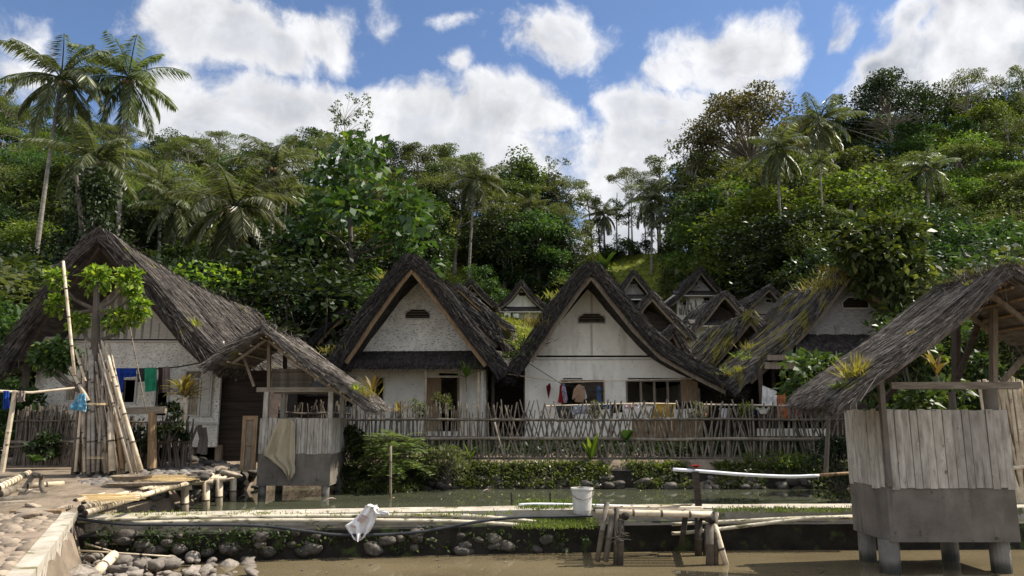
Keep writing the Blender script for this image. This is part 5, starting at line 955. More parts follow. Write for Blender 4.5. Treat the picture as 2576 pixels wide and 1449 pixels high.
for (uv, r, j) in TUFT:
    e = np.array(P(*uv, Y + (.1 if uv[1] < 870 else .35))); (q if uv[1] < 870 else q2).append(clump_leaves(e, r * .78, 1.1, int(230 * (r / .3) ** 2), .135, .075, rng, droop=.5))
    if uv[1] < 870: q.append(blades(e + np.array([0, 0, r * .55]), int(50 * r / .3), .14, .055, rng, .4, .8, r * .42))
for nm, qq, mt_ in (('crown', q, 'lf_bright'), ('lower_foliage', q2, 'lf_gloss')): o = link(nm, quads_mesh(nm, np.concatenate(qq), K[mt_]), t); o.location = -ORG[t.name]
spec = [((356, 1185), (272, 905), .062, 'bamboo', 'outermost stout pole, leaning furthest from the tree'), ((333, 1188), (266, 930), .055, 'bamboo', 'stout tan pole just inside the outermost leaning pole'), ((283, 1186), (277, 1036), .095, 'bamboo', 'thickest short bamboo post standing in the bundle front'), ((322, 1188), (318, 1140), .07, 'bamboo', 'stubby short pole stump wedged beside the leaning poles'), ((308, 1180), (284, 960), .055, 'woodw', 'reddish leaning pole behind the thickest short post'),
        ((185, 1195), (202, 1000), .07, 'bambgrey', 'grey pole splayed out toward the stick fence'), ((192, 1190), (190, 1150), .085, 'bambgrey', 'fat grey pole stump at the fence end of the bundle'), ((222, 1010), (178, 925), .06, 'bamboo', 'short slanting pole caught high across the bundle'), ((215, 960), (190, 880), .035, 'bamboo', 'thin slanting pole poking up from the bundle'),
        ((246, 1186), (262, 905), .042, 'barkpale', 'whitest straight pole in the middle of the bundle'), ((235, 1188), (232, 890), .05, 'barkpale', 'straight pale pole over the tree trunk'), ((222, 1192), (228, 880), .055, 'barkpale', 'mottled pole crossing in front of the trunk base')]
for a, b, r, mt_, lb in spec: culm_thing(P(*a, Y - .25), P(*b, Y - .05), r * .72, mt_, lb + '' if len(lb.split()) > 3 else lb, group=GB, node=.5)
for i in range(88):
    s = i / 87; ub = lerp(184, 352, RD.random() ** 1.1); ut = lerp(204, 266, (ub - 184) / 168) + RD.uniform(-11, 11); dy = RD.uniform(-.32, .5)
    culm_thing(P(ub, 1190 + RD.uniform(-5, 4), Y + dy), P(ut, RD.uniform(850, 1010), Y + dy * .3), RD.choice([.014, .018, .022, .028, .034]), 'pole', 'dry upright pole packed in the bundle round the pruned tree', group=GB, node=.6, n=7)
m = MB()
for v in (1015, 1150): 
    for dv in (0, 3): pts = [P(238 + 34 * math.cos(a), v + dv, Y - .3 + .25 * (1 - math.sin(a))) for a in np.linspace(0, math.pi, 12)]; m.tube(pts, .005, 5)
m.build('binding_cord', K['straw'], label='cords tied round the pole bundle', cat='cord')
culm_thing(P(188, 945, Y - .5), P(159, 657, Y - .3), .03, 'bamboo', 'slender bamboo pole standing alone against the dark thatch', node=.5)
culm_thing(P(369, 1040, Y + .4), P(322, 800, Y + .4), .013, 'bambgrey', 'thin cane slanting in front of the long house wall', 'cane', name='cane', n=5)
m = drape([(200, 992), (185, 1012), (170, 1028)], [(212, 990), (216, 1010), (214, 1036)], Y - .3, .06, 2, 3, 16, 18); m.build('plastic_sheet', K['lightblue'], label='light blue patterned sheet tucked into the pole bundle', cat='cloth')
# log pile in the corner
for i, (a, b, r, z) in enumerate((((-8, 1230), (72, 1190), .07, .95), ((-5, 1245), (45, 1228), .08, .85), ((30, 1236), (112, 1240), .06, .82), ((-10, 1262), (108, 1248), .065, .78), ((70, 1222), (160, 1216), .05, .9), ((-8, 1215), (60, 1200), .06, .92), ((60, 1210), (148, 1208), .08, .85), ((75, 1208), (186, 1204), .06, .82))): culm_thing(G(*a, z), G(*b, z), r, 'bambgrey' if i % 2 else 'bamboo', ('grey' if i % 2 else 'tan') + ' log tossed on the heap of poles beside the cobbled path', 'log', 'logs heaped beside the path', 'log')
culm_thing(G(8, 1166, .95), G(155, 1161, .95), .05, 'bambgrey', 'straight pale pole lying flat before the stick fence')
m = MB(); m.beam(G(-10, 1266, .76), G(80, 1263, .74), .3, .05); m.build('plank', K['woodx'], label='bowed plank set on the ground beside the log heap', cat='plank')
m = MB(); m.beam(G(30, 1288, .74), G(160, 1287, .74), .12, .05); m.build('plank', K['woodw'], label='narrow plank edging the cobbles near the wall corner', cat='plank')
pipe([G(84, 1192, .95), G(100, 1195, 1.12), P(104, 1202, 13.2), P(104, 1222, 13.2), P(112, 1240, 13.1)], .04, 'bambgrey', 'bent grey drain pipe elbow rising by the log heap', name='drain_pipe')
for i in range(2): u = 503 + i * 9; m = MB(); p = P(u, 1140 + i * 3, 18); m.tube([p, p + V((.02, 0, .35)), P(u - 2 + i * 2, 1070 + i * 6, 18)], [.09, .06, .07], 7); m.build('stump', K['bark'], label=('twisted dark' if i == 0 else 'straight pale') + ' stump standing before the long house corner', cat='stump')
# ------------------------------------------------------------------ washing
def hang(u0, u1, v0, v1, Y, mat, label, amp=.035, nf=2, skew=0, cat='towel', name='towel', group='washing hung out at the houses'):
    m = drape([(u0, v0), (u0 + skew, (v0 + v1) / 2), (u0 + skew, v1)], [(u1, v0), (u1 + skew, (v0 + v1) / 2), (u1 + skew * .6, v1 - 3)], Y, amp, nf, (u0 * 7 + v0) % 50, 18, 22, .02); return m.build(name, K[mat], label=label, cat=cat, group=group, smooth=True)
def garment(pts, Y, mat, label, cat='shirt', name='shirt', group='washing hung out at the houses'):
    m = MB(); f = [P(u, v, Y) for u, v in pts]; c = sum(f, V((0, 0, 0))) / len(f); n = len(f); cen = c + V((0, -.06, 0)); m.add(f + [cen] + [p + V((0, .03, 0)) for p in f] + [c + V((0, .07, 0))], [(i, (i + 1) % n, n) for i in range(n)] + [(n + 1 + (i + 1) % n, n + 1 + i, 2 * n + 1) for i in range(n)] + [(i, n + 1 + i, n + 1 + (i + 1) % n, (i + 1) % n) for i in range(n)])
    return m.build(name, K[mat], label=label, cat=cat, group=group)
Yc = 18.6; m = MB(); m.tube([P(268, 930, Yc), P(400, 928, Yc), P(455, 922, Yc), P(512, 911, Yc)], .02, 6); m.build('washing_line_pole', K['bambdark'], label='thin drying pole under the eave of the long house', cat='drying pole')
for a in ((286, 310, 926, 990, 'blue', 'long blue towel on the drying pole of the long house'), (309, 342, 926, 950, 'blue', 'bunched blue shirt beside the long blue towel'), (345, 364, 926, 962, 'charcoal', 'charcoal cloth next to the green towel'), (364, 393, 925, 986, 'green', 'bright green towel on the drying pole'), (398, 411, 924, 990, 'brown', 'dark brown cloth on the drying pole'), (409, 427, 923, 988, 'taupe', 'grey-brown towel at the end of the drying pole')): hang(a[0], a[1], a[2], a[3], Yc - .05, a[4], a[5])
Yf = 20.9; m = MB(); m.tube([P(1374, 1022, Yf), P(1500, 1018, Yf), P(1620, 1015, Yf), P(1800, 1018, Yf), P(2010, 1021, Yf)], .025, 7); m.build('washing_line_pole', K['bamboo'], label='long bamboo drying pole just over the stake fence', cat='drying pole')
for a in ((1394, 1440, 1020, 1062, 'charcoal', 'slanting grey cloth at the near end of the fence washing', 6), (1441, 1481, 1019, 1044, 'floral', 'blue floral cloth on the fence drying pole', 0), (1498, 1533, 1018, 1032, 'blue', 'royal blue cloth folded over the fence drying pole', 0), (1538, 1566, 1017, 1040, 'black', 'small black cloth between blue and pink washing', 0), (1571, 1597, 1016, 1030, 'pink', 'pale pink cloth on the fence drying pole', 0), (1604, 1623, 1015, 1029, 'whitec', 'small white cloth next to the pink one', 0), (1645, 1700, 1016, 1052, 'yellow', 'mustard yellow cloth on the fence drying pole', -6), (1700, 1750, 1012, 1030, 'black', 'wide black cloth beside the mustard one', 0), (1757, 1783, 1020, 1050, 'tan', 'tan cloth hanging past the wide black one', 0), (1861, 1880, 1019, 1027, 'whitec', 'tiny white rag near the fence planter', 0), (1884, 1905, 1020, 1050, 'navy', 'navy cloth behind the white sun hat', 0), (1954, 1985, 1022, 1055, 'orange', 'rusty orange cloth on the far end of the fence', 0)): hang(a[0], a[1], a[2], a[3], Yf - .06, a[4], a[5], skew=a[6], cat='cloth', name='cloth')
hang(1985, 2020, 1014, 1050, 20.6, 'red', 'crumpled red cloth over the fence beside the moss-tipped thatch', cat='cloth', name='cloth')
m = drape([(1919, 970), (1918, 995), (1917, 1018)], [(1954, 984), (1954, 1000), (1953, 1019)], 21.2, .05, 2, 8, 16, 20); m.build('towel', K['whitec'], label='sagging white towel in the dark porch of the mossy roofed house', cat='towel', group='washing hung out at the houses')
hang(1953, 1976, 987, 1020, 21.25, 'orange', 'orange towel beside the sagging white towel')
t = thing('sun_hat', 'white sun hat dropped over a fence stake', 'hat', P(1920, 1030, 20.2)); m = MB(); c = P(1920, 1030, 20.2); n = 20
vs = [c + V((r * math.cos(6.283 * j / n), r * .8 * math.sin(6.283 * j / n), h + .03 * math.sin(j * 1.9))) for r, h in ((.19, .04), (.12, .0), (.10, -.05), (.06, -.1)) for j in range(n)]; m.add(vs, [(i * n + j, i * n + (j + 1) % n, (i + 1) * n + (j + 1) % n, (i + 1) * n + j) for i in range(3) for j in range(n)] + [tuple(3 * n + j for j in range(n))]); m.build('felt', K['whitec'], t)
Yg = 23.7
garment([(1380, 966), (1384, 963), (1386, 975), (1383, 990), (1380, 1004), (1377, 990), (1374, 972)], Yg, 'maroon', 'dark red scarf hanging alone on the white wall', 'scarf', 'scarf')
garment([(1408, 970), (1412, 966), (1417, 972), (1419, 1000), (1420, 1014), (1403, 1013), (1407, 990)], Yg - .1, 'red', 'red dress hung beside the shuttered window', 'dress', 'dress')
garment([(1414, 967), (1420, 964), (1425, 985), (1428, 1004), (1425, 1014), (1418, 1012), (1413, 985)], Yg - .18, 'mauve', 'mauve patterned blouse over the red dress', 'blouse', 'blouse')
garment([(1450, 970), (1457, 966), (1463, 970), (1471, 978), (1472, 1004), (1468, 1006), (1467, 1012), (1446, 1011), (1447, 998), (1441, 1006), (1439, 1002), (1443, 980)], Yg - .2, 'tan', 'tan long-sleeved shirt on a hanger at the window')
garment([(1464, 971), (1470, 974), (1477, 998), (1475, 1004), (1471, 1004)], Yg - .1, 'whitec', 'pale shirt showing behind the tan one')
garment([(1502, 972), (1508, 970), (1512, 975), (1513, 1016), (1502, 1015), (1500, 985)], Yg - .1, 'denim', 'blue denim trousers hanging by the dark shutter', 'trousers', 'trousers')
for p0, p1, lb in ((((1321, 908), (1416, 968), (1520, 985)), .02, 'dark wire'), (((1258, 938), (1420, 962), (1755, 952)), .03, 'bamboo drying')):
    m = MB(); m.tube([P(u, v, 23.5) for u, v in p0], p1 * .6, 6); m.build('washing_line', K['bamboo' if 'bam' in lb else 'rubber'], label=('sagging dark wire slung across the smooth white wall' if 'wire' in lb else 'long thin bamboo drying rod hung across the smooth white wall'), cat='washing line')
for i, u in enumerate((1268, 1277, 1290, 1298)): m = drape([(u, 786 + i), (u, 797 + i)], [(u + 8, 786 + i), (u + 8, 796 + i)], 62.5, .05, 1, i, 6, 8); m.build('cloth', K['whitec'], label='small white cloth on the line of the far wedge-vented house', cat='cloth', group='tiny washing at the far house')
t = thing('planter_bucket', 'little white tub perched behind the stake fence beside the dark porch', 'bucket', P(1825, 1055, 20.55)); m = MB(); c = P(1825, 1056, 20.55); m.tube([c, c + V((0, 0, .3))], [.12, .15], 16); m.build('tub', K['pvcwhite'], t); m = MB(); m.tube([c + V((.151 * math.cos(a), .151 * math.sin(a), .29)) for a in np.linspace(0, 6.28, 17)], .012, 5); m.build('rim', K['pvcwhite'], t)
m = MB(); m.puv([(1590, 1058), (1762, 1055), (1765, 1103), (1590, 1106)], 21.2, .03); m.build('scrap_board', K['woodw'], label='brown scrap board leaning behind the stake fence', cat='board')
m = MB(); m.puv([(1905, 1078), (2080, 1078), (2080, 1097), (1905, 1097)], 21.4, .03); m.build('scrap_board', K['white'], label='low whitish board behind the fence at the mossy roofed house', cat='board')
m = MB(); a = [P(1846, 975, 22.3), P(1862, 953, 22.3), P(1884, 963, 22.0), P(1853, 980, 22.0)]; m.prism(a, [p + V((0, .03, .02)) for p in a]); m.build('zinc_sheet', K['metal'], label='bent pale zinc sheet at the low tip of the smooth white house roof', cat='metal sheet')
# ------------------------------------------------------------------ bank planting
rng = np.random.default_rng(77); q = []; q2 = []
for i in range(2600):
    u = rng.uniform(878, 2160); f = rng.uniform(0, 1); y = lerp(19.48, 20.2, f) if u > 1060 else lerp(18.6, 20.3, f); x = (u - 1288) / F * (y / 1.0); zz = min(.86, max(.36, .38 + .5 * ss((y - 19.46) / .42))) + rng.uniform(-.07, .05)
    if mnoise.noise(V((x * .9, y * .9, 3))) < -.34 + .16 * (y < 19.9) - .25 * (u < 1060) or (y < 19.62 and rng.random() < .4): continue
    (q if rng.random() < .5 else q2).append(clump_leaves((x, y - .03, zz), rng.uniform(.07, .14), .7, 14, .085, .045, rng, droop=.15))
link('ground_cover', quads_mesh('ground_cover', np.concatenate(q), K['lf_bank']), kind='stuff', label='leafy creeping ground cover on the pond bank below the fence')
link('ground_cover', quads_mesh('ground_cover', np.concatenate(q2), K['lf_yel']), kind='stuff', label='paler creeping weeds on the pond bank below the fence')
for i in range(90):
    u = RD.uniform(1010, 2060); v = RD.uniform(1206, 1229); p = G(u, 1229, .3); rock((p.x, p.y + RD.uniform(-.12, .02) + (1229 - v) * .012, .28 + (1229 - v) * .013), RD.uniform(.09, .17), RKD, 'rounded stone at the waterline under the leafy bank', 'waterline stones of the leafy bank', sink=.3)
q = []
for i in range(900):
    x = rng.uniform(-4.4, 10.5); y = rng.uniform(20.75, 22.6); q.append(clump_leaves((x, y, hz(x, y) + rng.uniform(0, .22)), rng.uniform(.12, .25), .8, 14, .12, .06, rng))
link('ground_cover', quads_mesh('ground_cover', np.concatenate(q), K['lf_dark']), kind='stuff', label='dark weeds growing behind the long stake fence')  # real weeds, leaves also kept dark to supply the house shade here
def fern_bush(name, c, r, h, n, label, seed, mat='fern', leng=.5, cat='bush'):
    rng = np.random.default_rng(seed); q = []; c = V(c); mb = MB()
    for i in range(n):
        a = rng.uniform(0, 6.28); zz = rng.uniform(.15, 1) ; k = r * math.sqrt(max(.05, 1 - zz * zz * .8)) * rng.uniform(.2, .9); b = V((k * math.cos(a), k * math.sin(a), h * zz)); a2 = a + rng.normal(0, .5); el = rng.uniform(-.1, .7); L = leng * rng.uniform(.6, 1.2)
        d = V((math.cos(a2) * math.cos(el), math.sin(a2) * math.cos(el), math.sin(el))); sd = V((-math.sin(a2), math.cos(a2), 0)); pp = []; dd = []
        for s in np.linspace(.12, 1, 12):
            for sg in (-1, 1): pp.append(tuple(b + d * L * s + V((0, 0, -.35 * L * s * s)))); dd.append(tuple(sd * sg + d * .4 + V((0, 0, -.12))))
        q.append(leaf_quads(np.array(pp), np.array(dd), L * .26, L * .085, rng, flat=.25, fold=.02))
        if i % 5 == 0: limb(mb, (0, 0, 0), b, .015, .005, rng, 4)
    t = thing(name, label, cat, c); link('foliage', quads_mesh('foliage', np.concatenate(q), K[mat]), t)
    if mb.v: mb.build('stem', K['bark'], None, org=(0, 0, 0)).parent = t
    return t
fern_bush('mimosa_bush', P(985, 1218, 19.2), .85, 1.2, 170, 'feathery mimosa bush overhanging the rear pond at the fence', 3, leng=.62, mat='lf_mimosa')
shrub('bank_shrub', P(1128, 1215, 19.4), .75, .85, 26, 90, .09, .05, 'lf_feather', 'pale small-leaved shrub on the bank beside the mimosa bush', 5)
shrub('bank_shrub', P(1065, 1200, 19.9), .5, .45, 12, 70, .1, .06, 'lf_mid', 'low mid-green shrub between the mimosa and the pale shrub', 6)
shrub('creeper', P(886, 1205, 18.9), .35, 1.3, 20, 60, .12, .06, 'lf_mid', 'leafy creeper climbing the pond side of the smaller bathing hut', 7, cat='creeper')
shrub('bank_shrub', P(2115, 1230, 18.2), .8, 1.1, 24, 80, .1, .05, 'lf_dark', 'dark tangled shrub on the bank behind the bathing hut on piers', 8)
shrub('weed_heap', P(1975, 1180, 20.0), 1.1, .3, 26, 70, .1, .03, 'fern', 'heap of cut yellowing weeds on the bank under the mossy roofed house', 9, cat='weed heap', ry=.4, stems=False)
leafy_plant('canna_plant', P(1487, 1160, 20.0), 11, .75, .13, 'lf_bright', 'yellow-green canna with one glowing leaf, growing through the fence', el=(.9, 1.45), bend=.5)
leafy_plant('taro_plant', P(1578, 1160, 20.1), 4, .42, .3, 'lf_gloss', 'dark taro with broad drooping leaves at the fence', el=(1.0, 1.4), bend=2.2, stem=.55, r0=.012, stem_mat='lf_gloss')
leafy_plant('taro_plant', P(88, 1165, 16.3), 5, .32, .24, 'lf_gloss', 'grey-green taro at the foot of the dark stick fence', el=(.5, 1.3), bend=1.8)
leafy_plant('lily_plant', P(1880 / 1.0 - 0, 1166, 19.9), 9, .5, .05, 'fern', 'thin leaved lily at the fence foot before the mossy roofed house', el=(.5, 1.3), bend=1.0)
leafy_plant('lily_plant', P(1183, 1163, 19.9), 12, .55, .05, 'fern', 'spidery long-leaved lily at the fence foot beside the pale shrub', el=(.5, 1.3), bend=1.0)
leafy_plant('cordyline', P(458, 1090, 16.8), 40, .6, .085, 'redleaf', 'red and yellow cordyline in front of the barred window', el=(.1, 1.3), bend=.9, stem=.95, r0=.06, stem_mat='bamboo')
leafy_plant('cordyline', P(1004, 1062, 20.7), 16, .5, .075, 'redleaf', 'brownish cordyline behind the fence below the woven gable porch', el=(.0, 1.3), bend=.8, stem=.25)
leafy_plant('cordyline', P(934, 1045, 20.7), 13, .6, .09, 'redleaf', 'tall red-tipped cordyline beside the tip of the smaller hut roof', el=(.7, 1.4), bend=.6, stem=.65)
leafy_plant('hanging_orchid', P(1172, 950, 22.9), 17, .62, .085, 'lf_bright', 'epiphyte with a fan of yellowish leaves hanging from the porch roof', el=(.35, 1.4), bend=.5)
m = MB()
for i in range(9): a = P(1172, 948, 22.9); m.tube([a, P(1160 + i * 3, 920, 22.85)], .008, 4)
m.tube([P(1172, 948, 22.9), P(1173, 985, 22.9)], .012, 5); m.build('root', K['bambgrey'], bpy.data.objects['hanging_orchid'])
for i, (u, v, w, lb) in enumerate(((1052, 1050, .35, 'airy flowering weed behind the fence by the porch door'), (1115, 1040, .4, 'wispy grey-green weed in front of the brown door'), (1878, 1050, .28, 'small round planted bush sitting on the fence by the hat'), (1760, 1052, .3, 'wispy green tuft behind the fence next to the tan cloth'), (1500, 1050, .3, 'wispy green tuft behind the fence under the royal blue cloth'))): shrub('garden_weed', P(u, v, 20.7), w, w * 1.3, 9, 40, .09, .035, 'lf_feather' if i != 2 else 'lf_bright', lb, 60 + i, cat='weed')
culm_thing(P(983, 1250, 17.3) - V((0, 0, .3)), P(983, 1122, 17.3), .03, 'wood', 'thin weathered stake standing in the rear pond', 'stake', name='stake', n=6)
culm_thing(P(1244, 1062, 20.0), P(1268, 1158, 19.9), .03, 'bambgrey', 'pale stick leaning against the long fence', 'stick', name='stick', n=6)
for u in (1288, 1385): m = MB(); m.beam(P(u, 1278, 13.4), P(u - 2, 1238, 13.4), .03, .03); m.build('stake', K['darkwood'], label='short dark stake poking up ' + ('at the bare dam top' if u < 1300 else 'just beside the bucket'), cat='stake')
def floater(u, v, L, label): t_ = MB(); c = G(u, v, .31); curved_leaf(t_, c, .2, .5, L, L * .5, 1.2); t_.build('floating_leaf', K['pink'], label=label, cat='leaf', group='dry leaves floating on the rear pond')
floater(812, 1264, .3, 'curled pale leaf floating in front of the smaller bathing hut'); floater(1215, 1237, .2, 'pale leaf floating near the waterline stones'); floater(600, 1252, .18, 'small pale leaf floating beside the deck posts')
for (u, v, w, h, lb) in ((112, 1150, .32, .5, 'dark creeper smothering the dark stick fence'), (425, 1110, .35, .8, 'dark leafy shrub under the red and yellow cordyline'), (350, 1150, .35, .6, 'low dark shrub in the gappy branch fence')): shrub('creeper', P(u, v, 16.6), w, h, 14, 60, .1, .06, 'lf_dark', lb, int(u), cat='creeper')
# roof weeds and ferns
def weed(p, n, L, W, mat, label, seed, spread=.25, up=1.2, base=.15, group='weeds growing on the thatch'):
    rng = np.random.default_rng(seed); v = blades((0, 0, 0), int(n * 1.3), L * .8, W * .85, rng, spread, up, base); nm = 'grass_tuft' if mat == 'drygrass' else 'fern_tuft'; return link(nm, quads_mesh(nm, v, K[mat]), None, loc=p, label=label, cat='weed', group=group)
def onroof(surf, s, tt): return V(surf(s, tt, 0))
for i, (sf, s, tt, n, L, b, mt_, lb) in enumerate(((surfB, .13, .02, 130, .5, .22, 'drygrass', 'big yellow grass tuft in the valley verge of the smooth white house roof'), (surfB, .07, .05, 120, .3, .3, 'fern', 'rusty fern cushion low in the valley between the two white houses'), (surfB, .02, .05, 120, .28, .3, 'fern', 'green fern cushion at the lowest tip of the valley between the white houses'), (surfB, .30, .05, 70, .35, .22, 'fern', 'fern patch high on the valley verge of the smooth white house roof'), (surfB, .24, .04, 60, .3, .2, 'drygrass', 'straggly yellow weeds midway up the smooth white house verge'), (surfB, .93, .05, 110, .3, .25, 'fern', 'yellow-green fern mound beside the zinc sheet'), (surfB, .96, .02, 60, .28, .15, 'drygrass', 'yellow grass tip overhanging the zinc sheet'),
    (surfA, .04, .05, 90, .35, .25, 'drygrass', 'yellow grass on the low end of the woven gable roof'), (surfA, .35, .03, 40, .4, .15, 'drygrass', 'wispy dry grass high on the woven gable roof verge'), (surfE, .40, .02, 190, .5, .3, 'drygrass', 'long orange-yellow grass beard hanging near the mossy roof ridge'), (surfE, .46, .02, 110, .4, .25, 'drygrass', 'orange grass crest on the mossy roof peak'), (surfE, .18, .55, 60, .4, .15, 'drygrass', 'spiky pale tuft midway down the mossy roof'), (surfE, .14, .45, 70, .25, .25, 'fern', 'fern patch lower on the mossy roof'), (surfE, .10, .15, 60, .22, .2, 'fern', 'small fern cluster near the mossy roof eave'), (surfE, .03, .03, 50, .3, .1, 'drygrass', 'yellow sprout at the mossy roof corner'),
    (surfK, .06, .02, 60, .42, .07, 'drygrass', 'tall yellow blades at the low tip of the pier hut roof'), (surfK, .015, .05, 50, .18, .07, 'fern', 'mossy fringe at the end of the pier hut eave'), (surfK, .10, .3, 40, .14, .06, 'lf_bright', 'bright little fern above the yellow blades on the pier hut roof'), (surfK, .30, .05, 14, .16, .03, 'drygrass', 'single yellow sprout midway along the pier hut verge'), (surfK, .60, .3, 12, .15, .03, 'drygrass', 'single yellow sprout on the pier hut ridge'), (surfJ, .96, .1, 90, .38, .15, 'drygrass', 'yellow grass at the low tip of the smaller hut roof'), (surfJ, .9, .05, 60, .2, .15, 'lf_bright', 'small green leaves creeping on the smaller hut roof tip'), (surfC, .86, .02, 40, .3, .1, 'drygrass', 'yellow sprouts at the lower verge of the long grey thatch'))):
    weed(onroof(sf, s, tt) + V((0, -.03, -.02)), n, L, .025 if L > .3 else .05, mt_, lb, 200 + i, spread=.22 if mt_ == 'drygrass' else .45, up=1.1 if mt_ == 'drygrass' else .7, base=b)

for i in range(26):
    u, v = RD.uniform(900, 2100), RD.uniform(1234, 1262); m = MB(); c = G(u, v, .308); curved_leaf(m, c, RD.uniform(0, 6), .1, RD.uniform(.05, .11), .04, .3); m.build('floating_leaf', K[RD.choice(['straw', 'drygrass', 'bambgrey'])], label='tiny fallen leaf scrap floating on the rear pond', cat='leaf', group='leaf scraps on the rear pond')
for i in range(14):
    u, v = RD.uniform(700, 2150), RD.uniform(1408, 1446); m = MB(); c = G(u, v, .008); curved_leaf(m, c, RD.uniform(0, 6), .08, RD.uniform(.05, .12), .035, .3); m.build('floating_leaf', K[RD.choice(['bambdark', 'bambgrey'])], label='tiny dark leaf scrap floating on the front pond', cat='leaf', group='leaf scraps on the front pond')
# ------------------------------------------------------------------ shrubs and trees near the houses
rngt = np.random.default_rng(5)
def near_tree(name, base, top_uv, Y, clumps, L, W, mat, label, seed, tr=.12, n=110):
    rng = np.random.default_rng(seed); b = V(base); t = thing(name, label, 'tree', b); m = MB(); top = P(*top_uv, Y); m.tube([b, b.lerp(top, .5) + V((.1, 0, 0)), b.lerp(top, .85)], [tr, tr * .75, tr * .4], 8); q = []
    for (u, v, r, dy) in clumps:
        c = P(u, v, Y + dy); q.append(clump_leaves(c, r, .85, int(n * (r / .5) ** 1.6), L, W, rng, droop=.45)); s = b.lerp(top, min(.85, max(.15, (c.z - b.z - .4) / (top.z - b.z)))); limb(m, s, c, .04, .012, rng)
    m.build('trunk', K['bark'], t); o = link('crown', quads_mesh('crown', np.concatenate(q), K[mat]), t); o.location = -b; return t
cl = []
for i in range(46):
    v = RD.uniform(555, 725); k = 95 * math.sqrt(max(.08, 1 - ((v - 650) / 130) ** 2)); cl.append((2225 + RD.uniform(-k, k) + (v - 660) * .05, v, RD.uniform(.3, .55), RD.uniform(-.7, .9)))
cl += [(2270 + RD.uniform(-35, 55), RD.uniform(690, 810), RD.uniform(.25, .4), RD.uniform(-1.1, -.4)) for i in range(12)]
near_tree('glossy_tree', (P(2225, 900, 24.5).x, 24.3, 1.2), (2220, 560), 21.6, cl, .30, .15, 'lf_gloss', 'glossy broadleaf tree hanging over the mossy roof ridge', 9, n=120)
cl = [(2030 + RD.uniform(-32, 60), RD.uniform(905, 1005), RD.uniform(.22, .36), RD.uniform(-.4, .5)) for i in range(24)]
near_tree('fruit_bush', (P(2070, 1100, 17).x, 17, .8), (2070, 900), 17, cl, .24, .12, 'lf_gloss', 'glossy big-leaved bush poking out behind the pier hut roof', 10, tr=.06, n=80)
for i, (u, v, Y, rx, rz, mt_, L, lb) in enumerate(((2300, 1010, 15.5, 1.0, 1.5, 'lf_gloss', .24, 'lush big-leaved shrub seen through the pier hut opening'), (2420, 1010, 16.5, 1.1, 1.9, 'lf_mid', .22, 'mid-green shrub seen behind the pier hut posts'), (2520, 1000, 17.5, 1.3, 2.2, 'lf_gloss', .24, 'tall shrub behind the bamboo screen and pier hut'), (2360, 1010, 18.5, 1.5, 2.6, 'lf_dark', .2, 'dark shrub mass deepest behind the pier hut opening'))): shrub('garden_shrub', P(u, v, Y) - V((0, 0, .9)), rx, rz + .8, 26, 90, L, L * .5, mt_, lb, 80 + i)
leafy_plant('cordyline', P(2360, 985, 14.6), 12, .55, .1, 'redleaf', 'red-tipped cordyline seen through the pier hut opening', el=(.6, 1.4), bend=.7, stem=.4)
shrub('yard_shrub', P(20, 1150, 18.5), .8, 1.6, 20, 80, .18, .09, 'lf_mid', 'shrub in the gap behind the slim clothes rail', 90)
shrub('yard_shrub', P(-10, 960, 19.0), 1.3, 2.0, 24, 90, .2, .1, 'lf_mid', 'taller leafy shrub at the dark eave end of the long house', 91)
# landmark trees
place_tree('round', 1880, 212, 84, 'canopy_tree', 1.05, label='large round brownish canopy tree on the skyline, branches showing', hmin=14)
place_tree('rounddense', 2232, 188, 88, 'canopy_tree', 1.2, label='large dark domed tree on the skyline, darkest of all', hmin=14)
place_tree('umbrella', 2430, 185, 88, 'feathery_tree', .85, label='tall feathery pale tree topping the skyline over the pier hut')
place_tree('slender', 2562, 168, 84, 'tall_tree', 1.0, mat='lf_feather', label='tall pale tree cut by the photo edge above the pier hut')
place_tree('slender', 1652, 392, 95, 'slender_tree', 1.25, label='tall slim leafy tree in the gap, just behind the gap palm')
place_tree('sparse', 1738, 362, 84, 'sparse_tree', 1.0, label='thin open-branched tree beside the blue sky gap', hmin=12)
place_tree('sparse', 1385, 402, 94, 'sparse_tree', .9, label='wispy bare-limbed tree over the skyline above the smooth white gable')
place_tree('umbrella', 1585, 425, 94, 'feathery_tree', .75, label='feathery grey-green tree at the start of the sky gap', hmin=12)
place_tree('sparse', 882, 262, 97, 'lone_tree', .9, mat='lf_olive', label='lone little tree standing above the skyline over the big-leaf tree', hmin=14)
place_tree('vine', 1290, 345, 86, 'vine_tree', 1.25, mat='lf_olive', label='leaning vine-smothered tree jutting over the skyline', tilt=(0, .3), hmin=11)
place_tree('bigleaf', 905, 385, 39, 'breadfruit_tree', 1.0, label='broad tree with big lobed leaves and bright young tips behind the houses')
place_tree('vine', 255, 408, 40, 'ivy_tree', 1.0, label='dark ivy-wrapped stump tree behind the long thatch peak')
place_tree('bush', 535, 655, 30, 'bright_bush', 1.2, mat='lf_bright', label='bright yellow-green bush over the long grey ridge')
for i, (u, v, w, k) in enumerate(((1508, 515, 1.3, 'gapper'), (1548, 470, 1.0, 'gapper'), (1580, 560, 1.2, 'gapper'), (1622, 540, .9, 'gapper'), (1678, 500, 1.2, 'gapper'), (1705, 560, 1.3, 'gapper'), (1488, 525, 1.4, 'gapper'), (1655, 590, 1.2, 'gapper'))): place_tree(k, u, v, 94 + i % 3, 'gap_tree', w, mat='lf_mid' if i % 2 else None, label=('shortest bushy-crowned ridge tree standing in the sky gap' if i == 7 else ['second', 'third', 'fourth', 'fifth', 'sixth', 'seventh', 'first'][i] + ' tall thin-trunked ridge tree in the sky gap from the smooth white peak'), group='thin trees in the sky gap', hmin=9)
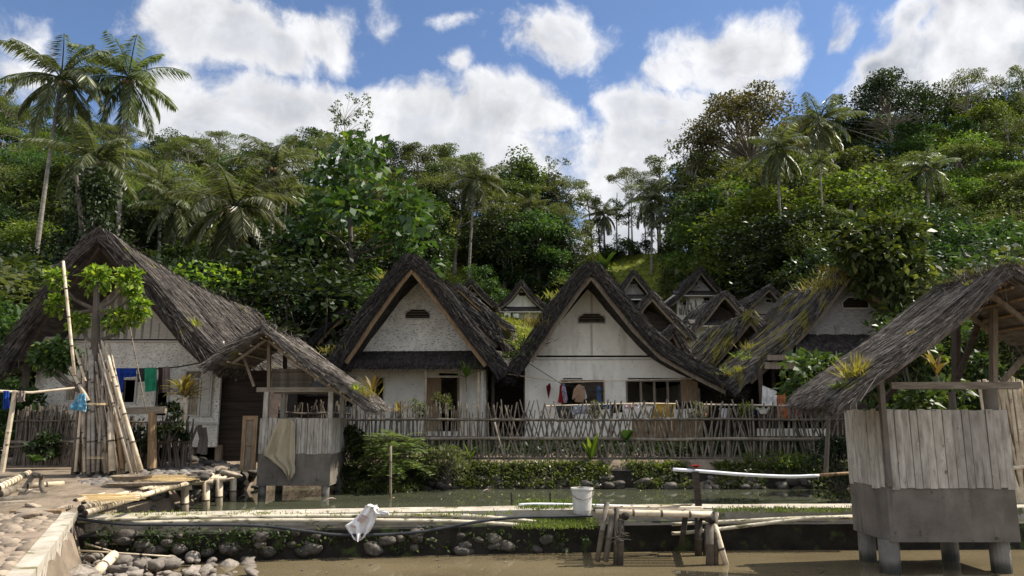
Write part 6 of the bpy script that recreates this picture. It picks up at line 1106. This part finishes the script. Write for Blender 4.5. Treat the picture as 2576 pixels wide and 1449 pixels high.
for i, (u, v, Y, w, m_, lb) in enumerate(((640, 690, 31, 1.3, 'lf_dark', 'dark shrub just over the smaller hut roof'), (760, 640, 31, 1.6, 'lf_dark', 'big dark rounded shrub behind the smaller bathing hut'), (850, 690, 33, 1.4, 'lf_dark', 'dark shrub between the vented little gable and big-leaf tree'), (940, 690, 34, 1.3, 'lf_mid', 'shrub rising beside the woven gable roof peak'), (1105, 650, 72, 1.2, 'lf_feather', 'pale shrub just over the woven gable peak'), (1165, 640, 74, 1.2, 'lf_yel', 'yellowish shrub between the woven peak and the far gables'), (1215, 665, 66, 1.2, 'lf_mid', 'shrub beside the leaning slope palm'), (1240, 742, 69, 1.2, 'lf_bright', 'bright low shrubs under the far wedge-vented house'), (1398, 728, 70, 1.2, 'lf_mid', 'shrub at the grassy verge of the smooth white house'), (1690, 672, 76, 1.1, 'lf_olive', 'olive shrub beside the far white cottage'), (1868, 650, 66, 1.4, 'lf_dark', 'dark shrub behind the horizontal-board house'), (1960, 600, 60, 1.4, 'lf_feather', 'pale feathery shrub over the pale board house'), (2010, 640, 57, 1.5, 'lf_dark', 'dark shrub over the mossy ridge'), (2330, 660, 32, 1.8, 'lf_mid', 'shrub next to the glossy tree'), (2420, 670, 28, 1.6, 'lf_feather', 'pale-leaved bush just over the pier hut ridge'), (2540, 620, 34, 1.8, 'lf_mid', 'shrub behind the pier hut peak'), (130, 650, 30, 1.4, 'lf_mid', 'shrub beside the long thatch peak'), (40, 690, 27, 1.6, 'lf_feather', 'pale shrub at the eave of the long thatched house'), (-20, 740, 25, 1.6, 'lf_mid', 'mid-green shrub at the photo edge past the long thatch'), (440, 640, 30, 1.3, 'lf_dark', 'dark shrub above the long thatch ridge'), (1500, 660, 78, 1.5, 'lf_dark', 'dark shrub on the ridge over the smooth white peak'), (1525, 622, 93, 1.5, 'lf_dark', 'dark ridge shrub at the near end of the sky gap'), (1568, 634, 94, 1.8, 'lf_mid', 'low ridge shrub beneath the sky gap'), (1612, 630, 95, 1.4, 'lf_dark', 'dark ridge shrub in the middle of the sky gap'), (1690, 606, 92, 1.5, 'lf_mid', 'ridge shrub where the sky gap meets the wood'))): place_tree('bush', u, v, Y, 'hillside_shrub', w, m_, label=lb, group='shrubs behind the houses', cat='shrub', hmin=2.4)
# bananas
def ghit(u, v, Y0=26, Y1=104):
    for y in np.arange(Y0, Y1, .4):
        p = P(u, v, y)
        if p.z <= hz(p.x, y) + .05: return float(y)
    return None
def banana(u, vb, vt, Y, label, seed):
    Y = ghit(u, vb) or Y; rd = random.Random(seed); b = P(u, vb, Y); h = P(u, vt, Y).z - b.z; t = thing('banana_plant', label, 'banana plant', b, 'banana plants on the slope'); m = MB(); m.tube([b - V((0, 0, .5)), b + V((0, 0, h * .5))], [.13 * h / 2, .07 * h / 2], 7); m.build('stem', K['lf_banana'], t); m = MB()
    for i in range(8): curved_leaf(m, b + V((0, 0, h * .48)), i * 2.4 + rd.uniform(-.3, .3), rd.uniform(.5, 1.4), h * rd.uniform(.55, .75), h * .2, rd.uniform(.7, 1.5))
    m.build('foliage', K['lf_banana'], t)
for i, a in enumerate(((1425, 720, 640, 50, 'banana plant with tattered leaves beside the smooth white peak'), (1522, 715, 638, 56, 'banana plant rising behind the smooth white ridge tip'), (1535, 735, 690, 62, 'small banana plant on the terraces near the grey woven house'), (1290, 740, 690, 72, 'banana plant with one big sunlit leaf near the wedge-vented house'), (1722, 832, 796, 50, 'banana plant in the gap between dark plank houses'), (150, 700, 640, 30, 'banana plant beside the long thatch peak'))): banana(*a, i)
# palms
PL = [(154, 197, 124, 46, 85, 690, 'tall leaning coconut palm with pale trunk, nearest of the two towering palms'), (324, 196, 112, 48, 297, 640, 'straight coconut palm towering behind the leaning one'), (240, 398, 112, 43, 236, 640, 'short coconut palm spreading between the two towering palms'), (590, 520, 132, 40, 578, 690, 'wide drooping coconut palm over the long grey ridge'), (690, 415, 90, 47, 684, 650, 'coconut palm rising behind the drooping one'), (1196, 450, 66, 68, 1178, 650, 'lone coconut palm on the slope between the white gables'), (1640, 500, 64, 86, 1637, 645, 'dark-trunked coconut palm standing in the sky gap'), (1702, 548, 56, 84, 1700, 640, 'low coconut palm at the edge of the sky gap'), (1955, 372, 74, 60, 1957, 560, 'coconut palm in front of the brown round tree'), (2062, 305, 78, 66, 2062, 560, 'coconut palm on the skyline beside the dark domed tree'), (440, 520, 80, 44, 448, 680, 'low coconut palm between the drooping palm and the long thatch'), (1518, 540, 42, 93, 1522, 645, 'small palm among the gap trees'), (405, 470, 70, 50, 410, 650, 'palm peeping between the towering palms and the drooping one'), (930, 500, 52, 62, 935, 640, 'palm half buried beside the big-leaf tree'), (2330, 420, 54, 58, 2335, 620, 'palm on the slope over the pier hut roof'), (1330, 520, 44, 76, 1335, 640, 'small palm in the dark wood over the far wedge-vented house')]
for i, a in enumerate(PL): palm(*a[:5], i, a[6], vb=a[5])
palm(2062, 408, 44, 54, 2074, 3, 'slim areca palm with thin pale trunk under the skyline palm', 'areca_palm', 'areca palms', True, vb=640, tr=.10); palm(722, 478, 46, 45, 705, 7, 'slim areca palm with bright crown next to the drooping coconut palm', 'areca_palm', 'areca palms', True, vb=690, tr=.09); palm(1830, 480, 34, 66, 1832, 2, 'small areca palm under the brown round tree', 'areca_palm', 'areca palms', True, vb=600, tr=.1)
# the wooded hillside
SKY = [(-160, 225), (-60, 200), (20, 190), (80, 235), (200, 265), (300, 285), (450, 305), (560, 325), (650, 358), (720, 322), (850, 312), (930, 318), (1000, 322), (1100, 338), (1200, 388), (1300, 385), (1370, 425), (1440, 452), (1490, 500), (1500, 560), (1700, 560), (1720, 400), (1770, 340), (1860, 330), (1990, 300), (2060, 262), (2140, 280), (2230, 270), (2320, 248), (2430, 210), (2576, 200), (2740, 200)]
LK = ['broad', 'broad', 'dense', 'dense', 'olive', 'yellow', 'vine', 'umbrella', 'broad', 'slender']
def layer(Y, u0, u1, step, vt, kinds, jit=28, skip=None, ws=1.0, sk=0):
    u = u0
    while u < u1:
        uu = u + RD.uniform(-.3, .3) * step; v = (interp(SKY, uu) + vt[0] + RD.uniform(0, vt[1])) if sk else lerp(*vt, RD.random()); v = max(v, interp(SKY, uu) + RD.uniform(0, 18))
        if not (skip and skip(uu)): k = RD.choice(kinds); place_tree(k, uu, v, Y + RD.uniform(-3, 3), {'vine': 'vine_tree', 'bamboo': 'bamboo_clump', 'umbrella': 'feathery_tree', 'slender': 'slender_tree', 'sparse': 'sparse_tree'}.get(k, 'forest_tree'), ws * RD.uniform(.95, 1.25), cat='bamboo' if k == 'bamboo' else 'tree', hmin=4)
        u += step
gap = lambda u: 1475 < u < 1722
LB = ['bamboo', 'bamboo', 'broad', 'yellow', 'umbrella', 'olive', 'broad']
for Y_, st, vt in ((97, 62, (0, 35)), (86, 76, (30, 60)), (74, 90, (70, 70))):
    layer(Y_, -120, 620, st, vt, LB + LK, sk=1, ws=1.1); layer(Y_, 620, 1475, st, vt, LK, sk=1, ws=1.15); layer(Y_, 1735, 2720, st, vt, LK if Y_ > 90 else ['yellow', 'broad', 'umbrella', 'olive', 'slender', 'slender', 'broad', 'dense', 'dense', 'broad'], sk=1, ws=1.15)
for Y_, st, vt, kk in ((62, 105, (400, 480), LB + LK), (52, 120, (470, 560), LK + ['bamboo']), (43, 140, (545, 640), ['dense', 'dense', 'broad', 'vine', 'umbrella']), (36, 150, (610, 700), ['dense', 'broad', 'dense'])): layer(Y_, -110, 1060 if Y_ > 40 else 860, st, vt, kk, ws=1.3)
for Y_, st, vt in ((80, 80, (500, 560)), (74, 85, (560, 630))): layer(Y_, 1090, 1475, st, vt, ['dense', 'broad', 'vine', 'dense', 'umbrella'], ws=1.2)
for Y_, st, vt, kk in ((64, 100, (400, 470), ['yellow', 'olive', 'broad', 'slender', 'slender', 'sparse', 'yellow']), (55, 110, (460, 540), ['olive', 'yellow', 'broad', 'slender', 'dense', 'broad', 'vine']), (47, 120, (530, 600), ['broad', 'dense', 'slender', 'olive', 'dense']), (40, 130, (590, 660), ['dense', 'dense', 'vine', 'broad'])): layer(Y_, {64: 1925, 55: 1985, 47: 2040, 40: 2100}[Y_], 2720, st * .85, vt, kk, ws=1.3)
layer(71, 1815, 2050, 70, (560, 640), ['dense', 'dense', 'broad'], ws=1.1)
layer(64, -120, 190, 60, (385, 440), ['dense', 'bamboo', 'broad'], ws=1.3)
# labels for the wood: look + height on the slope + landmark
LOOK = {'broad': 'leafy mid-green tree', 'dense': 'dense dark green tree', 'olive': 'dull olive tree', 'yellow': 'yellow-green tree', 'umbrella': 'flat-topped feathery tree', 'slender': 'slim tall-trunked tree', 'sparse': 'thin open-crowned tree', 'vine': 'vine-draped tree', 'bamboo': 'arching bamboo clump'}
MARK = [(60, 'past the clothes rail'), (200, 'round the leaning tall palm'), (330, 'under the straight towering palm'), (450, 'over the long grey thatch'), (580, 'about the wide drooping palm'), (700, 'over the smaller bathing hut'), (830, 'above the little vented gable'), (960, 'by the big-leaf tree'), (1080, 'above the woven white gable'), (1200, 'by the lone slope palm'), (1330, 'above the far wedge-vented house'), (1480, 'above the smooth white gable'), (1820, 'above the far white cottage'), (1930, 'under the brown round tree'), (2060, 'by the slim areca palm'), (2180, 'over the mossy ridge'), (2310, 'under the dark domed tree'), (2440, 'over the pier hut roof'), (9999, 'at the pier hut peak')]
rows = {}
for r, k, mat, u, v, Y_ in TREES:
    h = 'on the skyline' if Y_ > 91 else 'just below the skyline' if Y_ > 80 else 'high on the slope' if Y_ > 69 else 'midway up the slope' if Y_ > 57 else 'low on the slope' if Y_ > 46 else 'at the slope foot'
    rows.setdefault((LOOK[k], h, next(n for q, n in MARK if u < q)), []).append((r, u, v))
for (a, h, mk), L_ in rows.items():
    L_.sort(key=lambda q: q[2])
    for i, (r, u, v) in enumerate(L_):
        pre = '' if len(L_) == 1 else ['higher ', 'lower '][i] if len(L_) == 2 else 'highest ' if i == 0 else 'lowest ' if i == len(L_) - 1 else ['', 'second highest ', 'third highest ', 'fourth highest ', 'fifth highest ', 'sixth highest '][min(i, 5)]
        r['label'] = f'{pre}{a} {h} {mk}'
# undergrowth and terrace grass
rng = np.random.default_rng(91); q = []
for i in range(5200):
    y = rng.uniform(27, 92); a = rng.uniform(-.8, .8)
    if y < 62 and -.12 < a < .4 and rng.random() < .8: continue
    if -.1 < a < .36 and y >= 62 and rng.random() < .93: continue
    x = a * y; q.append(clump_leaves((x, y, hz(x, y) + .3), rng.uniform(.4, .9), .7, 12, .32, .16, rng))
link('undergrowth', quads_mesh('undergrowth', np.concatenate(q), K['lf_dark']), kind='stuff', label='low leafy undergrowth covering the wooded hillside')
q = []
for i in range(9000):
    y = rng.uniform(48, 96); a = rng.uniform(-.12, .40); x = a * y; q.append(blades((x, y, hz(x, y)), 5, .38, .1, rng, .28, 1.0, .25))
link('grass', quads_mesh('grass', np.concatenate(q), K['grass']), kind='stuff', label='bright grass on the terraces in the valley gap')
# ------------------------------------------------------------------ sky, sun, camera
TOSUN = V((.74, .15, .92)).normalized(); EL = math.asin(TOSUN.z); AZ = math.atan2(TOSUN.x, TOSUN.y)
w = bpy.data.worlds.new('World'); S.world = w; w.use_nodes = True; nt = w.node_tree; L = nt.links.new; bg = nt.nodes['Background']
sky = N(nt, 'ShaderNodeTexSky'); sky.sky_type = 'NISHITA'; sky.sun_disc = False; sky.sun_elevation = EL; sky.sun_rotation = AZ; sky.air_density = 1.0; sky.dust_density = .3; sky.ozone_density = 3.0; sky.altitude = 600
tc = N(nt, 'ShaderNodeTexCoord'); sx = N(nt, 'ShaderNodeSeparateXYZ'); L(tc.outputs['Generated'], sx.inputs[0])
az = mth(nt, 'ARCTAN2', sx.outputs[0], sx.outputs[1]); el = mth(nt, 'ARCSINE', sx.outputs[2])
cb = N(nt, 'ShaderNodeCombineXYZ'); L(az, cb.inputs[0]); L(el, cb.inputs[1])
def vm(op, a, b=None, sc=None):
    m = N(nt, 'ShaderNodeVectorMath'); m.operation = op
    for i, val in enumerate((a, b)):
        if val is None: continue
        if hasattr(val, 'is_output'): L(val, m.inputs[i])
        else: m.inputs[i].default_value = val
    if sc is not None: m.inputs['Scale'].default_value = sc
    return m.outputs['Value'] if op == 'LENGTH' else m.outputs[0]
wn = N(nt, 'ShaderNodeTexNoise'); wn.inputs['Scale'].default_value = 5; wn.inputs['Detail'].default_value = 3; L(cb.outputs[0], wn.inputs['Vector'])
warp = vm('ADD', cb.outputs[0], vm('SCALE', vm('SUBTRACT', wn.outputs['Color'], (.5, .5, .5)), None, .10))
def cnz(scale, detail, rough, vec, off=0):
    n = N(nt, 'ShaderNodeTexNoise'); n.inputs['Scale'].default_value = scale; n.inputs['Detail'].default_value = detail; n.inputs['Roughness'].default_value = rough
    L(vm('ADD', vec, (off, off * .7, 0)), n.inputs['Vector']); return n.outputs['Fac']
fine = cnz(11, 10, .62, warp); broad = cnz(5.5, 6, .55, warp, 3)
CL = [(560, 55, 300, 140, 1.2), (690, 110, 170, 80, 1), (830, 95, 150, 95, 1), (985, 60, 60, 120, .62), (440, 210, 110, 110, 1), (480, 300, 160, 130, 1.3), (720, 270, 260, 100, 1.3), (960, 280, 380, 110, 1.4), (1260, 285, 250, 105, 1.4), (1000, 400, 700, 150, 1.6), (1370, 90, 170, 90, .72), (1290, 60, 90, 80, .6), (1440, 60, 70, 90, .6), (1138, 182, 55, 40, .6), (1150, 60, 80, 40, .5), (1230, 40, 60, 50, .5),
      (1820, 110, 205, 120, 1.2), (1720, 160, 130, 60, .9), (1960, 130, 110, 90, .9), (1930, 200, 120, 60, .8), (1560, 260, 120, 90, .95), (1680, 260, 150, 70, .9), (1620, 380, 300, 130, 1.3), (1780, 300, 180, 90, 1.1), (1560, 470, 200, 110, 1.3), (1610, 610, 190, 100, 1.3), (2330, 200, 260, 160, 1.3), (2200, 170, 90, 60, .8), (2500, 110, 300, 230, 1.5), (2350, 60, 220, 60, .7), (70, 75, 190, 75, .62), (60, 170, 180, 90, .6), (2090, 100, 60, 50, .45)]
acc = None
for u, v, ru, rv, wt in CL:
    d = ray(u, v).normalized(); a = math.atan2(d.x, d.y); e = math.asin(d.z); d1 = ray(u + 20, v).normalized(); d2 = ray(u, v - 20).normalized(); ka = abs(math.atan2(d1.x, d1.y) - a) / 20; ke = abs(math.asin(d2.z) - e) / 20
    dist = vm('LENGTH', vm('MULTIPLY', vm('SUBTRACT', warp, (a, e, 0)), (1 / (ru * ka), 1 / (rv * ke), 0))); val = mth(nt, 'MULTIPLY_ADD', dist, -wt); val.node.inputs[2].default_value = wt
    acc = val if acc is None else mth(nt, 'MAXIMUM', acc, val)
# beyond the part of the sky the photo shows: scattered noise clouds, brightened as added ambient fill
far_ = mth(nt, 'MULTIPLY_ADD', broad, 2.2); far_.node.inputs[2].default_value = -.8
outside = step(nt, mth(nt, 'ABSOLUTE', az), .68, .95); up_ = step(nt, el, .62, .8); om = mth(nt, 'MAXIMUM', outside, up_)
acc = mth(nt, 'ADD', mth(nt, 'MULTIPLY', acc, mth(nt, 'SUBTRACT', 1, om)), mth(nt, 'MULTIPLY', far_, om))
dens = mth(nt, 'ADD', acc, mth(nt, 'MULTIPLY', mth(nt, 'SUBTRACT', fine, .5), 2.2))
dens = mth(nt, 'ADD', dens, mth(nt, 'MULTIPLY', mth(nt, 'SUBTRACT', broad, .5), 1.0)); cov = step(nt, dens, .0, .60); fine2 = cnz(11, 10, .62, vm('ADD', warp, (.022, .028, 0))); bil = mth(nt, 'SUBTRACT', fine, fine2)
gry = mth(nt, 'MULTIPLY', step(nt, dens, .35, .95), step(nt, broad, .40, .58))
rightside = step(nt, az, .22, .6)
gry = mth(nt, 'MULTIPLY', gry, mth(nt, 'MULTIPLY_ADD', rightside, .7)); gry.node.inputs[1].links[0].from_node.inputs[2].default_value = .5
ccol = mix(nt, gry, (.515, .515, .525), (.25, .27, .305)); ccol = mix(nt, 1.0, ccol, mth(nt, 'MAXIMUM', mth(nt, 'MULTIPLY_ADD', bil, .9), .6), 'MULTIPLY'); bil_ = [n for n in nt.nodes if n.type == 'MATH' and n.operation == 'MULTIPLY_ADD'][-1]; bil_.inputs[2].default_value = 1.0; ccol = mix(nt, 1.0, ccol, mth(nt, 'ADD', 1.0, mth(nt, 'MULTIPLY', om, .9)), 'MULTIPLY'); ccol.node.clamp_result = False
skyc = mix(nt, 1.0, sky.outputs[0], (.080, .081, .086), 'MULTIPLY')
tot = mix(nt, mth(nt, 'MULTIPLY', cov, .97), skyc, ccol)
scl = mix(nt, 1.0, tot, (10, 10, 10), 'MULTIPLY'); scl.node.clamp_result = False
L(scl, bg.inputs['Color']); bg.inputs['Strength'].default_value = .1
sun = bpy.data.lights.new('sun', 'SUN'); sun.energy = 4.9; sun.angle = math.radians(.53); sun.color = (1, .93, .82)
so = bpy.data.objects.new('sun', sun); COL.objects.link(so); so.rotation_euler = (-TOSUN).to_track_quat('-Z', 'Y').to_euler(); so.location = (30, 12, 50)
cam = bpy.data.cameras.new('camera'); co = bpy.data.objects.new('camera', cam); COL.objects.link(co); co.location = (0, 0, CZ); co.rotation_euler = (math.pi / 2 + TH, 0, 0)
cam.sensor_width = 36; cam.lens = 36 * F / 2576; cam.clip_start = .05; cam.clip_end = 2000; S.camera = co
S.view_settings.view_transform = 'Standard'; S.view_settings.look = 'None'; S.view_settings.exposure = .85; S.view_settings.gamma = 1
S.cycles.max_bounces = 6; S.cycles.diffuse_bounces = 3; S.cycles.glossy_bounces = 2; S.cycles.transmission_bounces = 4; S.cycles.use_denoising = True
